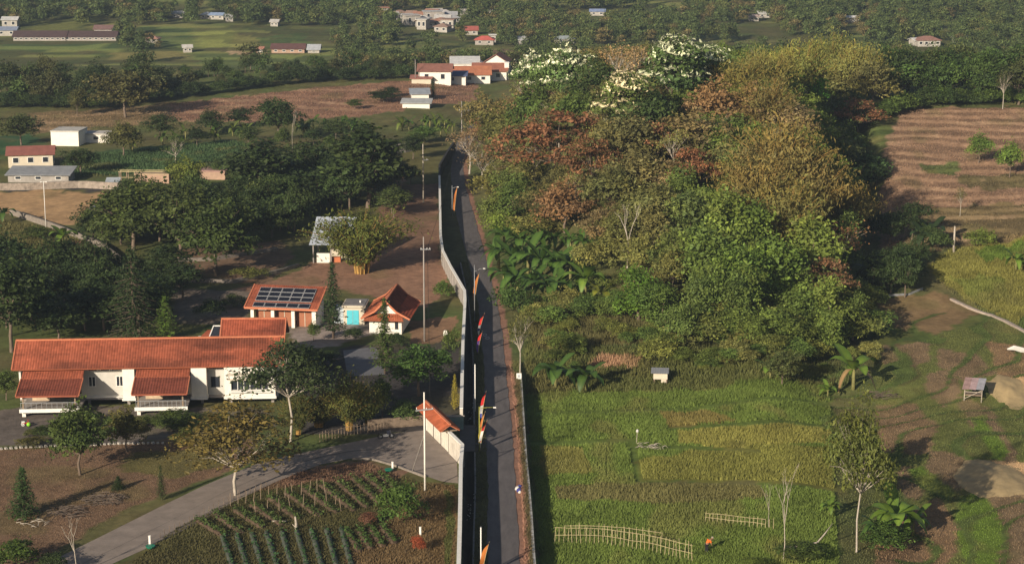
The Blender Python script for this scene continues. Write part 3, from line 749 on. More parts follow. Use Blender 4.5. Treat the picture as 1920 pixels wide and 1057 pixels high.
# --- flat roofed pump house
fl = thing("pump_house", "small cream flat roofed building with a bright cyan door", "building", (-23.8, 260.3, 0), math.radians(-3))
MB().box(1.2, 4.0, 0, 3.6, 0, 2.35).build("wall", CREAM, fl)
MB().box(1.0, 4.2, -0.25, 3.9, 2.353, 2.62).build("roof_edge", CREAM, fl)
MB().box(1.15, 4.05, -0.1, 3.75, 2.63, 2.70).build("roof", mat("grey_screed", (0.20, 0.19, 0.19), noise=0.3, scale=1), fl)
MB().box(-0.2, 1.19, 0.5, 3.2, 0, 2.0).build("wall", mat("pale_blue_render", (0.48, 0.55, 0.60), noise=0.1), fl)
dr = MB().box(1.65, 3.25, -0.06, -0.002, 0.02, 1.95).build("door", mat("cyan_door", (0.10, 0.52, 0.62), noise=0.1, scale=2), fl)
MB().box(2.43, 2.47, -0.075, -0.061, 0.1, 1.9).build("door_seam", GREYMETAL, dr)
MB().tube([(3.3, 1.5, 2.7), (3.3, 1.5, 3.0)], 0.12, 8).build("vent_pipe", WHITEPAINT, fl)

# --- gable cottage
gh = thing("gable_cottage", "white cottage with a steep flared red gable roof beside the cyan door building", "house", (-16.6, 254.0, 0), math.radians(-5.5))
HW, HL, HE, HR = 3.25, 10.2, 2.2, 4.6
for s, sd in ((1, 31), (-1, 33)):
    xm, zm = 1.45 * s, 3.15
    def q(xa, za, xb, zb):
        p = [(xa, 0, za), (xa, HL, za), (xb, HL, zb), (xb, 0, zb)]
        return p if s > 0 else [p[1], p[0], p[3], p[2]]
    roof_plane(gh, "upper_roof", q(xm, zm, 0.0, HR), RED_BR if s < 0 else (0.36, 0.085, 0.045), sd)  # right slope's grazing shade put into a darker tile red
    roof_plane(gh, "lower_roof", q(HW * s, HE, xm, zm), RED_BR if s < 0 else (0.36, 0.085, 0.045), sd + 1)
    for y in (-0.03, HL):
        bar(gh, "barge_board", (HW * s, y, HE + 0.05), (xm, y, zm + 0.06), 0.14, 0.22, MATS["ridge_tile"]); bar(gh, "barge_board", (xm, y, zm + 0.06), (0, y, HR + 0.06), 0.14, 0.22, MATS["ridge_tile"])
bar(gh, "ridge_cap", (0, -0.05, HR + 0.07), (0, HL + 0.05, HR + 0.07), 0.26, 0.16, MATS["ridge_tile"])
MB().box(-2.3, 2.0, 0.95, HL - 0.7, 0, 2.3).build("wall", WHITE, gh)
MB().add([(-2.2, 0.96, 2.31), (1.95, 0.96, 2.31), (0, 0.96, 4.35), (-2.2, 1.15, 2.31), (1.95, 1.15, 2.31), (0, 1.15, 4.35)], [(0, 1, 2), (5, 4, 3), (0, 3, 4, 1), (1, 4, 5, 2), (2, 5, 3, 0)]).build("gable_wall", WHITE, gh)
roof_plane(gh, "pent_roof", [(-2.9, -0.15, 2.05), (2.4, -0.15, 2.05), (2.1, 0.95, 2.75), (-2.5, 0.95, 2.75)], RED_BR, 37)
window(gh, 1.15, 1.5, 0.75, 1.65, 0.93, 1, fm=DARK)

# --- entrance gate
g0 = np.array(WALL_GATE[1]); g1 = np.array(WALL_GATE[0]); gl = float(np.linalg.norm(g1 - g0)); ga = math.atan2(g1[1] - g0[1], g1[0] - g0[0])
gt = thing("entrance_gate", "white entrance gate with three leaves under a small red tiled roof", "gate", (g0[0], g0[1], 0), ga)
PANELW = mat("white_gate_panel", (0.70, 0.66, 0.58), noise=0.18, scale=1.5)
MB().box(8.9, gl - 0.1, -0.11, 0.11, -0.2, WALL_H).build("wing_wall", WALLW, gt)
MB().box(8.85, gl - 0.1, -0.19, 0.19, WALL_H + 0.003, WALL_H + 0.11).build("coping", WHITEPAINT, gt)
for k in range(3):
    x0 = 0.15 + k * 2.9
    d = MB().box(x0, x0 + 2.72, -0.06, 0.06, 0.05, 2.35).build("gate_leaf", PANELW, gt)
    for j in range(1, 4): MB().box(x0 + j * 0.68 - 0.02, x0 + j * 0.68 + 0.02, -0.075, -0.061, 0.1, 2.3).build("batten", CREAM, d)
    MB().box(x0 + 2.73, x0 + 2.87, -0.09, 0.09, 0, 2.5).build("gate_post", mat("dark_brown_post", (0.07, 0.045, 0.035), noise=0.2), gt)
MB().box(0, 0.14, -0.09, 0.09, 0, 2.5).build("gate_post", WHITE, gt)
roof_plane(gt, "front_roof", [(-0.35, -1.1, 2.55), (9.1, -1.1, 2.55), (9.1, 0, 3.2), (-0.35, 0, 3.2)], (0.44, 0.12, 0.055), 41, size=(0.3, 0.32))
roof_plane(gt, "back_roof", [(9.1, 1.1, 2.55), (-0.35, 1.1, 2.55), (-0.35, 0, 3.2), (9.1, 0, 3.2)], (0.5, 0.14, 0.06), 42, size=(0.3, 0.32))
bar(gt, "ridge_cap", (-0.4, 0, 3.27), (9.15, 0, 3.27), 0.22, 0.14, MATS["ridge_tile"])
for x in (0.3, 4.5, 8.7): MB().box(x - 0.08, x + 0.08, -0.9, 0.9, 2.38, 2.5).build("roof_beam", WOOD, gt)

# teal end pier of the upper wall
e0 = WALL_B[0]
tp = thing("wall_end_pier", "weathered teal concrete end of the upper wall beside the gate", "pier", (e0[0] - 0.9, e0[1] - 0.15, 0), math.radians(8)); tp["kind"] = "thing"
MB().box(-1.5, 1.1, -0.35, -0.1, -0.3, 1.5).build("pier_face", mat("teal_concrete", (0.17, 0.24, 0.23), noise=0.35, scale=1.5), tp)
MB().box(-1.6, 1.2, -0.42, -0.03, 1.503, 1.62).build("pier_cap", WALLG, tp)

# --- white tin-roof shelter behind the bamboo
ws = thing("tin_shelter", "pale blue-white metal roofed shelter half hidden by the bamboo clump", "shed", (-31.0, 299.3, 0), math.radians(-1))
TIN = mat("pale_tin", (0.55, 0.60, 0.68), noise=0.12, scale=0.5, rough=0.45, metal=0.2)
def tin_roof(root, name, q, mt, pitch=0.5, amp=0.012):
    q = [Vector(p) for p in q]; n = (q[1] - q[0]).cross(q[3] - q[0]).normalized()
    m = max(4, int((q[1] - q[0]).length / pitch) * 2); V = []; F = []
    for i in range(m + 1):
        t = i / m; off = n * (amp if i % 2 else 0)
        a = lerp(q[0], q[1], t) + off; b = lerp(q[3], q[2], t) + off
        V += [a, b, a - n * 0.03, b - n * 0.03]
    for i in range(m):
        k = 4 * i; F += [(k, k + 4, k + 5, k + 1), (k + 2, k + 3, k + 7, k + 6), (k, k + 2, k + 6, k + 4), (k + 1, k + 5, k + 7, k + 3)]
    return link(name, new_mesh(name, V, F, mt), root)
tin_roof(ws, "lower_roof", [(-0.1, 0, 2.9), (6.6, 0, 2.9), (6.6, 3.6, 4.2), (0.15, 3.6, 4.2)], TIN, 1.8, 0.006)
tin_roof(ws, "upper_roof", [(0.15, 3.4, 4.26), (6.6, 3.4, 4.26), (6.6, 7.4, 5.9), (0.3, 7.4, 5.9)], TIN, 1.8, 0.006)
for x in (0.5, 3.2, 6.2):
    for y in (0.4, 7.0): MB().box(x - 0.09, x + 0.09, y - 0.09, y + 0.09, -0.1, 2.85 + y * 0.38 - 0.08).build("post", CONC, ws)
MB().box(2.9, 6.4, 3.0, 3.2, 0, 3.7).build("wall", CREAM, ws)
MB().box(3.4, 4.6, 0.9, 1.5, 0, 0.8).build("counter", mat("orange_counter", (0.5, 0.16, 0.07), noise=0.2), ws)
MB().box(1.0, 3.0, 0.5, 0.7, -0.1, 1.5).build("low_wall", WHITE, ws)

# --- simple houses further off
def far_house(name, label, u, v, w, d, h, rh, rz=0.0, wall=WHITE, roof=None, kind="gable", wins=2, cat="house", group=None, over=0.5, axis='x', base=None):
    p = G(u, v)
    r = thing(name, label, cat, (p[0], p[1], p[2]), math.radians(rz), group)
    if p[1] > 600: w, d, h, rh = w * (0.75 if w < 12 else 0.9), d * 0.8, h * 0.75, rh * 0.8; wall = FARW if wall is WHITE else wall
    roof = roof or RED_OLD
    MB().box(-w / 2, w / 2, 0, d, -2.0, h).build("wall", wall, r)
    dk = mat("roof_%d_%d_%d" % tuple(int(c * 100) for c in roof), roof, noise=0.25, scale=0.8)
    o = over
    def plane(nm, q): MB().slab(q, 0.15).build(nm, dk, r)
    if kind == "gable" and axis == 'x':
        plane("front_roof", [(-w / 2 - o, -o, h), (w / 2 + o, -o, h), (w / 2 + o, d / 2, h + rh), (-w / 2 - o, d / 2, h + rh)])
        plane("back_roof", [(w / 2 + o, d + o, h), (-w / 2 - o, d + o, h), (-w / 2 - o, d / 2, h + rh), (w / 2 + o, d / 2, h + rh)])
        for x in (-w / 2, w / 2 - 0.2): MB().add([(x, 0, h), (x, d, h), (x, d / 2, h + rh - 0.3), (x + 0.2, 0, h), (x + 0.2, d, h), (x + 0.2, d / 2, h + rh - 0.3)], [(0, 1, 2), (5, 4, 3), (0, 3, 4, 1), (1, 4, 5, 2), (2, 5, 3, 0)]).build("gable_wall", wall, r)
    elif kind == "gable":
        plane("left_roof", [(-w / 2 - o, d + o, h), (-w / 2 - o, -o, h), (0, -o, h + rh), (0, d + o, h + rh)])
        plane("right_roof", [(w / 2 + o, -o, h), (w / 2 + o, d + o, h), (0, d + o, h + rh), (0, -o, h + rh)])
        for y in (0, d - 0.2): MB().add([(-w / 2, y, h), (w / 2, y, h), (0, y, h + rh - 0.3), (-w / 2, y + 0.2, h), (w / 2, y + 0.2, h), (0, y + 0.2, h + rh - 0.3)], [(0, 1, 2), (5, 4, 3), (0, 3, 4, 1), (1, 4, 5, 2), (2, 5, 3, 0)]).build("gable_wall", wall, r)
    elif kind == "hip":
        k = min(w, d) * 0.45
        plane("front_roof", [(-w / 2 - o, -o, h), (w / 2 + o, -o, h), (w / 2 - k, d / 2, h + rh), (-w / 2 + k, d / 2, h + rh)])
        plane("back_roof", [(w / 2 + o, d + o, h), (-w / 2 - o, d + o, h), (-w / 2 + k, d / 2, h + rh), (w / 2 - k, d / 2, h + rh)])
        for s in (-1, 1):
            a, b, c = (s * (w / 2 + o), -o * s, h), (s * (w / 2 + o), d / 2 + s * (d / 2 + o), h), (s * (w / 2 - k), d / 2, h + rh)
            a = (s * (w / 2 + o), -o, h); b = (s * (w / 2 + o), d + o, h)
            vs = [Vector(a), Vector(b), Vector(c)]; vs += [x - Vector((0, 0, 0.15)) for x in vs]
            MB().add(vs, [(0, 1, 2), (5, 4, 3), (0, 3, 4, 1), (1, 4, 5, 2), (2, 5, 3, 0)]).build("side_roof", dk, r)
    elif kind == "shed":
        plane("roof", [(-w / 2 - o, -o, h), (w / 2 + o, -o, h), (w / 2 + o, d + o, h + rh), (-w / 2 - o, d + o, h + rh)])
    elif kind == "flat":
        MB().box(-w / 2 - o, w / 2 + o, -o, d + o, h + 0.003, h + 0.25).build("roof", dk, r)
    for k in range(wins):
        x = -w / 2 + w * (k + 0.5) / wins; ww = min(0.6, w / wins * 0.3)
        f = MB().box(x - ww, x + ww, -0.06, -0.005, h * 0.35, h * 0.8).build("window", WHITEPAINT, r)
        MB().box(x - ww + 0.1, x + ww - 0.1, -0.09, -0.061, h * 0.35 + 0.1, h * 0.8 - 0.1).build("pane", GLASS, f)
    return r
FARW = mat("greyed_far_wall", (0.40, 0.375, 0.34), noise=0.3, scale=0.6)  # greyer wall tone that keeps distant houses from standing out
TINR = (0.42, 0.46, 0.52); BRN = (0.24, 0.11, 0.085); DKR = (0.075, 0.048, 0.048); GRYR = (0.26, 0.27, 0.29)
BRICKW = mat("bare_block_wall", (0.40, 0.27, 0.20), noise=0.25, scale=1.5)
far_house("white_wall_hall", "tall windowless white wall of a hall at far left behind trees", 122, 274, 6.0, 6, 3.0, 0.4, -6, roof=(0.5, 0.48, 0.45), kind="flat", wins=0, cat="building", over=0.1)
far_house("white_wall_shed", "low white shed peeking through trees right of the tall white wall", 180, 268, 6, 4, 1.8, 0.4, 0, kind="flat", wins=1, roof=(0.5, 0.47, 0.44), cat="shed", over=0.2)
far_house("brown_roof_house", "white and brick house with a wide brown roof at the far left", 58, 314, 8.6, 6, 2.6, 1.3, 10, wall=CREAM, roof=(0.26, 0.10, 0.08), kind="gable", wins=3)
far_house("grey_roof_shed", "long low shed with a flat grey metal roof above the stone wall", 72, 342, 11.5, 5, 1.5, 0.8, -1, wall=WALLG, roof=GRYR, kind="shed", wins=3, cat="shed")
far_house("brick_pen", "roofless looking pinkish block building beside the green field", 398, 337, 5, 4, 1.5, 0.5, -6, wall=BRICKW, roof=(0.36, 0.22, 0.19), kind="flat", wins=0, cat="building", over=0.1)
far_house("block_shed", "tan block shed beside the timber frame near the round tree", 285, 344, 6.5, 3, 1.6, 0.3, -3, wall=BRICKW, roof=(0.45, 0.33, 0.22), kind="flat", wins=0, cat="shed", over=0.05)
far_house("dark_hut", "small white walled hut in deep shade at the left edge trees", 120, 588, 4, 3, 1.5, 0.6, 6, roof=(0.12, 0.08, 0.07), kind="shed", wins=1, cat="hut", over=0.4)
far_house("blue_roof_gazebo", "little white gazebo with a blue tin roof beside the tan field", 186, 409, 2.6, 2.6, 1.4, 0.7, 8, roof=(0.18, 0.24, 0.40), kind="hip", wins=0, cat="gazebo", over=0.4)
far_house("panel_roof_shed", "tiny shed with a pale slatted roof beside the stone wall", 211, 350, 2.3, 2, 0.9, 0.5, 3, roof=(0.40, 0.44, 0.48), kind="shed", wins=0, cat="shed", over=0.2)
# timber frame
p = G(245, 342)
tf = thing("timber_frame", "bare timber post and beam frame beside the tan block shed", "frame", (p[0], p[1], p[2]), 0)
for x in (-2.1, -0.7, 0.8, 2.2):
    for y in (0, 1.6): MB().box(x - 0.07, x + 0.07, y - 0.07, y + 0.07, -0.3, 2.0).build("post", WOOD, tf)
for y in (0, 1.6): MB().box(-2.3, 6.5, y - 0.06, y + 0.06, 2.003, 2.12).build("beam", BAMBOO, tf)
MB().box(-2.2, 2.3, -0.05, 0.05, 0.9, 1.0).build("rail", BAMBOO, tf)
# middle distance hamlet
far_house("hamlet_house", "white house with a dark red roof leftmost of the middle distance hamlet", 815, 157, 8.4, 6, 3.2, 1.7, -2, roof=BRN, kind="gable", wins=2)
far_house("hamlet_house", "white low annexe with a blue tin roof in the middle distance hamlet", 848, 157, 7.0, 4, 2.1, 0.8, -2, roof=(0.10, 0.13, 0.24), kind="shed", wins=1)
far_house("hamlet_house", "long orange tiled house in the centre of the middle distance hamlet", 880, 156, 11, 6, 2.2, 2.0, 3, roof=(0.40, 0.155, 0.085), kind="gable", wins=3)
far_house("hamlet_house", "wide brown tiled house at the right of the middle distance hamlet", 918, 152, 9, 7, 2.6, 1.9, -3, roof=(0.30, 0.12, 0.08), kind="gable", wins=2)
far_house("hamlet_house", "white gable house standing at the back right of the hamlet", 930, 140, 6, 7, 3.4, 2.2, -8, roof=BRN, kind="gable", wins=1, axis='y')
far_house("hamlet_shelter", "white tin roofed shelter at the back of the hamlet", 872, 138, 7.5, 6, 2.8, 1.3, 2, roof=(0.62, 0.62, 0.62), kind="shed", wins=1, cat="shed")
far_house("hamlet_shed", "small white shed with a bright gable behind the orange roof", 900, 142, 3.5, 4, 2.6, 1.2, 0, roof=(0.55, 0.52, 0.5), kind="gable", wins=0, axis='y', cat="shed")
far_house("hamlet_tower", "thin white tank tower at the right end of the hamlet", 950, 150, 1.2, 1.2, 4.5, 0.3, 0, roof=(0.6, 0.6, 0.6), kind="flat", wins=0, cat="tower", over=0.1)
far_house("garden_wall_house", "low pinkish wall hut left of the hamlet houses", 790, 157, 5, 3, 1.4, 0.5, 0, wall=CREAM, roof=(0.34, 0.15, 0.12), kind="shed", wins=0, cat="hut")
far_house("grey_roof_stall", "upper grey roofed stall among shrubs on the brown terraces", 788, 188, 4.2, 3.5, 1.6, 0.9, 6, roof=(0.30, 0.33, 0.38), kind="shed", wins=0, cat="stall")
far_house("grey_roof_stall", "lower pale tin stall among shrubs on the brown terraces", 780, 203, 6.5, 3.5, 1.3, 0.6, -3, roof=(0.40, 0.41, 0.42), kind="shed", wins=0, cat="stall")
# far left barns and sheds
far_house("long_barn", "very long dark brown roofed barn in the far left fields, left half", 74, 77, 22, 8, 2.0, 2.6, -1, wall=WALLG, roof=DKR, kind="gable", wins=10, cat="barn", group="far barns")
far_house("long_barn", "very long dark brown roofed barn in the far left fields, right half", 164, 77, 24, 8, 2.0, 2.5, -1, wall=WALLG, roof=DKR, kind="gable", wins=10, cat="barn", group="far barns")
far_house("barn", "dark brown barn standing behind the long far barns", 193, 64, 9, 8, 2.4, 1.8, 0, roof=(0.20, 0.12, 0.11), kind="gable", wins=2, cat="barn")
far_house("blue_roof_barn", "blue grey roofed barn at the far left edge", 12, 68, 10, 7, 3, 1.5, 0, roof=(0.22, 0.26, 0.36), kind="gable", wins=2, cat="barn")
far_house("white_gable_barn", "white roofed building above the far left barns", 18, 52, 8, 6, 4, 1.5, 0, roof=(0.5, 0.5, 0.5), kind="gable", wins=2, cat="barn")
far_house("red_brown_barn", "red brown roofed barn in the far fields with a dirt yard", 540, 100, 13, 6, 2.0, 2.2, -1, wall=BRICKW, roof=(0.11, 0.055, 0.052), kind="gable", wins=4, cat="barn")
far_house("pale_end_barn", "pale metal roofed end of the far red brown barn", 588, 100, 5.4, 6, 1.6, 2.2, -1, roof=(0.38, 0.40, 0.44), kind="gable", wins=1, cat="barn")
far_house("white_gatehouse", "tiny white gatehouse beside the far dirt yard", 488, 99, 2.6, 2.5, 1.8, 0.9, 0, roof=(0.42, 0.2, 0.15), kind="gable", wins=1, cat="hut")
# red roof pair
far_house("red_roof_house", "upper red roofed white house in the far trees below the village", 882, 66, 7.5, 6, 2.4, 1.8, 6, roof=(0.38, 0.11, 0.09), kind="gable", wins=2)
far_house("red_roof_house", "bright red roofed grey house in the far trees below the village", 908, 85, 9.0, 6, 2.6, 1.6, -4, wall=WALLG, roof=(0.52, 0.12, 0.10), kind="hip", wins=2)
far_house("white_block_house", "white boxy house right of the bright red roof", 924, 80, 3, 3, 3.6, 0.3, 0, roof=(0.6, 0.6, 0.58), kind="flat", wins=1)
# village cluster
rv = random.Random(5)
VIL = [(708, 46, 6), (720, 33, 5), (738, 39, 6), (752, 35, 7), (764, 42, 6), (775, 48, 8), (786, 38, 8), (795, 46, 7), (801, 53, 8), (812, 40, 10), (818, 32, 8),
       (824, 50, 9), (830, 44, 8), (838, 56, 7), (846, 38, 6), (835, 34, 6), (806, 33, 7), (790, 56, 5), (770, 36, 5), (854, 44, 5), (876, 33, 5), (895, 34, 6), (925, 34, 5), (826, 61, 7)]
for k, (u, v, w) in enumerate(VIL):
    rc = [(0.45, 0.42, 0.40), (0.33, 0.17, 0.12), (0.52, 0.50, 0.48), (0.30, 0.20, 0.16), (0.40, 0.40, 0.42)][k % 5]
    far_house("village_house", "small pale house in the hillside village cluster far off", u, v, w, 5 + k % 3, 3.0 + 2.2 * (k % 4 == 1), 1.4, rv.uniform(-25, 25),
              wall=WHITE if k % 3 else WALLG, roof=rc, kind=("gable", "flat", "gable", "hip")[k % 4], wins=2, group="hillside village houses", axis='y' if k % 2 else 'x')
FARS = [(334, 34, 7, (0.5, 0.5, 0.5), "long white roofed building on the far left hillside"), (386, 36, 6, (0.5, 0.52, 0.55), "bright white shed left of the blue roofed far hillside shed"),
        (406, 37, 8, (0.24, 0.32, 0.48), "blue roofed shed on the far left hillside"), (430, 41, 4, (0.5, 0.5, 0.5), "small white hut right of the far blue roof"),
        (514, 50, 4, (0.5, 0.48, 0.46), "white hut alone in the far banana groves"), (284, 82, 6, (0.40, 0.22, 0.17), "low brick coloured hut in the far paddies"),
        (352, 99, 4, (0.55, 0.53, 0.5), "tiny white hut by the far golden field"), (981, 84, 4, (0.55, 0.55, 0.55), "white tank house left of the white flowering trees"),
        (1120, 30, 8, (0.22, 0.28, 0.45), "blue roofed house high above the white flowering tree"), (1060, 82, 9, (0.30, 0.34, 0.36), "grey roofed shed just above the white flowering tree"),
        (1414, 40, 5, (0.42, 0.33, 0.30), "pinkish white house on the far hillside, centre right"), (1434, 34, 6, (0.58, 0.58, 0.56), "white long house right of the pinkish far house"),
        (1594, 43, 9, (0.58, 0.58, 0.58), "white roof above the crest of the bamboo"), (1472, 14, 5, (0.4, 0.38, 0.36), "tiny hut highest on the hazy slope"),
        (1806, 82, 8, (0.36, 0.36, 0.36), "grey roofed house right of the large white far building"), (1904, 86, 7, (0.36, 0.17, 0.13), "brown roofed house at the right edge hillside")]
for k, (u, v, w, rc, lb) in enumerate(FARS):
    far_house("hillside_house", lb, u, v, w, 5, 2.4, 1.2, rv.uniform(-12, 12), roof=rc, kind=("gable", "hip", "gable", "shed")[k % 4], wins=2)
far_house("white_villa", "large white building with a brown roof on the far right hillside", 1742, 88, 11, 8, 3.2, 1.6, 4, roof=(0.30, 0.16, 0.13), kind="hip", wins=4, cat="building")
far_house("villa_annexe", "white roofed annexe at the left of the far right white building", 1726, 86, 6, 6, 2.6, 1.0, 18, roof=(0.62, 0.62, 0.62), kind="gable", wins=1, cat="building")

# ------------------------------------------------------------------ field huts
p = G(1238, 722)
hu = thing("raised_coop", "small cream boxed coop on legs with a grey lid roof above the rice field", "coop", p, math.radians(-6))
MB().box(-0.85, 0.85, 0, 1.1, 0.75, 1.55).build("box", CREAM, hu)
tin_roof(hu, "roof", [(-1.15, -0.25, 1.56), (1.0, -0.25, 1.56), (1.0, 1.4, 1.85), (-1.15, 1.4, 1.85)], GREYMETAL, 0.3)
for x in (-0.75, 0.75):
    for y in (0.08, 1.0): MB().box(x - 0.06, x + 0.06, y - 0.06, y + 0.06, -0.3, 0.748).build("leg", WOOD, hu)
MB().box(0.1, 0.7, -0.05, -0.002, 0.35, 0.73).build("door", CREAM, hu)
p = G(1824, 752)
fh_ = thing("field_hut", "rickety field hut on stilts with a patchwork tin roof in the stubble", "hut", p, math.radians(-14))
for i, (x0, x1, c) in enumerate(((-1.35, -0.5, (0.30, 0.20, 0.19)), (-0.5, 0.3, (0.36, 0.26, 0.27)), (0.3, 1.2, (0.30, 0.30, 0.34)))):
    tin_roof(fh_, "roof_sheet", [(x0, -0.6 + 0.05 * i, 1.62 + 0.03 * i), (x1 - 0.01, -0.6, 1.62 + 0.03 * i), (x1 - 0.01 + 0.3, 2.0, 2.45), (x0 + 0.3, 2.0, 2.45)], mat("old_tin_%d" % i, c, noise=0.35, scale=2, rough=0.6), 0.25)
for x in (-1.05, 1.0):
    for y in (0.0, 1.6): MB().tube([(x, y, -0.3), (x + 0.05, y, 1.6 + y * 0.3)], 0.06, 6).build("post", PALE_BARK, fh_)
MB().box(-1.1, 1.05, -0.05, 1.65, 0.72, 0.80).build("floor", WOOD, fh_)
bar(fh_, "brace", (-1.05, -0.08, 0.3), (1.0, -0.08, 1.45), 0.06, 0.06, PALE_BARK)
bar(fh_, "rail", (-1.1, -0.1, 1.2), (1.05, -0.1, 1.2), 0.06, 0.06, PALE_BARK)

# ------------------------------------------------------------------ low stone walls of the compound and field channel
def low_wall(name, label, px, h, w, mt, cat="wall", sink=0.5):
    P = resample([G(u, v)[:2] for u, v in px], max(4, len(px) * 4))
    z = hgt(P[:, 0], P[:, 1])
    o = ribbon(name, P, w, z - sink, z + h + (vnoise(P[:, 0] * 2, P[:, 1] * 2, 3) - 0.5) * 0.15, mt)
    tag(o, label, cat); o["kind"] = "thing"
    return o
low_wall("stone_wall", "curving stone wall below the tan field at left", [(20, 402), (90, 425), (145, 447), (190, 465), (225, 492)], 1.0, 0.35, STONE)
low_wall("stone_wall", "rubble stone wall along the far side of the tan field", [(-40, 357), (60, 356), (150, 352), (230, 356)], 1.3, 0.4, mat("rubble", (0.30, 0.25, 0.21), noise=0.5, scale=1.5, bump=0.5))
low_wall("stone_terrace", "low dark stone terrace edge under the compound trees, upper of two", [(320, 492), (400, 488), (520, 470)], 0.5, 0.5, STONE)
low_wall("stone_terrace", "low dark stone terrace edge under the compound trees, lower of two", [(350, 528), (440, 530), (520, 512), (560, 500)], 0.5, 0.5, STONE)
low_wall("garden_wall", "low brown block wall between the driveway and the yard left of the gate", [(690, 806), (740, 801), (798, 796)], 1.1, 0.25, mat("brown_block", (0.20, 0.15, 0.11), noise=0.3, scale=1.5))
low_wall("stone_kerb", "pale stone kerb curving along the lower edge of the driveway bend", [(660, 861), (700, 862), (745, 875), (798, 895)], 0.22, 0.22, STONE, "kerb")
low_wall("irrigation_channel", "concrete irrigation channel curving down the golden field at right", [(1783, 562), (1815, 578), (1850, 590), (1885, 604), (1925, 624), (1960, 645)], 0.3, 0.45, mat("channel_concrete", (0.36, 0.30, 0.26), noise=0.3), "channel")
low_wall("irrigation_pipe", "pale pipe lying across the shaded field edge at right", [(1666, 556), (1705, 553), (1730, 543)], 0.3, 0.14, GREYMETAL, "pipe")
low_wall("dark_wall", "dark concrete yard wall near the upper bend of the road", [(730, 290), (760, 286), (790, 280)], 1.9, 0.2, WALLG)
# stone edging of the lawn, each stone its own part
se = thing("stone_edging", "row of slanted pale edging stones along the far side of the lawn", "edging")
sm = MB().add([(-0.30, -0.22, -0.15), (0.30, -0.22, -0.15), (0.34, 0.22, -0.15), (-0.34, 0.22, -0.15), (-0.22, -0.16, 0.22), (0.26, -0.14, 0.20), (0.30, 0.16, 0.27), (-0.2, 0.17, 0.25)],
              [(3, 2, 1, 0), (4, 5, 6, 7), (0, 1, 5, 4), (1, 2, 6, 5), (2, 3, 7, 6), (3, 0, 4, 7)]).mesh("edging_stone", mat("pale_stone", (0.42, 0.39, 0.35), noise=0.4, scale=1.2))
line = resample([G(u, v)[:2] for u, v in [(2, 842), (60, 838), (140, 836), (220, 832), (305, 831)]], 34)
for q in line:
    o = link("edging_stone", sm, se, (q[0], q[1], float(hgt(q[0], q[1])))); o.rotation_euler = (0, 0, random.uniform(0.3, 0.8)); s = random.uniform(0.6, 0.8); o.scale = (s * 0.7, s * 1.5, s)
# ------------------------------------------------------------------ vegetation prototypes (crown + trunk meshes, 10 m tall)
def unit(a): return a / np.maximum(np.linalg.norm(a, axis=1, keepdims=True), 1e-6)
def leaf_quads(C, N, size, r, asp=0.55, droop=None):
    n = len(C)
    t = unit(np.cross(N, r.normal(size=(n, 3))))
    if droop is not None: t = unit(t * (1 - droop) + np.array([0, 0, -1.0]) * droop)
    b = unit(np.cross(N, t))
    s = (size * (0.5 + 1.0 * r.random(n) ** 1.5))[:, None]
    V = np.stack([C - t * s * 0.5, C + b * s * asp * 0.5 + N * s * 0.08, C + t * s * 0.5, C - b * s * asp * 0.5 + N * s * 0.08], 1)
    F = np.arange(4 * n).reshape(n, 4)
    return V.reshape(-1, 3), F
def lobes_crown(seed, lobes, clumps, per, leaf, rc, cvar=0.3, hue=0.35, tip=None, tipfrac=0.0, up=0.35, asp=0.55, mix=None, mixfrac=0.0, flat=0.6, droop=None, inner=0.25):
    r = np.random.default_rng(seed)
    Cs, Ns, Co = [], [], []
    tot = sum(l[3] * l[4] + l[4] * l[5] + l[3] * l[5] for l in lobes)
    for (cx, cy, cz, rx, ry, rz) in lobes:
        k = max(3, int(clumps * (rx * ry + ry * rz + rx * rz) / tot))
        d = unit(r.normal(size=(k, 3))); d[:, 2] = np.where(d[:, 2] < -0.35, -d[:, 2] * 0.6, d[:, 2]); d = unit(d)
        rad = np.where(r.random(k) < inner, 0.45 + 0.4 * r.random(k), 0.82 + 0.26 * r.random(k))
        c = np.array([cx, cy, cz]) + d * np.array([rx, ry, rz]) * rad[:, None]
        lt = 0.72 + 0.56 * r.random(); lh = r.random() * 0.28
        tone = lt * (1 + cvar * (r.random(k) * 2 - 1)); hu = r.random(k) * hue * 0.4 + lh
        m = np.maximum(2, (per * (0.6 + 0.8 * r.random(k))).astype(int))
        idx = np.repeat(np.arange(k), m)
        off = r.normal(size=(len(idx), 3)) * rc * np.array([1, 1, flat]) * (0.7 + 0.6 * r.random(len(idx)))[:, None]
        P = c[idx] + off
        N = unit(d[idx] * 0.7 + np.array([0, 0, up]) + r.normal(size=(len(idx), 3)) * 0.55)
        t = tone[idx] * (0.85 + 0.3 * r.random(len(idx)))
        col = np.stack([t * (1 + hu[idx] * 0.9), t * (1 + hu[idx] * 0.35), t * (1 - hu[idx] * 0.2)], 1)
        if mix is not None:
            sel = (r.random(k) < mixfrac)[idx]
            col[sel] = np.array(mix) * t[sel][:, None]
        if tip is not None:
            sel = ((d[:, 2] > 0.05) & (r.random(k) < tipfrac))[idx] & (off[:, 2] > -0.1 * rc)
            col[sel] = np.array(tip) * t[sel][:, None]
        Cs.append(P); Ns.append(N); Co.append(col)
    C = np.concatenate(Cs); N = np.concatenate(Ns); col = np.concatenate(Co)
    C[:, 2] = np.maximum(C[:, 2], 0.12)
    V, F = leaf_quads(C, N, leaf, r, asp, droop)
    return np_mesh("crown", V, F, LEAF, np.repeat(col, 4, 0))
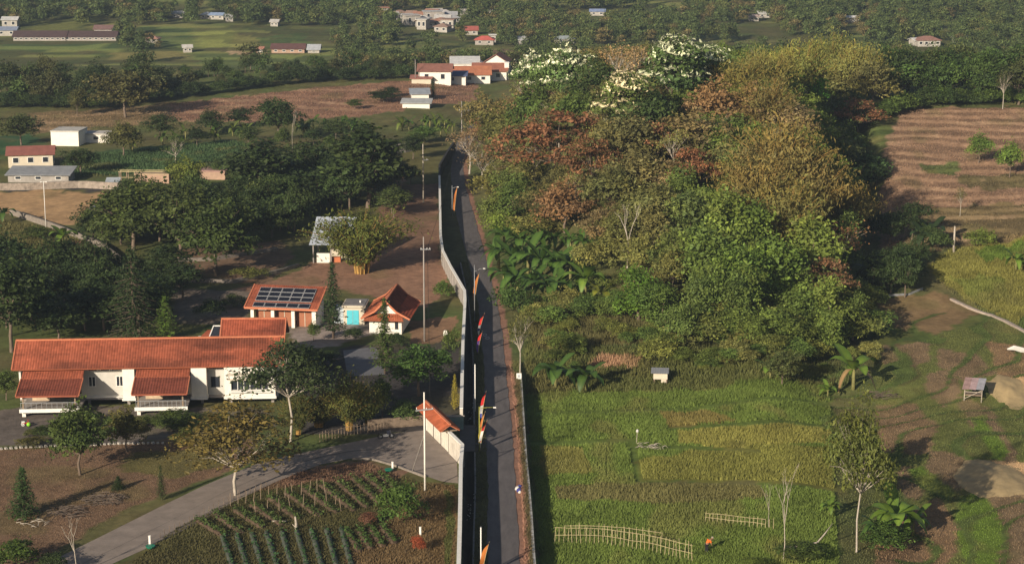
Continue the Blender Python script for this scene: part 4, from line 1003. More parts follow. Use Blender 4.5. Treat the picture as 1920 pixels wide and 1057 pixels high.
def limbs(seed, lobes, base_r=0.22, fork=0.35, mt=BARK, lean=0.0, extra=2, n=6, trunk_top=None):
    r = random.Random(seed); mb = MB()
    zc = sum(l[2] for l in lobes) / len(lobes)
    ft = trunk_top or zc * fork * 1.6
    p0 = Vector((0, 0, -0.4)); p1 = Vector((lean * 0.5 + r.uniform(-.15, .15), r.uniform(-.15, .15), ft * 0.55)); p2 = Vector((lean + r.uniform(-.2, .2), r.uniform(-.2, .2), ft))
    mb.tube([p0, p0 + Vector((0, 0, 0.6)), p1, p2], [base_r * 1.35, base_r, base_r * 0.85, base_r * 0.7], n)
    for l in lobes:
        c = Vector(l[:3]); m = p2.lerp(c, 0.5) + Vector((r.uniform(-.3, .3), r.uniform(-.3, .3), r.uniform(-.2, .4)))
        mb.tube([p2, m, c + Vector((0, 0, l[5] * 0.3))], [base_r * 0.5, base_r * 0.34, base_r * 0.12], 5, False)
        for _ in range(extra):
            e = c + Vector((r.uniform(-1, 1) * l[3] * 0.85, r.uniform(-1, 1) * l[4] * 0.85, r.uniform(-.1, .8) * l[5]))
            mb.tube([m, m.lerp(e, 0.5) + Vector((0, 0, 0.15)), e], [base_r * 0.3, base_r * 0.17, base_r * 0.05], 4, False)
    return mb.mesh("trunk", mt, True)
def rand_lobes(seed, k, W, H, z0, r0=0.3, flat=0.75, spread=0.62):
    r = random.Random(seed); L = [(0, 0, (z0 + H) * 0.52, W * 0.26, W * 0.26, (H - z0) * 0.42)]
    for i in range(k):
        a = i * 2.399 + r.uniform(-.4, .4); rr = W * 0.5 * spread * math.sqrt((i + 0.6) / k)
        z = z0 + (H - z0) * r.uniform(0.25, 0.78) * (1.05 - 0.35 * rr / (W * 0.5))
        s = W * r0 * r.uniform(0.6, 0.95)
        L.append((rr * math.cos(a), rr * math.sin(a), z, s, s, s * flat))
    top = max(l[2] + l[5] for l in L); f = (H * 0.98) / top
    return [(a, b, c * f, d, e, g) for a, b, c, d, e, g in L]
PROTO = {}                                      # kind -> list of (crown mesh, trunk mesh, W)
def proto(kind, crown, trunk, W): PROTO.setdefault(kind, []).append((crown, trunk, W))
for s in range(4):
    L = rand_lobes(100 + s, 12 + s, 8.0, 10, 0.9, r0=0.33, spread=0.7)
    proto("round", lobes_crown(s, L, 300, 15, 0.48, 0.40), limbs(s, L, 0.2), 8.0)
for s in range(2):
    L = rand_lobes(120 + s, 11, 5.0, 10, 0.6, r0=0.38, flat=1.0)
    proto("tall", lobes_crown(20 + s, L, 200, 13, 0.46, 0.36), limbs(20 + s, L, 0.16), 5.0)
for s in range(3):
    r = random.Random(140 + s); L = []
    for i in range(24):
        a = i * 2.399; rr = 5.4 * math.sqrt((i + 0.4) / 24)
        L.append((rr * math.cos(a), rr * math.sin(a), 9.1 - 4.2 * (rr / 5.4) ** 2 + r.uniform(-1.6, .3), r.uniform(1.2, 2.0), r.uniform(1.2, 2.0), r.uniform(0.4, 0.75)))
    proto("umbrella", lobes_crown(40 + s, L, 520, 13, 0.44, 0.42, up=0.8, flat=0.4, mix=(0.55, 1.15, 0.7), mixfrac=0.28, inner=0.4), limbs(40 + s, L, 0.17, mt=BARK if s else PALE_BARK, extra=0, trunk_top=3.2), 13.0)
for s in range(4):
    r = random.Random(160 + s); L = []
    for i in range(9):
        a = i * 2.399; rr = 4.2 * math.sqrt(i / 9)
        q = r.uniform(1.8, 3.0)
        L.append((rr * math.cos(a), rr * math.sin(a), 5.6 - 0.5 * rr + r.uniform(-1, 1.6), q, q, q * 1.25))
    proto("bush", lobes_crown(60 + s, L, 230, 14, 0.62, 0.5), None, 12.0)
for s in range(3):
    r = random.Random(180 + s); L = []
    for i in range(12):
        a = i * 2.399; z = r.uniform(1.2, 8.2); rr = r.uniform(0.4, 2.3) * (1.15 - z / 14)
        L.append((rr * math.cos(a), rr * math.sin(a), z, r.uniform(1.1, 1.9), r.uniform(1.1, 1.9), r.uniform(1.2, 2.3)))
    proto("vine", lobes_crown(80 + s, L, 300, 13, 0.42, 0.36, flat=1.1, up=0.15, droop=0.35), limbs(80 + s, L[:4], 0.2, extra=0), 7.0)
for s in range(3):
    L = rand_lobes(210 + s, 8, 8.0, 10, 2.8, r0=0.30)
    proto("flower", lobes_crown(90 + s, L, 250, 16, 0.48, 0.42, tip=(8.5, 5.0, 11.0), tipfrac=0.55), limbs(90 + s, L, 0.2), 8.0)
for s, z0 in enumerate((3.4, 1.4, 2.2)):
    L = rand_lobes(260 + s, 17, 7.0, 10, z0, r0=0.26, spread=0.85)
    proto("airy", lobes_crown(170 + s, L, 430, 10, 0.33, 0.36, inner=0.45), limbs(170 + s, L, 0.105, mt=PALE_BARK, extra=2, trunk_top=(4.2, 2.6, 3.6)[s]), 7.0)
for s in range(3):
    L = rand_lobes(230 + s, 8, 7.0, 10, 3.0, r0=0.30)
    proto("sparse", lobes_crown(110 + s, L, 120, 8, 0.36, 0.5, inner=0.5), limbs(110 + s, L, 0.16, mt=PALE_BARK, extra=4), 7.0)
def bamboo(seed, H=10.0, R=4.8, n=70, leaves=150):
    r = np.random.default_rng(seed); mb = MB(); C = []; N = []
    for i in range(n):
        a = r.random() * 6.283; b = 0.55 * math.sqrt(r.random()); out = R * (0.25 + 0.75 * r.random()); h = H * (0.62 + 0.38 * r.random()) * (1 - 0.22 * out / R)
        x0, y0 = b * math.cos(a), b * math.sin(a); pts = []
        for k in range(6):
            t = k / 5; rr = out * t ** 2.1
            pts.append((x0 + rr * math.cos(a), y0 + rr * math.sin(a), h * (t - 0.16 * t ** 4 * out / R) / 0.9 * 0.93 - (0.3 if k == 0 else 0)))
        mb.tube(pts, [0.07, 0.065, 0.055, 0.045, 0.03, 0.012], 4, False)
        P = np.array(pts); t = 0.22 + 0.78 * r.random(leaves) ** 0.8; ti = t * 5; k = np.minimum(ti.astype(int), 4); f = (ti - k)[:, None]
        c = P[k] * (1 - f) + P[k + 1] * f
        c = c + r.normal(size=c.shape) * np.array([0.42, 0.42, 0.32]) * (0.5 + t[:, None])
        C.append(c); N.append(unit(np.array([math.cos(a), math.sin(a), 0.7]) + r.normal(size=c.shape) * 0.6))
    C = np.concatenate(C); N = np.concatenate(N); C[:, 2] = np.maximum(C[:, 2], 0.3)
    tone = np.repeat(0.75 + 0.5 * r.random(n), leaves) * (0.8 + 0.4 * r.random(len(C))); hu = np.repeat(r.random(n) * 0.4, leaves)
    col = np.stack([tone * (1 + hu), tone * (1 + 0.4 * hu), tone * (1 - 0.2 * hu)], 1)
    V, F = leaf_quads(C, N, 0.44, r, 0.3, 0.5)
    return np_mesh("crown", V, F, LEAF, np.repeat(col, 4, 0)), mb.mesh("culms", mat("bamboo_culm", (0.40, 0.24, 0.07), noise=0.3, scale=2), True)
for s in range(3): c, t = bamboo(300 + s); proto("bamboo", c, t, 9.0)
def tiered(seed, H, base_w, tiers, per, leaf, drop, dense=1.0, mt=BARK, z0=0.8, jag=0.2):
    r = np.random.default_rng(seed); mb = MB(); mb.tube([(0, 0, -0.3), (0, 0, H * 0.5), (0, 0, H * 0.97)], [0.16, 0.11, 0.03], 6); C = []; N = []; tone = []
    for k in range(tiers):
        t = k / (tiers - 1); z = z0 + (H - z0 - 0.2) * t; w = base_w * 0.5 * (1 - t) ** 0.85 + 0.12
        nb = int(6 + 3 * (1 - t))
        for j in range(nb):
            a = 6.283 * (j + 0.5 * (k % 2)) / nb + r.normal() * 0.15; L = w * (1 - jag + 2 * jag * r.random())
            e = Vector((L * math.cos(a), L * math.sin(a), z - drop * L)); mb.tube([(0, 0, z), e], [0.035, 0.01], 3, False)
            m = max(4, int(per * (0.35 + 0.65 * (1 - t)) * dense)); s = (0.15 + 0.85 * r.random(m))
            c = np.array([0, 0, z])[None] * (1 - s[:, None]) + np.array(e)[None] * s[:, None] + r.normal(size=(m, 3)) * np.array([0.16, 0.16, 0.14]) * base_w / 4
            C.append(c); N.append(unit(np.array([math.cos(a) * .5, math.sin(a) * .5, 0.9]) + r.normal(size=(m, 3)) * 0.45)); tone.append(np.full(m, 0.75 + 0.5 * r.random()))
    C = np.concatenate(C); N = np.concatenate(N); tone = np.concatenate(tone) * (0.85 + 0.3 * r.random(len(C)))
    V, F = leaf_quads(C, N, leaf, r, 0.4)
    return np_mesh("crown", V, F, LEAF, np.repeat(np.stack([tone * 1.05, tone, tone * 0.9], 1), 4, 0)), mb.mesh("trunk", mt, True)
c, t = tiered(400, 10, 5.6, 19, 30, 0.5, 0.12); proto("conifer", c, t, 5.2)
c, t = tiered(401, 10, 3.6, 22, 20, 0.40, -0.9, z0=0.25); proto("cypress", c, t, 4.6)
c, t = tiered(402, 10, 3.0, 24, 20, 0.36, -0.15, z0=1.2, jag=0.5); proto("casuarina", c, t, 2.8)
c, t = tiered(403, 10, 7.0, 16, 26, 0.45, 0.25, z0=1.0, jag=0.35); proto("araucaria", c, t, 7.0)
def bare(seed, depth=4, H=10):
    r = random.Random(seed); mb = MB()
    def grow(p, d, L, rad, k):
        q = p + d * L * 0.5 + Vector((r.uniform(-1, 1), r.uniform(-1, 1), 0)) * L * 0.06; e = p + d * L
        mb.tube([p, q, e], [rad, rad * 0.8, rad * 0.6], 5, False)
        if k == 0: return
        for _ in range(2 if k < depth else 3):
            nd = (d + Vector((r.uniform(-1, 1), r.uniform(-1, 1), r.uniform(-0.2, 0.5))) * 0.62).normalized()
            grow(e, nd, L * r.uniform(0.5, 0.75), rad * 0.58, k - 1)
    grow(Vector((0, 0, -0.4)), Vector((0.03, 0, 1)).normalized(), H * 0.42, 0.17, depth)
    zm = max(v[2] for v in mb.v); f = H / zm; mb.v = [(x * f, y * f, z * f) for x, y, z in mb.v]
    return mb.mesh("branches", PALE_BARK, True)
for s in range(3): proto("bare", None, bare(500 + s), 7.0)
for s in range(3):
    L = rand_lobes(600 + s, 8, 8.0, 10, 0.2, r0=0.36)
    proto("far", lobes_crown(130 + s, L, 90, 7, 1.0, 0.6, cvar=0.35), limbs(130 + s, L[:3], 0.2, extra=0, n=4), 8.0)
for s in range(2):
    L = rand_lobes(620 + s, 8, 4.6, 10, 0.2, r0=0.38, flat=1.1)
    proto("far_tall", lobes_crown(150 + s, L, 80, 7, 0.85, 0.5, cvar=0.35), limbs(150 + s, L[:3], 0.16, extra=0, n=4), 4.6)

_lm = LEAF.node_tree                            # natural tree-to-tree variation
_oi = _lm.nodes.new("ShaderNodeObjectInfo"); _mr = _lm.nodes.new("ShaderNodeMapRange"); _mr.inputs[3].default_value = 0.78; _mr.inputs[4].default_value = 1.22
_lm.links.new(_oi.outputs["Random"], _mr.inputs[0])
_src = [l for l in _lm.links if l.to_node.type == 'BSDF_PRINCIPLED' and l.to_socket.name == "Base Color"][0].from_socket
_hs = _lm.nodes.new("ShaderNodeHueSaturation"); _lm.links.new(_src, _hs.inputs["Color"]); _lm.links.new(_mr.outputs[0], _hs.inputs["Value"])
for l in list(_lm.links):
    if l.from_socket == _src and l.to_node != _hs:
        to = l.to_socket; _lm.links.remove(l); _lm.links.new(_hs.outputs[0], to)

_tr = random.Random(77)
PLACED = []
TONE = 1.2
def plant(kind, p, h, w, col, name, label, cat="tree", group=None, var=None, rz=None):
    col = (col[0] * TONE * 0.98, col[1] * TONE * 1.02, col[2] * TONE)
    ps = PROTO[kind]; c, t, W = ps[(_tr.randrange(len(ps)) if var is None else var) % len(ps)]
    root = thing(name, label, cat, (float(p[0]), float(p[1]), float(p[2])), _tr.uniform(0, 6.28) if rz is None else rz, group)
    sc = (w / W, w / W, h / 10.0)
    k = None
    if t is not None:
        k = link("trunk" if kind != "bamboo" else "culms", t, root); k.scale = sc
    if c is not None:
        k = link("crown" if kind != "bush" else "foliage", c, root); k.scale = sc; k.color = (*col, 1)
    PLACED.append((p[0], p[1], w))
    return root
def at_top(u, v, h):
    """where a thing h tall stands whose top shows at picture point (u, v)"""
    q = march(u, v, h)
    return np.array([q[0], q[1], float(hgt(q[0], q[1]))])
DG = (0.026, 0.044, 0.014); MG = (0.048, 0.075, 0.018); LG = (0.085, 0.125, 0.024); OL = (0.088, 0.088, 0.026); GO = (0.150, 0.110, 0.034); RU = (0.128, 0.064, 0.036); BR = (0.13, 0.080, 0.042)
BGN = (0.060, 0.150, 0.016); YG = (0.15, 0.16, 0.028); TN = (0.19, 0.135, 0.07); GB = (0.10, 0.075, 0.045)
# ------------------------------------------------------------------ trees read off the photograph
# by the base: kind, u, v of the foot, v of the top, width in picture px, colour, name, label
BASE = [
 ("airy", 545, 828, 628, 180, (0.03, 0.046, 0.018), "shade_tree", "dark spreading tree with pale trunk covering the right end of the long house"),
 ("airy", 441, 928, 746, 225, (0.125, 0.105, 0.032), "golden_tree", "golden brown leaved tree with a forked pale trunk beside the driveway"),
 ("round", 150, 890, 744, 112, MG, "lawn_tree", "green lawn tree with a bare thin trunk before the left porch"),
 ("round", 237, 846, 757, 72, OL, "garden_tree", "small olive tree between the two porches by the stone edging"),
 ("bamboo", 655, 806, 686, 100, (0.075, 0.088, 0.022), "bamboo_screen", "yellow green bamboo left of the parking pad, nearer the house"),
 ("bamboo", 598, 800, 725, 120, (0.058, 0.066, 0.02), "bamboo_screen", "olive bamboo row by the driveway beside the dark spreading tree"),
 ("bamboo", 690, 795, 715, 80, (0.07, 0.09, 0.02), "bamboo_screen", "dark green bamboo right of the yellow green bamboo beside the driveway"),
 ("bamboo", 560, 815, 730, 80, (0.06, 0.07, 0.02), "bamboo_screen", "dark bamboo just right of the dark spreading tree's trunk"),
 ("tall", 717, 782, 696, 40, MG, "young_tree", "slim young tree standing on the dark yard below the parking pad"),
 ("round", 785, 742, 638, 118, (0.042, 0.085, 0.018), "broadleaf_tree", "glossy green bushy tree between the parking pad and the boundary wall"),
 ("casuarina", 625, 634, 492, 44, (0.035, 0.062, 0.022), "slender_tree", "slender dark tree in front of the solar garage's right end"),
 ("casuarina", 722, 700, 560, 46, MG, "slender_tree", "thin sparse tree in front of the gable cottage"),
 ("round", 588, 640, 598, 24, MG, "young_tree", "tiny young tree on the concrete yard beside the garage"),
 ("cypress", 311, 636, 556, 62, (0.075, 0.125, 0.022), "cypress", "bright green pointed cypress behind the long house roof"),
 ("araucaria", 252, 640, 466, 118, DG, "dark_conifer", "tall dark feathery conifer behind the long house"),
 ("round", 182, 572, 478, 72, DG, "dark_tree", "dense dark tree left of the tall feathery conifer"),
 ("tall", 22, 660, 464, 120, DG, "dark_tree", "tall dark tree at the left edge above the long house"),
 ("round", 12, 750, 690, 50, MG, "shrub_tree", "leafy shrub tree peeking out at the left end of the long house"),
 ("round", 404, 516, 368, 165, (0.04, 0.062, 0.016), "terrace_tree", "dark leafy tree with a pale trunk on the stone terrace"),
 ("round", 337, 484, 334, 175, (0.042, 0.06, 0.017), "terrace_tree", "wide dark tree above the stone terraces, middle of three"),
 ("round", 250, 470, 336, 180, (0.05, 0.07, 0.018), "terrace_tree", "wide dark tree above the stone terraces, leftmost of three"),
 ("bamboo", 678, 512, 380, 200, (0.066, 0.080, 0.017), "bamboo_clump", "olive bamboo clump with orange culms beside the pale metal shelter"),
 ("tall", 490, 384, 250, 135, DG, "dark_tree", "tall dark leafy tree left of the white bare trunk"),
 ("round", 590, 350, 255, 110, DG, "dark_tree", "dark round tree right of the white bare trunk"),
 ("tall", 690, 390, 220, 145, (0.034, 0.055, 0.016), "dark_tree", "tallest dark tree of the compound near the upper road bend"),
 ("round", 522, 262, 180, 92, (0.032, 0.056, 0.016), "dark_tree", "dark domed tree in front of the reddish terraces"),
 ("bare", 549, 290, 204, 26, MG, "bare_tree", "white barked bare tree among the dark compound trees"),
 ("round", 352, 362, 290, 66, (0.085, 0.11, 0.022), "round_tree", "rounded yellow green tree beside the tan block shed"),
 ("cypress", 560, 350, 290, 26, LG, "young_tree", "narrow bright green tree below the white bare trunk"),
 ("round", 235, 220, 126, 118, (0.075, 0.075, 0.028), "olive_tree", "big olive brown tree standing above the left terraces"),
 ("round", 145, 218, 160, 36, (0.07, 0.075, 0.026), "olive_tree", "narrow olive tree left of the big olive brown tree"),
 ("round", 232, 292, 222, 70, (0.06, 0.065, 0.022), "olive_tree", "dark olive tree right of the tall white wall"),
 ("round", 40, 272, 208, 80, (0.04, 0.052, 0.018), "dark_tree", "dark tree left of the tall white wall"),
 ("round", 152, 326, 274, 66, (0.036, 0.058, 0.018), "dark_tree", "dark tree right of the brown roofed house"),
 ("sparse", 330, 318, 250, 60, MG, "field_tree", "thin tree at the edge of the green field"),
 ("conifer", 45, 968, 876, 60, (0.036, 0.068, 0.02), "small_conifer", "bushy dark conifer on the lawn at lower left"),
 ("conifer", 222, 917, 892, 28, DG, "small_conifer", "little dark conifer in the middle of the lawn"),
 ("cypress", 303, 937, 872, 26, (0.04, 0.056, 0.018), "small_cypress", "narrow dark shrub beside the driveway bank"),
 ("bush", 30, 1068, 1006, 110, (0.05, 0.085, 0.016), "leafy_bush", "glossy leafy bush at the bottom left corner"),
 ("bush", 100, 1075, 1030, 60, DG, "leafy_bush", "dark low bush right of the bottom left corner bush"),
 ("bare", 142, 1075, 962, 56, MG, "bare_tree", "leafless forked tree at the bottom left beside the driveway"),
 ("bush", 752, 986, 892, 112, (0.048, 0.088, 0.018), "garden_bush", "large green bush beside the tall pole in the vegetable garden"),
 ("bush", 690, 985, 958, 40, (0.17, 0.085, 0.06), "dry_bush", "dry reddish bush left of the large garden bush"),
 ("bush", 785, 1034, 1000, 34, (0.30, 0.075, 0.035), "rust_bush", "rust red heap of dead foliage by the white marker post"),
 ("bush", 832, 560, 522, 46, (0.06, 0.10, 0.02), "round_bush", "round light green bush inside the boundary wall bend"),
 ("bush", 846, 672, 606, 36, (0.06, 0.09, 0.022), "wall_bush", "green bush against the boundary wall beyond the cottage"),
 ("bush", 832, 700, 650, 44, (0.05, 0.09, 0.02), "wall_bush", "green bush against the boundary wall above the yellow hedge"),
 ("cypress", 853, 768, 702, 24, (0.26, 0.22, 0.03), "golden_shrub", "tall golden yellow shrub beside the teal wall end"),
 ("bush", 758, 790, 748, 80, (0.042, 0.07, 0.02), "yard_bush", "dark green bushes left of the entrance gate"),
 ("bush", 610, 690, 655, 60, DG, "yard_bush", "dark shrubs between the dark spreading tree and the parking pad"),
 ("bush", 662, 640, 612, 50, DG, "yard_bush", "dark shrub in front of the cyan door building"),
 ("bush", 745, 650, 622, 50, DG, "yard_bush", "dark shrub below the gable cottage"),
 ("bush", 395, 600, 555, 70, DG, "yard_bush", "dark shrubs left of the solar garage"),
 ("bush", 440, 575, 548, 60, (0.035, 0.05, 0.018), "yard_bush", "low dark shrubs just left of the garage roof"),
 ("bush", 240, 545, 500, 90, DG, "yard_bush", "dark shrubs below the curving stone wall"),
 ("bush", 465, 522, 498, 80, (0.10, 0.11, 0.03), "hedge_bush", "yellowish hedge along the lower stone terrace edge"),
 ("bush", 70, 448, 420, 60, MG, "slope_bush", "low green bush below the curving stone wall"),
 ("bush", 160, 432, 405, 40, MG, "slope_bush", "round bush beside the blue roofed gazebo"),
 ("bush", 145, 800, 770, 100, MG, "porch_bush", "green shrubs below the left porch"),
 ("bush", 330, 795, 765, 90, MG, "porch_bush", "green shrubs below the right porch"),
 ("bush", 345, 835, 800, 60, (0.07, 0.085, 0.022), "porch_bush", "olive shrubs left of the golden brown tree"),
 ("bush", 60, 838, 815, 60, OL, "porch_bush", "low olive shrubs behind the left stone edging"),
 ("tall", 735, 182, 160, 30, DG, "terrace_shrub", "dark shrub left of the grey roofed stall on the terraces"),
 ("round", 720, 192, 166, 60, DG, "terrace_shrub", "dark rounded shrubs on the brown terraces left of the stalls"),
 ("cypress", 812, 184, 146, 16, (0.03, 0.055, 0.02), "terrace_cypress", "narrow dark tree standing before the hamlet houses"),
 ("round", 665, 205, 184, 30, MG, "terrace_shrub", "small round shrub on the brown terraces"),
 ("round", 795, 268, 234, 60, (0.05, 0.09, 0.02), "roadside_tree", "bright green low tree above the dark yard wall"),
 # right side
 ("airy", 1606, 1035, 722, 125, (0.085, 0.105, 0.026), "field_tree", "tall pale trunked tree with thin leaves at the edge of the rice field"),
 ("bush", 1602, 900, 770, 110, (0.095, 0.125, 0.026), "field_bush", "leafy climber mass around the pale trunked field tree"),
 ("bush", 1640, 930, 860, 70, (0.05, 0.075, 0.02), "field_bush", "dark leafy tangle right of the pale trunked field tree"),
 ("bare", 1468, 1050, 866, 60, MG, "dead_tree", "tall dead tree standing in the bean rows at lower right"),
 ("bare", 1441, 990, 905, 26, MG, "dead_tree", "thin dead sapling left of the tall dead tree"),
 ("bush", 1500, 1052, 1015, 110, MG, "field_bush", "green undergrowth at the foot of the dead tree"),
 ("bush", 1420, 1066, 1040, 60, LG, "field_bush", "bright green bush at the bottom edge by the worker"),
 ("bush", 1660, 1030, 975, 110, (0.05, 0.09, 0.018), "field_bush", "green undergrowth around the large banana at lower right"),
 ("round", 1466, 722, 652, 66, (0.055, 0.07, 0.024), "hill_foot_tree", "small grey green tree at the foot of the hill"),
 ("bush", 1690, 500, 462, 52, YG, "field_bush", "yellow green bush at the shaded right edge of the hill"),
 ("bush", 1840, 462, 424, 60, (0.09, 0.13, 0.026), "field_bush", "light green bush at the top of the golden field"),
 ("round", 1835, 305, 244, 50, (0.08, 0.13, 0.026), "terrace_tree", "small bright green tree on the upper right terraces"),
 ("round", 1893, 332, 258, 50, (0.085, 0.135, 0.026), "terrace_tree", "bright green tree with a leaning trunk at the right edge of the terraces"),
 ("sparse", 1800, 405, 345, 26, OL, "terrace_tree", "thin bare looking tree on the lower right terraces"),
 ("bush", 1750, 470, 418, 70, (0.04, 0.065, 0.02), "field_bush", "dark green thicket at the foot of the right terraces"),
 ("sparse", 1880, 205, 120, 40, (0.07, 0.08, 0.03), "tall_tree", "tall thin trunked tree behind the upper right terraces"),
 ("sparse", 975, 708, 566, 62, (0.09, 0.095, 0.03), "roadside_tree", "thin pale trunked tree with the white sign beside the road"),
]
for kd, u, v, vt, wpx, col, nm, lb in BASE:
    p = G(u, v); h = height_to(p, vt); w = wpx / px_per_m(p)
    plant(kd, p, h, w, col, nm, lb, "bush" if kd == "bush" else "tree", var={"shade_tree": 0, "golden_tree": 1, "field_tree": 2}.get(nm) if kd in ("airy", "umbrella") else None)
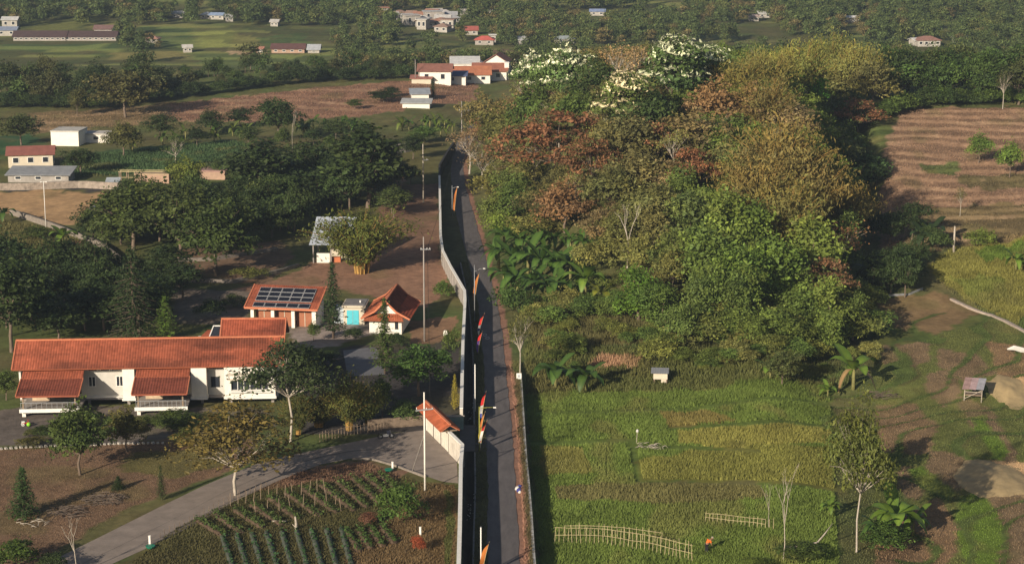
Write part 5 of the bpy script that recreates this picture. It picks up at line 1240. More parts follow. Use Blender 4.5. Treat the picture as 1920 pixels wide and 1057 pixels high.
# by the top of the crown on the wooded hill: kind, u, v of the top, height m, width m, colour, label
HILL = [
 ("flower", 1062, 84, 14, 10, (0.045, 0.075, 0.024), "white flowering tree, middle of the left pair on the hill crest"),
 ("flower", 1000, 96, 13, 8, (0.045, 0.075, 0.024), "white flowering tree, leftmost on the hill crest"),
 ("round", 1035, 92, 12, 8, MG, "green tree between the two left white flowering trees"),
 ("round", 1112, 100, 12, 8, DG, "dark green tree right of the left white flowering pair"),
 ("flower", 1262, 64, 16, 13, (0.05, 0.085, 0.026), "largest white flowering tree on the hill crest"),
 ("flower", 1330, 84, 13, 9, (0.05, 0.085, 0.026), "white flowering tree right of the largest one"),
 ("flower", 1168, 132, 13, 11, (0.06, 0.085, 0.024), "cream flowering tree below and left of the largest flowering one"),
 ("round", 1215, 150, 12, 9, DG, "dark green tree below the largest white flowering tree"),
 ("sparse", 1160, 80, 12, 7, TN, "thin tan leaved tree left of the largest flowering tree, outer"),
 ("sparse", 1195, 84, 11, 6, TN, "thin tan leaved tree left of the largest flowering tree, inner"),
 ("umbrella", 1040, 198, 14, 20, RU, "large rust red leaved tree above the banana grove"),
 ("umbrella", 968, 232, 11, 10, (0.13, 0.068, 0.034), "rust brown tree at the left shoulder of the large rust tree"),
 ("umbrella", 1115, 248, 11, 11, (0.125, 0.065, 0.034), "rust brown tree right of the large rust red tree"),
 ("umbrella", 1232, 220, 9, 8, RU, "small rust red tree in the middle of the hill"),
 ("umbrella", 1302, 266, 10, 9, (0.145, 0.068, 0.036), "orange rust tree right of the hill's middle"),
 ("round", 905, 168, 11, 9, (0.085, 0.075, 0.03), "brown olive tree at the left edge of the hill by the road bend"),
 ("round", 935, 190, 11, 9, (0.07, 0.075, 0.024), "olive tree behind the rust brown left shoulder tree"),
 ("umbrella", 905, 215, 9, 8, (0.12, 0.07, 0.036), "brownish red tree beside the upper road bend"),
 ("sparse", 880, 240, 9, 8, (0.13, 0.095, 0.055), "greyish brown thin tree leaning over the upper road"),
 ("sparse", 905, 262, 9, 9, (0.12, 0.09, 0.05), "dull brown thin tree beside the upper road"),
 ("round", 930, 305, 8, 8, OL, "olive roadside tree below the dull brown thin tree"),
 ("round", 935, 355, 7, 6, (0.075, 0.10, 0.026), "green roadside tree above the banana grove"),
 ("round", 965, 330, 8, 7, MG, "green tree under the large rust red tree, left"),
 ("bush", 945, 390, 5, 7, LG, "light green bush beside the road above the bananas"),
 ("bush", 1010, 395, 5, 9, (0.09, 0.095, 0.03), "pale grassy bush above the banana grove"),
 ("round", 1060, 330, 9, 8, BR, "brown tree under the large rust red tree, right"),
 ("round", 1150, 300, 9, 8, (0.07, 0.075, 0.026), "olive tree left of the orange rust tree"),
 ("round", 1180, 200, 11, 10, (0.065, 0.065, 0.026), "dull olive tree below the cream flowering tree"),
 ("round", 1080, 160, 11, 9, MG, "green tree below the left white flowering trees"),
 ("round", 1000, 150, 12, 9, MG, "green tree below the leftmost white flowering tree"),
 ("bamboo", 1385, 92, 13, 11, (0.10, 0.095, 0.028), "olive bamboo on the crest, leftmost"),
 ("bamboo", 1440, 74, 14, 11, (0.105, 0.10, 0.029), "olive bamboo on the crest, second from left"),
 ("bamboo", 1500, 56, 15, 11, (0.10, 0.108, 0.028), "yellow green bamboo on the crest, third from left"),
 ("bamboo", 1560, 44, 16, 12, (0.095, 0.108, 0.028), "highest yellow green bamboo on the crest"),
 ("bamboo", 1615, 62, 15, 11, (0.098, 0.10, 0.028), "yellow green bamboo at the right of the crest"),
 ("round", 1640, 98, 12, 9, (0.07, 0.07, 0.026), "brown olive tree at the right end of the crest"),
 ("tall", 1514, 104, 12, 6, (0.05, 0.145, 0.016), "bright emerald green tree on the upper right of the hill"),
 ("round", 1345, 142, 11, 10, (0.115, 0.075, 0.038), "brown tree below the right white flowering tree"),
 ("round", 1405, 152, 10, 9, (0.12, 0.085, 0.04), "brown tree below the crest bamboo, left"),
 ("bamboo", 1440, 130, 12, 10, (0.098, 0.085, 0.028), "golden bamboo below the crest"),
 ("round", 1480, 180, 9, 9, (0.12, 0.095, 0.05), "grey brown tree above the great golden bamboo"),
 ("round", 1575, 120, 12, 10, (0.075, 0.075, 0.026), "dark olive tree right of the emerald green tree"),
 ("round", 1590, 160, 11, 9, DG, "dark green tree above the flat topped rust tree"),
 ("bamboo", 1470, 196, 17, 14, (0.108, 0.090, 0.030), "great golden bamboo on the hill's right half, upper"),
 ("bamboo", 1430, 250, 15, 12, (0.102, 0.088, 0.030), "great golden bamboo on the hill's right half, left"),
 ("bamboo", 1520, 265, 15, 13, (0.108, 0.090, 0.031), "great golden bamboo on the hill's right half, right"),
 ("bamboo", 1470, 310, 14, 12, (0.095, 0.090, 0.028), "great golden bamboo on the hill's right half, lower"),
 ("round", 1606, 262, 10, 9, (0.030, 0.055, 0.018), "dark blue green tree below the flat topped rust tree"),
 ("round", 1560, 230, 10, 8, (0.05, 0.06, 0.022), "dark tree left of the flat topped rust tree"),
 ("bamboo", 1590, 325, 12, 10, (0.11, 0.094, 0.03), "golden plumed bamboo at the right edge of the hill"),
 ("vine", 1360, 345, 12, 10, (0.07, 0.10, 0.022), "vine draped tree on the hill's right half, upper left"),
 ("vine", 1410, 365, 12, 9, (0.065, 0.10, 0.02), "vine draped tree on the hill's right half, upper middle"),
 ("vine", 1530, 395, 13, 11, (0.085, 0.115, 0.024), "tall vine draped tree on the hill's right edge"),
 ("sparse", 1575, 410, 9, 8, (0.17, 0.09, 0.042), "orange tipped thin tree overhanging the right edge"),
 ("umbrella", 1545, 474, 9, 9, (0.14, 0.08, 0.045), "brown orange tree with a bare pale trunk low on the right slope"),
 ("vine", 1320, 405, 11, 9, (0.06, 0.09, 0.02), "vine draped tree in the hill's centre right"),
 ("vine", 1450, 430, 11, 9, (0.07, 0.11, 0.02), "vine draped tree left of the tall right edge one"),
 ("vine", 1385, 450, 10, 9, (0.06, 0.10, 0.02), "vine draped tree in the hill's lower centre"),
 ("vine", 1198, 492, 8, 7, (0.065, 0.125, 0.018), "bright green vine covered stump right of the yellowing bananas"),
 ("vine", 1240, 520, 7, 7, (0.055, 0.09, 0.02), "green vine mass right of the bright green covered stump"),
 ("bush", 965, 525, 5, 6, (0.038, 0.072, 0.018), "dark green ferny bush at the foot of the banana grove"),
 ("vine", 1290, 350, 10, 9, (0.055, 0.075, 0.022), "dark vine draped tree below the orange rust tree"),
 ("round", 1230, 330, 9, 9, (0.075, 0.08, 0.028), "dull olive tree left of the dark vine draped tree"),
 ("round", 1200, 270, 9, 9, (0.085, 0.08, 0.032), "pale olive tree between the rust trees"),
 ("round", 1370, 250, 10, 9, (0.08, 0.085, 0.03), "olive tree left of the great golden bamboo"),
 ("round", 1300, 200, 10, 10, (0.09, 0.075, 0.036), "brownish tree above the orange rust tree"),
]
TONE = 1.8
for kd, u, v, h, w, col, lb in HILL:
    plant(kd, at_top(u, v, h), h, w * 1.12, col, {"bamboo": "bamboo_clump", "bush": "hill_bush", "vine": "vine_covered_tree", "flower": "flowering_tree"}.get(kd, "hill_tree"), lb, "bamboo" if kd == "bamboo" else ("bush" if kd == "bush" else "tree"), var=_tr.choice([1, 2]))
p = G(1608, 258); plant("umbrella", p, height_to(p, 180), 112 / px_per_m(p), RU, "flat_topped_tree", "flat topped rust tree beside the upper right terraces", "tree")
p = G(1176, 502); plant("bare", p, height_to(p, 382), 5.5, MG, "dead_tree", "pale dead tree standing above the bright green vines", "tree", var=1)
# filler wood on the hill
fr = random.Random(9); fc = 0
for gy in np.arange(246, 418, 4.4):
    for gx in np.arange(-6, 76, 4.4):
        x = gx + fr.uniform(-1.8, 1.8); y = gy + fr.uniform(-1.8, 1.8)
        e = float(np.interp(y, _xe_y, _xe))
        if x < float(road_r(y)) + 4.5 or x > e - 0.5: continue
        u, v = proj(x, y, float(hgt(x, y)))
        if (v > 600 and u < 1270) or v > 668 or (u < 1110 and 425 < v < 640) or (1100 < u < 1190 and v > 520): continue
        if any((x - a) ** 2 + (y - b) ** 2 < (0.24 * w + 0.9) ** 2 for a, b, w in PLACED if abs(y - b) < 9): continue
        right = u > 1270
        kd = fr.choice(["vine", "vine", "bush", "round"] if right and v > 330 else ["round", "round", "bush", "sparse"])
        h = {"vine": fr.uniform(6, 9), "bush": fr.uniform(3.5, 5.5), "round": fr.uniform(6, 8.5), "sparse": fr.uniform(6, 9)}[kd]
        w = h * {"vine": 0.85, "bush": 1.4, "round": 0.95, "sparse": 0.8}[kd]
        col = fr.choice([(0.06, 0.09, 0.02), (0.07, 0.10, 0.022), (0.05, 0.075, 0.02)] if right else [(0.075, 0.075, 0.028), (0.06, 0.08, 0.022), (0.10, 0.078, 0.038), (0.085, 0.09, 0.028)])
        side = "right" if right else "left"
        plant(kd, (x, y, float(hgt(x, y))), h, w, col, {"vine": "vine_covered_tree", "bush": "hill_bush"}.get(kd, "hill_tree"),
              {"vine": "green vine covered tree crowded into the %s half of the wooded hill", "bush": "low bush crowded between trees on the %s half of the hill", "round": "ordinary leafy tree crowded into the %s half of the wooded hill", "sparse": "thin leaved tree crowded into the %s half of the wooded hill"}[kd] % side,
              "bush" if kd == "bush" else "tree", "%s undergrowth and trees of the %s hill half" % (kd, side)); fc += 1
for k in range(60):
    u = fr.uniform(1060, 1290); v = fr.uniform(395, 545)
    if u < 1110 and v > 430: continue
    p = G(u, v); h = fr.uniform(1.5, 3.4)
    plant("bush", p, h, h * 1.7, fr.choice([(0.075, 0.075, 0.03), (0.06, 0.08, 0.022), (0.095, 0.075, 0.038)]), "hill_bush", "low scrub bush on the open slope right of the banana grove", "bush", "scrub right of the banana grove")
# shrubs on the lower slope and along the hill foot
for k in range(150):
    u = fr.uniform(985, 1640); v = fr.uniform(572, 706)
    if u < 1000 + (v - 590) * 0.2 or (1090 < u < 1210 and v > 650) or (u > 1560 and v > 680): continue
    p = G(u, v); h = fr.uniform(1.4, 3.4) * (1.5 if u > 1270 and v < 660 else 1.0)
    if v > 688: h *= 0.45
    plant("bush", p, h, h * fr.uniform(1.4, 2.0), fr.choice([(0.06, 0.085, 0.02), (0.085, 0.10, 0.026), (0.10, 0.105, 0.034), (0.055, 0.09, 0.022)]), "slope_bush",
          "scrubby bush on the %s lower slope of the hill" % ("right" if u > 1270 else "left"), "bush", "scrub on the %s lower slope" % ("right" if u > 1270 else "left"))
TONE = 1.3
for k in range(26):
    u = 55 + 470 * (k + fr.random()) / 26.0; v = np.interp(u, [50, 300, 530], [818, 806, 796]) + fr.uniform(-14, 8)
    p = G(u, v); h = fr.uniform(0.8, 1.7); plant("bush", p, h, h * 2.0, fr.choice([(0.055, 0.08, 0.022), (0.045, 0.07, 0.02), (0.075, 0.085, 0.028)]), "hedge_bush", "low garden shrub in the planting before the long house", "bush", "planting before the long house")
# wood behind the terraces, upper right
for k in range(46):
    u = 1650 + fr.random() * 290; v = fr.uniform(92, 175); h = fr.uniform(8, 12)
    q = march(u, v, h); y = max(q[1], 408 + fr.uniform(0, 20)); x = q[0] * y / q[1]
    plant(fr.choice(["round", "round", "tall"]), (x, y, float(hgt(x, y))), h, h * 0.85, fr.choice([DG, (0.034, 0.062, 0.018), (0.045, 0.08, 0.02), (0.055, 0.07, 0.024)]), "woodland_tree",
          "dark green tree in the wood behind the upper right terraces", "tree", "wood behind the right terraces")
for k in range(14):
    u = 1650 + k * 7 + fr.uniform(-4, 4); v = fr.uniform(330, 560); p = G(u - 25, v)
    plant("round", p, fr.uniform(4, 7), fr.uniform(4, 6), DG, "edge_tree", "dark tree in shade along the right foot of the hill", "tree", "shaded trees at the right hill foot")
# tree belt in the valley behind the left terraces
for k in range(96):
    u = -20 + 990 * (k + fr.random()) / 96.0
    v0 = np.interp(u, [0, 200, 320, 560, 960], [205, 205, 190, 166, 152]) - fr.choice([0, 3, 12, 22])
    if 775 < u < 965 and v0 > 128: continue
    p = Gz(u, v0 - 2); p = (p[0], p[1], float(hgt(p[0], p[1])))
    h = fr.uniform(5.5, 9.5) * (1.15 if u < 300 else 0.62)
    plant(fr.choice(["round", "round", "tall", "far"]), p, h, h * fr.uniform(0.6, 0.9), fr.choice([(0.028, 0.045, 0.018), (0.034, 0.052, 0.02), (0.05, 0.058, 0.024), (0.042, 0.07, 0.022)]), "valley_tree",
          "dark tree in the belt behind the brown terraces", "tree", "valley tree belt")
TONE = 1.2
for k in range(150):
    u = fr.uniform(170, 770); v = fr.uniform(352, 500)
    if v < 392 and u < 450: continue
    if v > np.interp(u, [170, 300, 420, 560, 640, 770], [470, 490, 470, 440, 400, 420]) or (575 < u < 680 and v > 396) or (u < 205 and v < 425): continue
    p = G(u, v)
    if any((p[0] - a) ** 2 + (p[1] - b) ** 2 < 9.5 for a, b, w in PLACED): continue
    h = fr.uniform(5.5, 9.0); plant(fr.choice(["round", "round", "tall"]), p, h, h * fr.uniform(0.8, 1.05), fr.choice([DG, (0.034, 0.056, 0.017), (0.045, 0.065, 0.02)]), "compound_tree", "dark leafy tree in the dense grove above the stone terraces", "tree", "dense compound grove")
for k in range(60):
    u = fr.uniform(180, 830); v = fr.uniform(268, 345)
    if (120 < u < 520 and 275 < v < 330) or (215 < u < 330) or u > 720 and v > 300: continue
    p = G(u, v)
    if any((p[0] - a) ** 2 + (p[1] - b) ** 2 < 12 for a, b, w in PLACED): continue
    h = fr.uniform(3.5, 6.5); plant(fr.choice(["round", "bush", "tall"]), p, h, h * 0.9, fr.choice([DG, (0.04, 0.065, 0.018), (0.055, 0.085, 0.022)]), "compound_tree", "leafy tree in the scattered grove beside the small green field", "tree", "scattered upper grove")
for k in range(60):
    u = fr.uniform(-20, 350); v = fr.uniform(525, 632)
    if (70 < u < 160 and v > 570): continue
    p = G(u, v)
    if any((p[0] - a) ** 2 + (p[1] - b) ** 2 < 14 for a, b, w in PLACED): continue
    h = fr.uniform(5.0, 8.5); plant(fr.choice(["round", "round", "tall"]), p, h, h * 0.95, DG, "compound_tree", "very dark tree in the shady grove behind the long house", "tree", "shady grove behind the long house")
for k in range(70):
    u = -20 + 800 * (k + fr.random()) / 70.0; v0 = np.interp(u, [0, 200, 320, 560, 960], [207, 207, 192, 168, 154]) - fr.choice([0, 4])
    p = Gz(u, v0); p = (p[0], p[1], float(hgt(p[0], p[1]))); h = fr.uniform(2.5, 4.5)
    plant("bush", p, h, h * 1.6, fr.choice([(0.03, 0.05, 0.018), (0.04, 0.065, 0.02)]), "understory_bush", "dark understory bush at the foot of the valley tree belt", "bush", "understory of the valley belt")
for k in range(34):
    u = 1650 + 290 * (k + fr.random()) / 34.0; p = G(u, np.interp(u, [1650, 1760, 1940], [225, 200, 196]) - fr.uniform(0, 8)); h = fr.uniform(2.5, 4.5)
    plant("bush", p, h, h * 1.6, fr.choice([(0.035, 0.06, 0.018), (0.06, 0.10, 0.024), (0.07, 0.11, 0.026)]), "understory_bush", "leafy understory bush along the top of the right terraces", "bush", "understory above the right terraces")
# compound filler behind the big trees
for (u, v, h, w, lb) in [(575, 400, 6, 6, "dark tree left of the pale metal shelter"), (540, 430, 6, 7, "dark tree in shade above the terrace steps"), (735, 400, 5, 6, "dark tree beside the bamboo clump, right"), (640, 392, 5, 5, "dark tree behind the pale metal shelter"), (450, 400, 7, 7, "dark tree behind the terrace trees, right"),
                         (200, 440, 6, 7, "dark tree under the leftmost terrace tree"), (300, 420, 6, 7, "dark tree behind the middle terrace tree"), (110, 640, 6, 7, "dark tree above the long house roof at left"), (60, 600, 7, 7, "dark tree beside the shaded hut"), (160, 620, 6, 7, "dark tree right of the shaded hut"),
                         (395, 250, 6, 6, "green tree among bananas below the left terraces"), (300, 262, 6, 7, "dark tree among bananas at the field's top edge"), (450, 240, 5, 6, "green tree between the banana grove and domed tree"), (630, 262, 5, 6, "green tree right of the domed tree"), (770, 345, 4, 4, "small tree beside the upper yard")]:
    p = G(u, v); plant("round", p, h, w, fr.choice([DG, (0.036, 0.056, 0.018)]), "compound_tree", lb, "tree")

# ------------------------------------------------------------------ banana plants
BLEAF = mat("banana_leaf", (1, 1, 1), rough=0.5, noise=0.2, scale=1.2, attr=True, objcol=True, spec=0.35, trans=0.3)
def banana_leaf(L, W, rise, droop, seed):
    r = random.Random(seed); V = []; F = []; cols = []; n = 7
    for i in range(n + 1):
        t = i / n; x = L * (0.06 + 0.94 * t) * (1 - 0.18 * droop * t * t); z = L * (rise * t - droop * t * t)
        w = W * (0.10 + math.sin(math.pi * min(1, t * 0.96 + 0.03)) ** 0.7) * 0.5 if i else 0.05
        g = 1 + r.uniform(-.1, .1)
        V += [(x, -w, z + 0.22 * w + r.uniform(-.03, .03)), (x, 0, z - 0.02), (x, w, z + 0.22 * w + r.uniform(-.03, .03))]
        cols += [(0.9 * g, 0.95 * g, 0.9 * g), (1.7, 1.5, 1.4), (g, g, g)]
    for i in range(n):
        for k in (0, 1): F.append((3 * i + k, 3 * i + k + 1, 3 * i + k + 4, 3 * i + k + 3))
    return np_mesh("leaf", np.array(V), np.array(F), BLEAF, np.array(cols), True)
BL = [banana_leaf(2.1, 0.78, 1.05, 0.45, 1), banana_leaf(2.3, 0.84, 0.75, 0.75, 2), banana_leaf(2.1, 0.76, 0.45, 0.95, 3), banana_leaf(1.7, 0.5, 0.15, 1.1, 4)]
BST = MB().tube([(0, 0, -0.3), (0.02, 0, 0.8), (0, 0, 1.6)], [0.16, 0.13, 0.09], 7).mesh("stem", mat("banana_stem", (0.20, 0.19, 0.07), noise=0.4, scale=3), True)
def banana(p, h, col, label, group=None, n=9, stem=1.0, dry=0):
    s = h / 3.1
    root = thing("banana_plant", label, "banana plant", p, fr.uniform(0, 6.28), group)
    o = link("stem", BST, root); o.scale = (s, s, s * stem)
    for k in range(n):
        q = link("leaf", BL[0] if k < 2 else BL[1] if k < n * 0.55 else BL[2] if k < n - dry else BL[3], root, (0, 0, 1.55 * s * stem))
        q.rotation_euler = (0, fr.uniform(-.15, .1), k * 2.4 + fr.uniform(-.3, .3)); f = s * fr.uniform(0.85, 1.12); q.scale = (f, f * (0.85 if group else 1.0), f)
        c = fr.uniform(0.8, 1.2); q.color = (0.28, 0.2, 0.1, 1) if k >= n - dry else (col[0] * c, col[1] * c, col[2] * c, 1)
    return root
BN = (0.052, 0.105, 0.022); BNB = (0.11, 0.19, 0.03)
for u, v, vt, col, lb in [(1042, 728, 662, BN, "left of the two big banana plants at the rice field's top edge"), (1100, 734, 672, BN, "right of the two big banana plants at the rice field's top edge"),
                          (1600, 730, 652, BNB, "large bright banana plant with hanging dry leaves at the hill foot"), (1676, 1012, 918, BNB, "largest banana plant of the lower right corner"), (1712, 1002, 945, BNB, "banana plant right of the largest one at lower right"),
                          (1650, 1022, 960, BN, "low banana plant left of the largest one at lower right"), (1444, 712, 668, BNB, "single young banana plant at the hill foot"), (1552, 745, 715, BNB, "tiny bright banana plant in the rice field corner"),
                          (1556, 965, 930, BNB, "small bright banana shoot beside the pale trunked field tree"), (1098, 556, 488, BNB, "upright yellowing banana plant on the open slope, left"), (1128, 575, 520, (0.17, 0.20, 0.03), "upright yellowing banana plant on the open slope, right"),
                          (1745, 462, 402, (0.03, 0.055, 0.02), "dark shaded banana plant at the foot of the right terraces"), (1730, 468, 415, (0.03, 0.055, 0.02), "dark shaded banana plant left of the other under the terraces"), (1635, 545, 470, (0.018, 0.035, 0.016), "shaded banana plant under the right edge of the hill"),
                          (1905, 508, 465, BNB, "pale banana plant in the golden field at the right edge"), (120, 465, 418, BNB, "bright banana plant below the curving stone wall"), (8, 418, 380, BN, "banana plant at the left edge of the tan field")]:
    p = G(u, v); banana(p, max(1.2, height_to(p, vt)), col, lb, dry=2 if "dry" in lb else 0, n=10 if "big" in lb or "largest" in lb else 8)
for (u, v, vt) in [(945, 470, 425), (975, 478, 430), (1005, 470, 428), (1040, 470, 432), (1070, 468, 436), (1092, 474, 440), (935, 505, 455), (962, 512, 462), (990, 515, 458), (1015, 520, 465), (1045, 525, 470), (1070, 528, 476), (945, 545, 495), (970, 555, 500), (1000, 560, 508), (1030, 572, 515), (1055, 568, 520)]:
    p = G(u, v); banana(p, height_to(p, vt) * 1.25, (BN[0] * 1.1, BN[1] * 1.1, BN[2]), "broad leaved banana plant in the dense roadside grove on the hill", "banana grove beside the road", n=10)
for (u, v) in [(585, 388), (600, 390), (618, 388), (634, 390), (650, 386), (572, 390)]:
    p = G(u, v); banana(p, 3.4, (0.045, 0.08, 0.02), "banana plant in the row behind the pale metal shelter", "banana row behind the shelter", n=7)
for k in range(34):
    u = fr.uniform(205, 860); v = np.interp(u, [200, 430, 600, 860], [285, 258, 246, 250]) + fr.uniform(-10, 9)
    if 470 < u < 560: continue
    p = G(u, v); banana(p, fr.uniform(2.8, 4.0), fr.choice([BN, (0.07, 0.12, 0.024), (0.10, 0.14, 0.03)]), "banana plant in the belt below the brown terraces", "banana belt below the terraces", n=7)

# ------------------------------------------------------------------ far woodland as one mass per kind (points instancing a standing tree's crown)
def forest_points(n, kind, seed):
    r = np.random.default_rng(seed); y = 600 + 615 * r.random(n * 3); x = (r.random(n * 3) - 0.5) * 2 * (0.29 * y + 12)
    u, v = proj(x, y, hgt(x, y))
    dens = fbm(x / 45, y / 60, 17)
    keep = dens > 0.37 + 0.12 * (r.random(len(x)) - 0.5) * (kind == 0)
    for poly, c in ZONES[-10:]: keep &= ~inpoly(x, y, poly)
    keep &= ~((v > 50) & (v < 145) & (u < 660) & (fbm(x / 30, y / 40, 23) < 0.68))
    keep &= ~((v > 88) & (v < 130) & (u > 660) & (u < 980) & (fbm(x / 30, y / 40, 29) < 0.5))
    for (uu, vv, ru, rv2) in ((800, 46, 62, 16), (884, 62, 18, 8), (908, 84, 22, 10), (75, 72, 60, 10), (165, 72, 60, 10), (545, 97, 60, 10), (398, 38, 30, 5), (334, 34, 14, 5), (1742, 90, 34, 10), (1420, 40, 24, 7), (1594, 45, 18, 6), (190, 60, 22, 8), (15, 60, 28, 12), (1120, 32, 14, 5)):
        keep &= ~((np.abs(u - uu) < ru) & (v > vv - rv2) & (v < vv + rv2 + 30))
    x, y = x[keep][:n], y[keep][:n]
    return x, y, hgt(x, y), r
def far_forest(name, label, n, crown_mesh_obj, col, seed, hmin, hmax, wr):
    x, y, z, r = forest_points(n, seed % 2, seed)
    me = bpy.data.meshes.new(name); me.vertices.add(len(x)); me.vertices.foreach_set("co", np.stack([x, y, z], 1).astype(np.float32).ravel())
    h = (hmin + (hmax - hmin) * r.random(len(x))) / 10.0; w = h * wr * (0.8 + 0.4 * r.random(len(x)))
    a = me.attributes.new("sc", 'FLOAT_VECTOR', 'POINT'); a.data.foreach_set("vector", np.stack([w, w, h], 1).astype(np.float32).ravel())
    a = me.attributes.new("ro", 'FLOAT_VECTOR', 'POINT'); a.data.foreach_set("vector", np.stack([x * 0, x * 0, 6.28 * r.random(len(x))], 1).astype(np.float32).ravel())
    o = link(name, me); o["kind"] = "stuff"; o["label"] = label; o["category"] = "forest"; o.color = (*col, 1)
    ng = bpy.data.node_groups.new(name, 'GeometryNodeTree')
    ng.interface.new_socket("Geometry", in_out='INPUT', socket_type='NodeSocketGeometry'); ng.interface.new_socket("Geometry", in_out='OUTPUT', socket_type='NodeSocketGeometry')
    N = ng.nodes; gi = N.new("NodeGroupInput"); go = N.new("NodeGroupOutput"); mp = N.new("GeometryNodeMeshToPoints"); ip = N.new("GeometryNodeInstanceOnPoints"); oi = N.new("GeometryNodeObjectInfo")
    oi.inputs["Object"].default_value = crown_mesh_obj; oi.transform_space = 'ORIGINAL'
    at = N.new("GeometryNodeInputNamedAttribute"); at.data_type = 'FLOAT_VECTOR'; at.inputs[0].default_value = "sc"
    ar = N.new("GeometryNodeInputNamedAttribute"); ar.data_type = 'FLOAT_VECTOR'; ar.inputs[0].default_value = "ro"
    ng.links.new(gi.outputs[0], mp.inputs[0]); ng.links.new(mp.outputs[0], ip.inputs["Points"]); ng.links.new(oi.outputs["Geometry"], ip.inputs["Instance"])
    ng.links.new(at.outputs[0], ip.inputs["Scale"]); ng.links.new(ar.outputs[0], ip.inputs["Rotation"]); ng.links.new(ip.outputs[0], go.inputs[0])
    md = o.modifiers.new("scatter", 'NODES'); md.node_group = ng
    return o
FARC = []
for k, (kd, u, v, h, w, col, lb) in enumerate([("far", 640, 118, 9, 7, (0.045, 0.062, 0.022), "lone rounded tree in the far fields left of the hamlet"), ("far", 268, 118, 9, 8, (0.036, 0.055, 0.02), "lone dark tree in the far left paddies"),
                                               ("far_tall", 770, 120, 10, 5, (0.04, 0.06, 0.022), "lone tall tree in the far fields above the hamlet"), ("far", 470, 130, 8, 7, (0.055, 0.065, 0.026), "lone olive tree below the far paddies")]):
    p = G(u, v); t = plant(kd, p, h, w, col, "far_tree", lb, "tree", var=k); FARC.append([c for c in t.children if c.name.startswith("crown")][0])
for k, (n, col, h0, h1, wr) in enumerate([(2600, (0.075, 0.115, 0.038), 4.5, 8, 1.0), (2300, (0.10, 0.13, 0.042), 4, 7.5, 1.0), (1500, (0.070, 0.11, 0.038), 6, 10, 1.0), (1300, (0.135, 0.125, 0.055), 4, 7, 1.0)]):  # woodland colours lightened to stand in for distance haze
    far_forest("far_forest", ["dark green far woodland covering the valley and slope", "mid green far woodland covering the valley and slope", "tall narrow trees of the far woodland", "olive brown trees of the far woodland"][k], n, FARC[k], col, 900 + k, h0, h1, wr)
# ------------------------------------------------------------------ poles, lamps, banners
def pole_top(u, v, vt): p = G(u, v); return p, height_to(p, vt)
def utility_pole(label, u, v, vt, arm_v=None, arm_px=(0, 0), stay=None, r=0.11, mt=CONC, tilt=0.0):
    p, h = pole_top(u, v, vt); k = px_per_m(p)
    t = thing("utility_pole", label, "utility pole", p)
    MB().tube([(0, 0, -0.4), (0, 0, h * 0.5), (0, 0, h)], [r * 1.2, r, r * 0.75], 8).build("pole", mt, t, True)
    if arm_v is not None:
        za = height_to(p, arm_v); a, b = arm_px[0] / k, arm_px[1] / k
        bar(t, "crossarm", (a, -0.12, za - tilt), (b, -0.12, za + tilt), 0.1, 0.12, GREYMETAL)
        for x in (a + 0.1, (a + b) / 2 + 0.2, b - 0.1):
            MB().tube([(x, -0.12, za + 0.06), (x, -0.12, za + 0.22)], [0.05, 0.03], 6).build("insulator", WHITEPAINT, t)
    if stay:
        q = G(*stay)
        MB().tube([(q[0] - p[0], q[1] - p[1], q[2] - p[2] - 0.1), (0, -0.05, h * 0.58)], 0.06, 6).build("stay", CONC, t)
    return t
utility_pole("white utility pole with a crossarm and slanted stay beside the driveway bend", 797, 920, 735, 767, (-16, 17), (772, 884), tilt=0.1, mt=WHITE, r=0.09)
utility_pole("tall thin utility pole standing behind the gable cottage", 796, 640, 444, 467, (-6, 13))
utility_pole("leaning weathered pole beside the upper yard near the road bend", 794, 380, 270, 300, (0, 10), mt=PALE_BARK)
utility_pole("far utility pole above the upper bend of the road", 866, 272, 190, 207, (-5, 14))
utility_pole("bare post stump at the top of the golden field", 1788, 474, 424, mt=PALE_BARK, r=0.16)
utility_pole("thin wire pole left of the hamlet houses", 779, 156, 112, None)
def street_lamp(label, u, v, vt, arm_px, two=False, mt=GREYMETAL, drop=0.35):
    p, h = pole_top(u, v, vt); k = px_per_m(p)
    t = thing("street_lamp", label, "street lamp", p)
    MB().tube([(0, 0, -0.3), (0, 0, h)], [0.07, 0.05], 8).build("pole", mt, t, True)
    for s in ((1, -1) if two else (1,)):
        x = arm_px / k * s
        MB().tube([(0, 0, h - drop), (x * 0.6, 0, h - drop * 0.6), (x, 0, h - drop * 0.5)], 0.035, 6).build("arm", mt, t, True)
        MB().box(min(x, x + 0.3 * s), max(x, x + 0.3 * s), -0.09, 0.09, h - drop * 0.5 - 0.06, h - drop * 0.5 + 0.05).build("lamp_head", WHITEPAINT, t)
    return t
street_lamp("white double headed lamp post on the tan field at left", 86, 426, 340, 3, True, WHITEPAINT, 0.2)
street_lamp("grey street lamp on the verge where the road bends", 890, 604, 497, 16, False, GREYMETAL, 0.9)
street_lamp("grey street lamp beside the upper road", 848, 405, 348, 9, False, GREYMETAL, 0.5)
street_lamp("yellow green painted lamp post with a cross arm beside the gate bridge", 899, 846, 762, 26, False, mat("lime_paint", (0.30, 0.30, 0.06), noise=0.2), 0.15)
for u, v, vt, lb in ((891, 771, 683, "plain white flagpole on the verge above the gate bridge"), (902, 1080, 988, "plain white flagpole at the bottom edge of the road verge")):
    p, h = pole_top(u, v, vt)
    t = thing("flagpole", lb, "flagpole", p)
    MB().tube([(0, 0, -0.3), (0, 0, h)], [0.07, 0.06], 8).build("pole", WHITEPAINT, t, True)
    MB().tube([(0, 0, h), (0, 0, h + 0.06)], [0.08, 0.05], 8).build("cap", GREYMETAL, t)
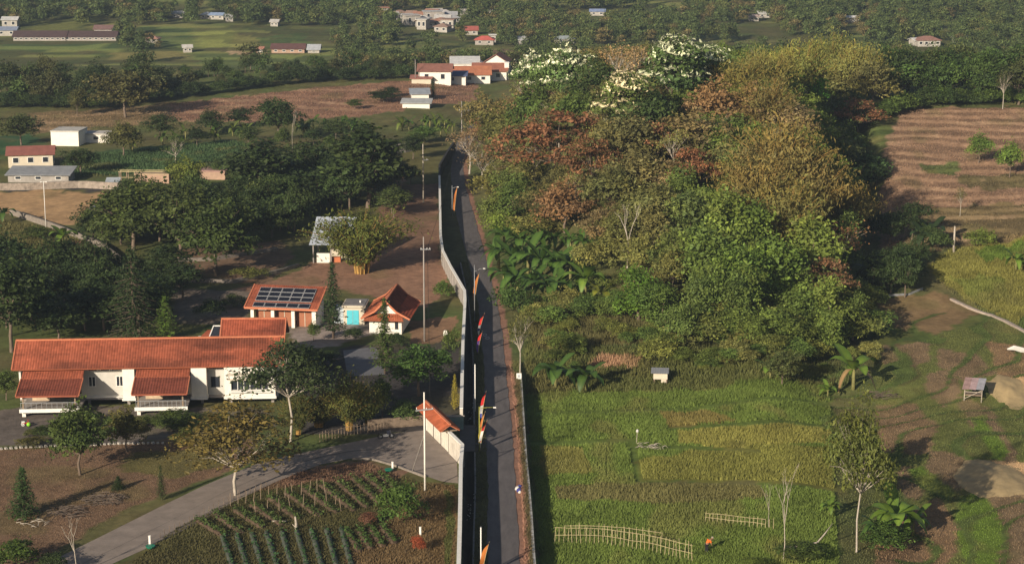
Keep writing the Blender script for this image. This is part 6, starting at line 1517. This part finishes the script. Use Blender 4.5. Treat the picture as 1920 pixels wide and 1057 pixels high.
ORG = mat("orange_cloth", (0.52, 0.17, 0.035), noise=0.15, trans=0.2); REDC = mat("red_cloth", (0.55, 0.02, 0.02), noise=0.1, trans=0.2); WHC = mat("white_cloth", (0.75, 0.73, 0.70), noise=0.1, trans=0.2)
BLC = mat("blue_cloth", (0.06, 0.07, 0.30), noise=0.1, trans=0.2); PUR = mat("purple_cloth", (0.16, 0.08, 0.34), noise=0.1, trans=0.2); YEL = mat("yellow_cloth", (0.62, 0.42, 0.05), noise=0.1, trans=0.2)
def banner(label, u, v, u2, v2, segs, wmax=0.5):
    wmax *= 0.72
    p, h = pole_top(u, v, v2); dx = (u2 - u) / px_per_m(p)
    t = thing("feather_banner", label, "banner", p)
    def c(s): return Vector((dx * s ** 1.5, 0.0, h * s))
    MB().tube([c(0) - Vector((0, 0, 0.3)), c(0.3), c(0.6), c(0.85), c(1.0)], [0.035, 0.03, 0.025, 0.018, 0.01], 6).build("pole", BAMBOO, t, True)
    z0 = 0.12; n = 6
    for k, (m, a, b) in enumerate(segs):
        V = []; F = []
        for i in range(n + 1):
            s = a + (b - a) * i / n; q = c(z0 + (1 - z0) * s); w = wmax * min(1.0, 3.2 * (1 - s) + 0.1) * min(1, 0.35 + s * 3)
            yo = 0.10 * math.sin(s * 9 + k)
            V += [q + Vector((0.02, 0, 0)), q + Vector((0.02 - w * 0.5, yo, -0.05)), q + Vector((0.02 - w, yo * 1.8, -0.12))]
        for i in range(n):
            for j in (0, 1): F.append((3 * i + j, 3 * i + j + 1, 3 * i + j + 4, 3 * i + j + 3))
        link("cloth", new_mesh("cloth", V, F, m, True), t)
    return t
banner("orange feather banner farthest up the road", 852, 405, 858, 349, [(ORG, 0.05, 1)])
banner("orange feather banner beside the bend street lamp", 890, 572, 899, 511, [(ORG, 0.05, 1)], 0.6)
banner("red white and blue feather banner on the shaded road verge, upper", 898, 632, 909, 586, [(WHC, 0.0, 0.45), (BLC, 0.18, 0.3), (REDC, 0.45, 1)], 0.5)
banner("red and purple feather banner on the shaded road verge, lower", 896, 664, 905, 620, [(PUR, 0.0, 0.55), (REDC, 0.55, 1)], 0.5)
banner("red and white feather banner just above the gate bridge", 903, 792, 912, 732, [(BLC, 0.05, 0.2), (WHC, 0.2, 0.5), (REDC, 0.5, 1)], 0.5)
banner("yellow orange narrow banner at the gate bridge", 899, 836, 910, 770, [(YEL, 0.1, 0.5), (ORG, 0.5, 1)], 0.35)
banner("leaning red and white striped banner at the gate bridge", 900, 846, 914, 786, [(WHC, 0.0, 0.2), (REDC, 0.2, 0.26), (WHC, 0.26, 0.6), (REDC, 0.6, 1)], 0.45)
banner("orange feather banner at the bottom edge of the road", 904, 1082, 918, 1014, [(WHC, 0.1, 0.3), (ORG, 0.3, 1)], 0.6)
# overhead cables between the poles
def cable(label, a, b, sag):
    pts = []
    for k in range(13):
        t = k / 12; q = Vector(a).lerp(Vector(b), t); pts.append((q.x, q.y, q.z - sag * 4 * t * (1 - t)))
    o = MB().tube(pts, 0.022, 4, False).build("overhead_cable", DARK); tag(o, label, "cable"); return o
pa, ha = pole_top(797, 920, 735); pb_, hb = pole_top(796, 640, 444); pc, hc = pole_top(866, 272, 190)
cable("overhead cable between the driveway pole and the cottage pole", pa + np.array([0.6, -0.1, height_to(pa, 767) + 0.2]), pb_ + np.array([0.5, -0.1, height_to(pb_, 467) + 0.2]), 0.9)
cable("overhead cable from the cottage pole to the far road pole", pb_ + np.array([0.5, -0.1, height_to(pb_, 467) + 0.2]), pc + np.array([0.3, 0, height_to(pc, 207) + 0.2]), 2.0)

# ------------------------------------------------------------------ small things
p = G(973, 714); sg = thing("sign_board", "small white sign on a post beside the road at the field corner", "sign", p)
MB().box(-0.05, 0.05, 0.02, 0.12, -0.3, 0.95).build("post", WOOD, sg); MB().box(-0.30, 0.30, -0.03, 0.015, 0.25, 0.98).build("board", WHITEPAINT, sg); MB().box(-0.14, 0.12, -0.036, -0.031, 0.45, 0.78).build("print", mat("grey_print", (0.40, 0.42, 0.46), noise=0.3, scale=6), sg)
p = G(835, 629); ms = thing("marker_stone", "small white arched stone in the yard right of the cottage", "marker", p)
V = [(-0.28, 0, -0.2), (0.28, 0, -0.2)] + [(0.28 * math.cos(a), 0, 0.42 + 0.28 * math.sin(a)) for a in np.linspace(0, math.pi, 9)]
V2 = [(x, 0.16, z) for x, y, z in V]; n = len(V)
MB().add(V + V2, [tuple(range(n)), tuple(range(2 * n - 1, n - 1, -1))] + [(i, i + n, (i + 1) % n + n, (i + 1) % n) for i in range(n)]).build("slab", WHITEPAINT, ms)
MB().box(-0.06, 0.06, -0.02, -0.002, 0.36, 0.5).build("plaque", DARK, ms)
for u, v, vt, g, lb in ((736, 880, 866, (729, 884), "white standpipe with a green basin by the driveway kerb"), (281, 1022, 1004, (282, 1028), "white standpipe with a green basin below the driveway at left"), (788, 1003, 988, None, "short white marker post by the rust red heap")):
    p, h = pole_top(u, v, vt); t = thing("standpipe" if g else "marker_post", lb, "standpipe" if g else "post", p)
    MB().box(-0.09, 0.09, -0.09, 0.09, -0.2, h).build("post", WHITEPAINT, t); MB().box(-0.11, 0.11, -0.11, 0.11, h + 0.002, h + 0.05).build("cap", WHITE, t)
    if g:
        q = G(*g) - p; V = []
        MB().tube([(q[0], q[1], 0.05), (q[0], q[1], 0.22), (q[0], q[1], 0.30)], [0.28, 0.42, 0.45], 12).build("basin", mat("green_plastic", (0.02, 0.20, 0.12), noise=0.1, rough=0.5), t)
# motorcycle
p = G(724, 822); mc = thing("motorcycle", "dark motorcycle parked at the edge of the driveway left of the gate", "motorcycle", p, math.radians(12))
BLK = mat("black_rubber", (0.02, 0.02, 0.022), noise=0.2); NAVY = mat("navy_paint", (0.03, 0.035, 0.06), rough=0.35, noise=0.1, spec=0.5)
def ring(r, t, n=16):
    mb = MB(); mb.tube([(r * math.cos(2 * math.pi * k / n), 0, r * math.sin(2 * math.pi * k / n)) for k in range(n + 1)], t, 6, False); return mb
for x in (-0.62, 0.62):
    w = ring(0.27, 0.055).build("wheel", BLK, mc, True); w.location = (x, 0, 0.32)
    MB().tube([(0, -0.06, 0), (0, 0.06, 0)], 0.1, 8).build("hub", GREYMETAL, w)
MB().box(-0.35, 0.25, -0.12, 0.12, 0.28, 0.58).build("engine", GREYMETAL, mc)
MB().add([(-0.8, -0.13, 0.62), (0.1, -0.13, 0.6), (0.1, 0.13, 0.6), (-0.8, 0.13, 0.62), (-0.8, -0.12, 0.76), (0.0, -0.13, 0.72), (0.0, 0.13, 0.72), (-0.8, 0.12, 0.76)], [(3, 2, 1, 0), (4, 5, 6, 7), (0, 1, 5, 4), (1, 2, 6, 5), (2, 3, 7, 6), (3, 0, 4, 7)]).build("seat", BLK, mc)
MB().add([(0.1, -0.15, 0.5), (0.5, -0.1, 0.55), (0.5, 0.1, 0.55), (0.1, 0.15, 0.5), (0.08, -0.14, 0.86), (0.45, -0.08, 0.9), (0.45, 0.08, 0.9), (0.08, 0.14, 0.86)], [(3, 2, 1, 0), (4, 5, 6, 7), (0, 1, 5, 4), (1, 2, 6, 5), (2, 3, 7, 6), (3, 0, 4, 7)]).build("fairing", NAVY, mc)
MB().tube([(0.62, 0, 0.32), (0.45, 0, 0.95)], 0.035, 6).build("fork", GREYMETAL, mc); MB().tube([(0.42, -0.33, 1.02), (0.46, 0, 0.96), (0.42, 0.33, 1.02)], 0.025, 6).build("handlebar", BLK, mc)
# toys under the porch
p = G(48, 797); ty = thing("toy_tricycle", "small red and white toy tricycle under the left porch", "toy", p, 0.4)
for q in ((-0.3, -0.2, 0.14), (-0.3, 0.2, 0.14), (0.35, 0, 0.17)): w = ring(0.13, 0.035, 10).build("wheel", WHITEPAINT, ty); w.location = q
MB().box(-0.35, 0.3, -0.1, 0.1, 0.22, 0.34).build("frame", mat("toy_red", (0.55, 0.03, 0.03), noise=0.1, rough=0.4), ty); MB().box(-0.4, -0.1, -0.15, 0.15, 0.343, 0.5).build("seat", WHITEPAINT, ty); MB().tube([(0.33, 0, 0.2), (0.28, 0, 0.65)], 0.03, 6).build("stem", MATS["toy_red"], ty)
p = G(54, 799); mb = MB(); N_ = 10
mb.tube([(0, 0, 0.24 - 0.24 * math.cos(math.pi * (k + 0.4) / 8)) for k in range(8)], [0.24 * math.sin(math.pi * (k + 0.4) / 8) for k in range(8)], 12)
o = mb.build("toy_ball", mat("lime_plastic", (0.25, 0.62, 0.03), noise=0.05, rough=0.4), None, True); o.location = p; tag(o, "lime green ball on the paving below the left porch", "ball")
# cloth bundle at the road edge
p = G(973, 921); mb = bpy.data.meshes.new("x")
cb = thing("cloth_bundle", "blue and white cloth bundle lying at the right road edge", "bundle", p)
for k, (m, x, y, z, s) in enumerate(((BLC, 0, 0, 0.16, 0.26), (WHC, -0.12, 0.45, 0.2, 0.24), (BLC, 0.08, 0.9, 0.2, 0.22), (WHC, 0.1, -0.4, 0.1, 0.16))):
    q = random.Random(k); pts = [(x, y, z - s * 0.9), (x + q.uniform(-.05, .05), y, z - s * 0.3), (x, y + q.uniform(-.05, .05), z + s * 0.35), (x + q.uniform(-.1, .1), y, z + s * 0.85)]
    MB().tube(pts, [s * 0.8, s * 1.2, s * 0.95, s * 0.3], 7).build("fold", m, cb, True)
# farm worker, bent forward
p = G(1325, 1036)
wk = thing("person", "person in an orange shirt and dark trousers bending over the field", "person", p, math.radians(20))
def skin_mesh(name, verts, edges, radii, mt, parent, root=0):
    me = bpy.data.meshes.new(name); me.from_pydata(verts, edges, []); me.materials.append(mt)
    o = link(name, me, parent); md = o.modifiers.new("skin", 'SKIN')
    for i, r in enumerate(radii): me.skin_vertices[0].data[i].radius = (r, r)
    me.skin_vertices[0].data[root].use_root = True
    s = o.modifiers.new("sub", 'SUBSURF'); s.levels = 1; s.render_levels = 2
    return o
SKIN = mat("skin", (0.30, 0.16, 0.10), noise=0.1); OSH = mat("orange_shirt", (0.70, 0.15, 0.02), noise=0.12); DTR = mat("dark_trousers", (0.02, 0.02, 0.025), noise=0.2); HAT = mat("pale_hat", (0.55, 0.48, 0.36), noise=0.2)
V = [(0, 0, 0.86), (0.06, 0, 1.05), (0.22, 0, 1.22), (0.36, 0, 1.30), (0.46, 0, 1.33), (0.30, -0.19, 1.20), (0.34, -0.22, 0.95), (0.46, -0.18, 0.74), (0.30, 0.19, 1.20), (0.34, 0.22, 0.95), (0.46, 0.18, 0.74), (0.0, -0.1, 0.80), (0.04, -0.11, 0.45), (0.0, -0.12, 0.06), (0.12, -0.12, 0.03), (0.0, 0.1, 0.80), (-0.03, 0.11, 0.45), (-0.06, 0.12, 0.06), (0.06, 0.12, 0.03), (0.54, 0, 1.36), (0.60, 0, 1.38)]
E = [(0, 1), (1, 2), (2, 3), (3, 4), (3, 5), (5, 6), (6, 7), (3, 8), (8, 9), (9, 10), (0, 11), (11, 12), (12, 13), (13, 14), (0, 15), (15, 16), (16, 17), (17, 18), (4, 19), (19, 20)]
Rr = [0.13, 0.14, 0.16, 0.13, 0.055, 0.06, 0.05, 0.035, 0.06, 0.05, 0.035, 0.09, 0.065, 0.045, 0.04, 0.09, 0.065, 0.045, 0.04, 0.085, 0.075]
body = skin_mesh("body", V, E, Rr, SKIN, wk)
skin_mesh("shirt", [(0.01, 0, 0.92), (0.06, 0, 1.05), (0.22, 0, 1.22), (0.35, 0, 1.29), (0.30, -0.19, 1.20), (0.33, -0.22, 1.0), (0.30, 0.19, 1.20), (0.33, 0.22, 1.0)], [(0, 1), (1, 2), (2, 3), (3, 4), (4, 5), (3, 6), (6, 7)], [0.155, 0.165, 0.185, 0.15, 0.08, 0.07, 0.08, 0.07], OSH, wk)
skin_mesh("trousers", [(0, 0, 0.88), (0.0, -0.1, 0.80), (0.04, -0.11, 0.45), (0.0, -0.12, 0.12), (0.0, 0.1, 0.80), (-0.03, 0.11, 0.45), (-0.06, 0.12, 0.12)], [(0, 1), (1, 2), (2, 3), (0, 4), (4, 5), (5, 6)], [0.15, 0.11, 0.085, 0.07, 0.11, 0.085, 0.07], DTR, wk)
MB().tube([(0.55, 0, 1.44), (0.56, 0, 1.455), (0.57, 0, 1.50), (0.59, 0, 1.56)], [0.20, 0.19, 0.11, 0.03], 12).build("hat", HAT, wk, True)
# bird scarer
p = G(1193, 830); bs_ = thing("bird_scarer", "white bag on a stick standing in the middle of the rice field", "bird scarer", p)
MB().tube([(0, 0, -0.2), (0.1, 0, 1.25)], 0.035, 6).build("stick", PALE_BARK, bs_); MB().tube([(0.1, 0, 1.2), (0.1, 0, 1.3), (0.12, 0, 1.5), (0.12, 0, 1.58)], [0.06, 0.16, 0.13, 0.03], 8).build("bag", WHC, bs_, True)
# brushwood and logs
TWIG = mat("dry_twig", (0.13, 0.10, 0.08), noise=0.4, scale=3)
def brush(label, u, v, w, d, n, seed, mt=TWIG):
    p = G(u, v); r = random.Random(seed); mb = MB()
    for k in range(n):
        a = r.uniform(-0.5, 0.5) + r.choice([0, 0, 1.2]); L = r.uniform(0.5, 1.5); x, y = r.uniform(-w, w), r.uniform(-d, d); z = r.uniform(0.02, 0.3)
        mb.tube([(x - L * math.cos(a) / 2, y - L * math.sin(a) / 2, z), (x, y, z + r.uniform(0, 0.15)), (x + L * math.cos(a) / 2, y + L * math.sin(a) / 2, z * r.uniform(0.3, 1.5))], [0.04, 0.03, 0.012], 4, False)
    o = mb.build("brushwood_pile", mt); o.location = p; tag(o, label, "brushwood"); return o
brush("heap of dry brushwood on the lawn near the bottom conifer", 125, 962, 1.8, 1.6, 90, 1); brush("heap of dry twigs on the lawn above the driveway", 195, 938, 2.0, 1.6, 90, 2); brush("pale bent branches on the lawn left of the brushwood", 62, 982, 1.6, 1.0, 14, 3, PALE_BARK)
brush("pale fallen branches in the rice field beside the bird scarer", 1225, 838, 1.6, 0.8, 26, 4, PALE_BARK); brush("dry stalk heap beside the field hut", 1650, 742, 2.2, 1.5, 60, 5)
p = G(555, 992); st_ = thing("tree_stump", "pale split stump in the vegetable garden", "stump", p)
MB().tube([(0, 0, -0.2), (0.03, 0, 0.6), (-0.05, 0, 1.3)], [0.16, 0.14, 0.07], 7).build("stump", PALE_BARK, st_, True); MB().tube([(0, 0, 0.2), (-0.35, 0, 0.55)], [0.07, 0.03], 5).build("side_shoot", PALE_BARK, st_)
p = G(524, 979); o = MB().tube([(-0.7, 0, 0.1), (0.7, 0.05, 0.12)], [0.1, 0.08], 7).build("log", PALE_BARK, None, True); o.location = p; tag(o, "short pale log lying left of the split stump", "log")
p = G(1472, 1036); o = MB().tube([(0, 0, 0.5), (1.6, 0, 0.75), (3.0, 0.3, 0.9), (3.7, 0.8, 1.5), (4.6, 1.5, 2.4)], [0.13, 0.11, 0.09, 0.07, 0.02], 7).build("fallen_branch", PALE_BARK, None, True); o.location = p; tag(o, "pale fallen branch leaning from the foot of the tall dead tree", "branch")
# sand heaps
def heap(label, u, v, w, d, h, col, seed):
    p = G(u, v); n = 26; V = []; F = []
    X, Y = np.meshgrid(np.linspace(-1, 1, n), np.linspace(-1, 1, n)); R = np.sqrt(X ** 2 + Y ** 2) + (fbm(X * 2 + seed, Y * 2, seed) - 0.5) * 0.5
    Z = h * np.clip(1 - R, 0, 1) ** 0.8 * (0.7 + 0.6 * fbm(X * 3, Y * 3 + seed, seed + 2)) - 0.12
    W_ = np.stack([X.ravel() * w, Y.ravel() * d, Z.ravel()], 1); zz = hgt(W_[:, 0] + p[0], W_[:, 1] + p[1]) - p[2]; W_[:, 2] += zz
    ii = (np.arange(n - 1)[:, None] * n + np.arange(n - 1)[None]).ravel()
    o = link("sand_heap", np_mesh("sand_heap", W_, np.stack([ii, ii + 1, ii + 1 + n, ii + n], 1), mat("sand", col, noise=0.2, scale=1.2, bump=0.3), smooth=True)); o.location = p
    return tag(o, label, "sand heap")
heap("large pale sand heap at the right edge of the stubble fields", 1858, 900, 4.2, 7.0, 1.0, (0.40, 0.30, 0.16), 3)
heap("flat reddish sand heap behind the field hut", 1893, 735, 3.0, 6.0, 0.55, (0.40, 0.28, 0.16), 5)
p = G(1906, 662); o = MB().tube([(-1.2, 0.2, 0.5), (-0.4, 0, 0.75), (0.6, -0.1, 0.5), (1.6, -0.3, 0.35)], [0.1, 0.35, 0.38, 0.2], 6).build("white_tarpaulin", WHC, None); o.location = p; tag(o, "crumpled white tarpaulin at the right edge of the stubble", "tarpaulin")

# ------------------------------------------------------------------ bean trellises and garden rows
def trellis(label, px_top, n, h, seed, rails=2, lean=0.08, mt=None):
    mt = mt or BAMBOO
    P = resample([G(u, v) for u, v in px_top], n); r = random.Random(seed)
    t = thing("bean_trellis", label, "trellis", P[0]); o0 = Vector(P[0])
    for k, q in enumerate(P):
        hh = h * r.uniform(0.85, 1.15); b = Vector(q) - o0
        MB().tube([b + Vector((0, 0, -0.2)), b + Vector((r.uniform(-lean, lean) * hh, r.uniform(-.1, .1), hh))], [0.035, 0.025], 5).build("stake", mt, t)
    for j in range(rails):
        z = h * (0.92 - 0.42 * j)
        MB().tube([Vector(q) - o0 + Vector((0, -0.05, z + r.uniform(-.06, .06))) for q in P[::3]], 0.025, 5).build("rail", mt, t)
    return t
trellis("long bamboo bean trellis across the bottom of the rice field", [(1040, 1018), (1130, 1020), (1220, 1034), (1298, 1052)], 34, 1.75, 1)
trellis("second row of low bamboo stakes just behind the long bean trellis", [(1060, 1006), (1150, 1008), (1240, 1020)], 16, 1.3, 4, 1)
trellis("shorter bamboo bean trellis left of the dead trees", [(1322, 978), (1380, 984), (1450, 992)], 18, 1.0, 2)
trellis("loose garden stakes among the vegetable rows, upper left", [(432, 948), (500, 935), (560, 930), (610, 925)], 13, 1.5, 3, 0, 0.14, WOOD)
trellis("loose garden stakes among the vegetable rows, middle", [(480, 965), (545, 955), (620, 948), (640, 958)], 9, 1.6, 7, 0, 0.16, WOOD)
trellis("picket of bamboo stakes along the driveway edge at lower left", [(300, 1008), (360, 975), (430, 940), (500, 912)], 22, 0.6, 8, 0, 0.1, BARK)
trellis("thin bamboo fence below the bamboo screen beside the driveway", [(600, 828), (650, 816), (715, 806)], 20, 1.0, 9, 1, 0.05, WOOD)
def leaf_bed(name, px_a, px_b, w, n, h, col, label, group, leaf=0.3, soil=None, mt=None):
    A = G(*px_a); B = G(*px_b); r = np.random.default_rng(int(px_a[0] * 7 + px_a[1]))
    t = thing(name, label, "garden bed", (float(A[0]), float(A[1]), float(A[2])), 0, group)
    d = B - A; L = np.linalg.norm(d[:2]); m = 14; V = []; F = []; nrm = np.array([-d[1], d[0]]) / L
    prof = [(-0.5, -0.1), (-0.32, 0.16), (0.0, 0.22), (0.32, 0.16), (0.5, -0.1)]
    for i in range(m + 1):
        s = i / m; c = d[:2] * s; taper = 1 if 0 < i < m else 0.6
        for a, z in prof: V.append((c[0] + nrm[0] * a * w * taper, c[1] + nrm[1] * a * w * taper, z * (1 if taper == 1 else 0.3) + 0.04 * r.normal()))
    for i in range(m):
        for j in range(4): q = 5 * i + j; F.append((q, q + 1, q + 6, q + 5))
    link("ridge", new_mesh("ridge", V, F, mt or mat("bed_soil", (0.12, 0.08, 0.055), noise=0.4, scale=2), True), t)
    if n:
        s = r.random(n); C = np.stack([d[0] * s, d[1] * s, np.zeros(n)], 1); C[:, :2] += nrm[None] * (r.normal(size=(n, 1)) * w * 0.2); C[:, 2] = 0.15 + h * r.random(n)
        Vv, Ff = leaf_quads(C, unit(r.normal(size=(n, 3)) * 0.6 + np.array([0, 0, 1.0])), leaf, r, 0.6)
        tone = 0.7 + 0.6 * r.random(n)
        o = link("foliage", np_mesh("foliage", Vv, Ff, BLADE, np.repeat(np.array(col)[None] * tone[:, None], 4, 0)), t); o["kind"] = "stuff"
for k, (a, b) in enumerate([((470, 945), (530, 985)), ((505, 932), (560, 975)), ((535, 922), (600, 968)), ((568, 915), (632, 962)), ((600, 908), (665, 958)), ((632, 902), (690, 952)), ((660, 895), (715, 945)), ((686, 892), (735, 935)), ((712, 890), (748, 922)), ((440, 955), (495, 990)), ((400, 962), (455, 1000)), ((370, 975), (425, 1008))]):
    leaf_bed("vegetable_bed", a, b, 1.0, 260, 0.45, (0.075, 0.11, 0.03), "green vegetable row in the upper garden plot", "vegetable rows of the upper plot")
MULCH = mat("mulch_sheet", (0.085, 0.095, 0.075), noise=0.35, scale=1.5, rough=0.6)
for k in range(9):
    u = 415 + k * 28
    leaf_bed("mulched_bed", (u, 1000 - k * 1.5), (u + 22, 1066), 0.65, 90, 0.25, (0.045, 0.10, 0.035), "pale sheet covered bed in the lower garden plot", "sheet covered beds of the lower plot", 0.3, mt=MULCH)
for k in range(4):
    leaf_bed("vegetable_bed", (650 + k * 22, 995 - k * 3), (675 + k * 22, 1035 - k * 5), 0.9, 160, 0.4, (0.07, 0.12, 0.03), "small leafy row right of the sheet covered beds", "small leafy rows by the garden bush")

# ------------------------------------------------------------------ crops, grass and litter (uncountable)
def blades(name, px_poly, n, h, w, label, seed, tint=1.0, world=None, spread=0.35, gaps=(), cmul=(1, 1, 1)):
    poly = world or zone(px_poly); pa = np.array(poly); r = np.random.default_rng(seed)
    lo, hi = pa.min(0), pa.max(0); X = lo[0] + (hi[0] - lo[0]) * r.random(n * 3); Y = lo[1] + (hi[1] - lo[1]) * r.random(n * 3)
    k = inpoly(X, Y, poly)
    for g in gaps:
        L_ = resample([G(*q)[:2] for q in g], 40)
        for q in L_: k &= ~((np.abs(X - q[0]) < 0.45) & (np.abs(Y - q[1]) < 0.9))
    X, Y = X[k][:n], Y[k][:n]; m = len(X)
    patch = 0.75 + 0.5 * fbm(X / 1.8, Y / 2.4, seed)
    Z = hgt(X, Y); H = h * (0.55 + 0.8 * r.random(m)) * patch; a = r.random(m) * 6.283; dx, dy = np.cos(a) * w / 2, np.sin(a) * w / 2
    lx, ly = r.normal(size=m) * spread * H, r.normal(size=m) * spread * H
    V = np.stack([np.stack([X - dx, Y - dy, Z - 0.03], 1), np.stack([X + dx, Y + dy, Z - 0.03], 1), np.stack([X + lx, Y + ly, Z + H], 1)], 1).reshape(-1, 3)
    c = ground_color(X, Y) * (0.85 + 0.35 * r.random(m))[:, None] * tint * np.array(cmul)
    o = link(name, np_mesh(name, V, np.arange(3 * m).reshape(m, 3), BLADE, np.repeat(c, 3, 0)))
    o["kind"] = "stuff"; o["label"] = label; o["category"] = "grass"
    return o
blades("rice_crop", [(986, 740), (1556, 724), (1572, 1090), (1012, 1090)], 170000, 0.30, 0.11, "standing rice and weeds filling the field right of the road", 1, 1.5, gaps=[[(1186, 826), (1190, 860), (1198, 900)], [(1000, 832), (1180, 826)], [(1200, 902), (1400, 905), (1570, 922)], [(1260, 804), (1400, 795), (1560, 802)], [(1010, 775), (1300, 768), (1555, 758)], [(1180, 836), (1290, 840), (1420, 846)]])
blades("field_grass", [(1560, 690), (1960, 560), (1960, 1100), (1580, 1100)], 45000, 0.13, 0.11, "grass and stubble of the right hand paddies", 2, 1.2)
blades("field_grass", [(1740, 500), (1790, 465), (1960, 430), (1960, 640), (1880, 598), (1790, 555)], 30000, 0.4, 0.16, "golden rice in the upper right field", 3, 1.2)
blades("slope_grass", [(985, 570), (1300, 560), (1600, 660), (1600, 720), (1300, 735), (985, 738)], 40000, 0.6, 0.16, "rough grass on the lower slope of the hill", 4, 1.15)
blades("verge_grass", None, 22000, 0.35, 0.12, "weedy grass on the road verges", 5, 1.3, world=[(float(road_r(y)) + 0.6, y) for y in (150, 180, 210, 240)] + [(float(ret_x(y)) - 0.1, y) for y in (240, 210, 180, 150)])
blades("verge_grass", None, 14000, 0.3, 0.12, "grass strip between the road and the drain", 6, 1.3, world=[(float(road_l(y)) - 0.05, y) for y in (150, 190, 230, 270, 300)] + [(float(road_l(y)) - 1.15, y) for y in (300, 270, 230, 190, 150)])
blades("lawn_grass", [(-40, 845), (470, 822), (420, 880), (240, 955), (60, 1057), (-40, 1100)], 30000, 0.07, 0.12, "short dry lawn grass before the long house", 7, 1.1)
blades("garden_grass", [(330, 990), (560, 885), (680, 866), (790, 905), (856, 910), (850, 1090), (200, 1090)], 45000, 0.2, 0.12, "weeds and grass of the vegetable garden", 8, 0.85)
blades("slope_grass", [(-40, 405), (150, 440), (220, 492), (190, 545), (-40, 560)], 20000, 0.4, 0.18, "rough grass below the curving stone wall", 9, 1.15)
blades("field_grass", [(120, 295), (440, 265), (540, 300), (330, 322), (120, 335)], 15000, 0.4, 0.25, "green crop of the small field left of the dark trees", 10, 1.1)
blades("terrace_weeds", [(1690, 208), (1970, 200), (1970, 470), (1720, 475), (1660, 470), (1660, 300)], 22000, 0.2, 0.18, "weeds and stubble on the upper right terraces", 12, 1.0, spread=0.6)
blades("terrace_weeds", [(300, 198), (560, 170), (890, 156), (880, 190), (700, 215), (560, 228), (70, 248), (70, 214)], 9000, 0.25, 0.25, "weeds and stubble on the brown terraces behind the compound", 13, 1.0, spread=0.6)
r = np.random.default_rng(4); LY = np.concatenate([184 + 6 * r.random(40), 218 + 5 * r.random(22)]); LX = wall_x(LY) + 0.5 + 0.9 * r.random(len(LY)); LZ = hgt(LX, LY) + 0.06
Vv, Ff = leaf_quads(np.stack([LX, LY, LZ], 1), unit(r.normal(size=(len(LX), 3)) * 0.4 + np.array([0, 0, 1.0])), 0.2, r, 0.8)
o = link("litter", np_mesh("litter", Vv, Ff, WHITEPAINT)); o["kind"] = "stuff"; o["label"] = "scraps of white litter in the drain"

# ------------------------------------------------------------------ tell look-alikes apart by their place
def ordinal(n): return "%d%s" % (n, "th" if 10 <= n % 100 <= 20 else {1: "st", 2: "nd", 3: "rd"}.get(n % 10, "th"))
by = {}
for o in COL.objects:
    if o.parent is None and o.get("group") and o.get("label"): by.setdefault(o["label"], []).append(o)
for lb, os_ in by.items():
    if len(os_) < 2: continue
    os_.sort(key=lambda o: proj(o.location.x, o.location.y, o.location.z)[0])
    for k, o in enumerate(os_): o["label"] = "%s, %s from left" % (lb, ordinal(k + 1))

# ------------------------------------------------------------------ valley air
hz = MB().box(-1600, 1600, -320, 2420, -70, 190).build("haze", WHITE)
hm = bpy.data.materials.new("haze_air"); hm.use_nodes = True; hn = hm.node_tree; hn.nodes.clear()
pv = hn.nodes.new("ShaderNodeVolumePrincipled"); ou = hn.nodes.new("ShaderNodeOutputMaterial"); hn.links.new(pv.outputs[0], ou.inputs["Volume"])
pv.inputs["Color"].default_value = (0.55, 0.70, 0.92, 1); pv.inputs["Density"].default_value = 0.00016; pv.inputs["Anisotropy"].default_value = 0.1
hz.data.materials.clear(); hz.data.materials.append(hm); hz["kind"] = "stuff"
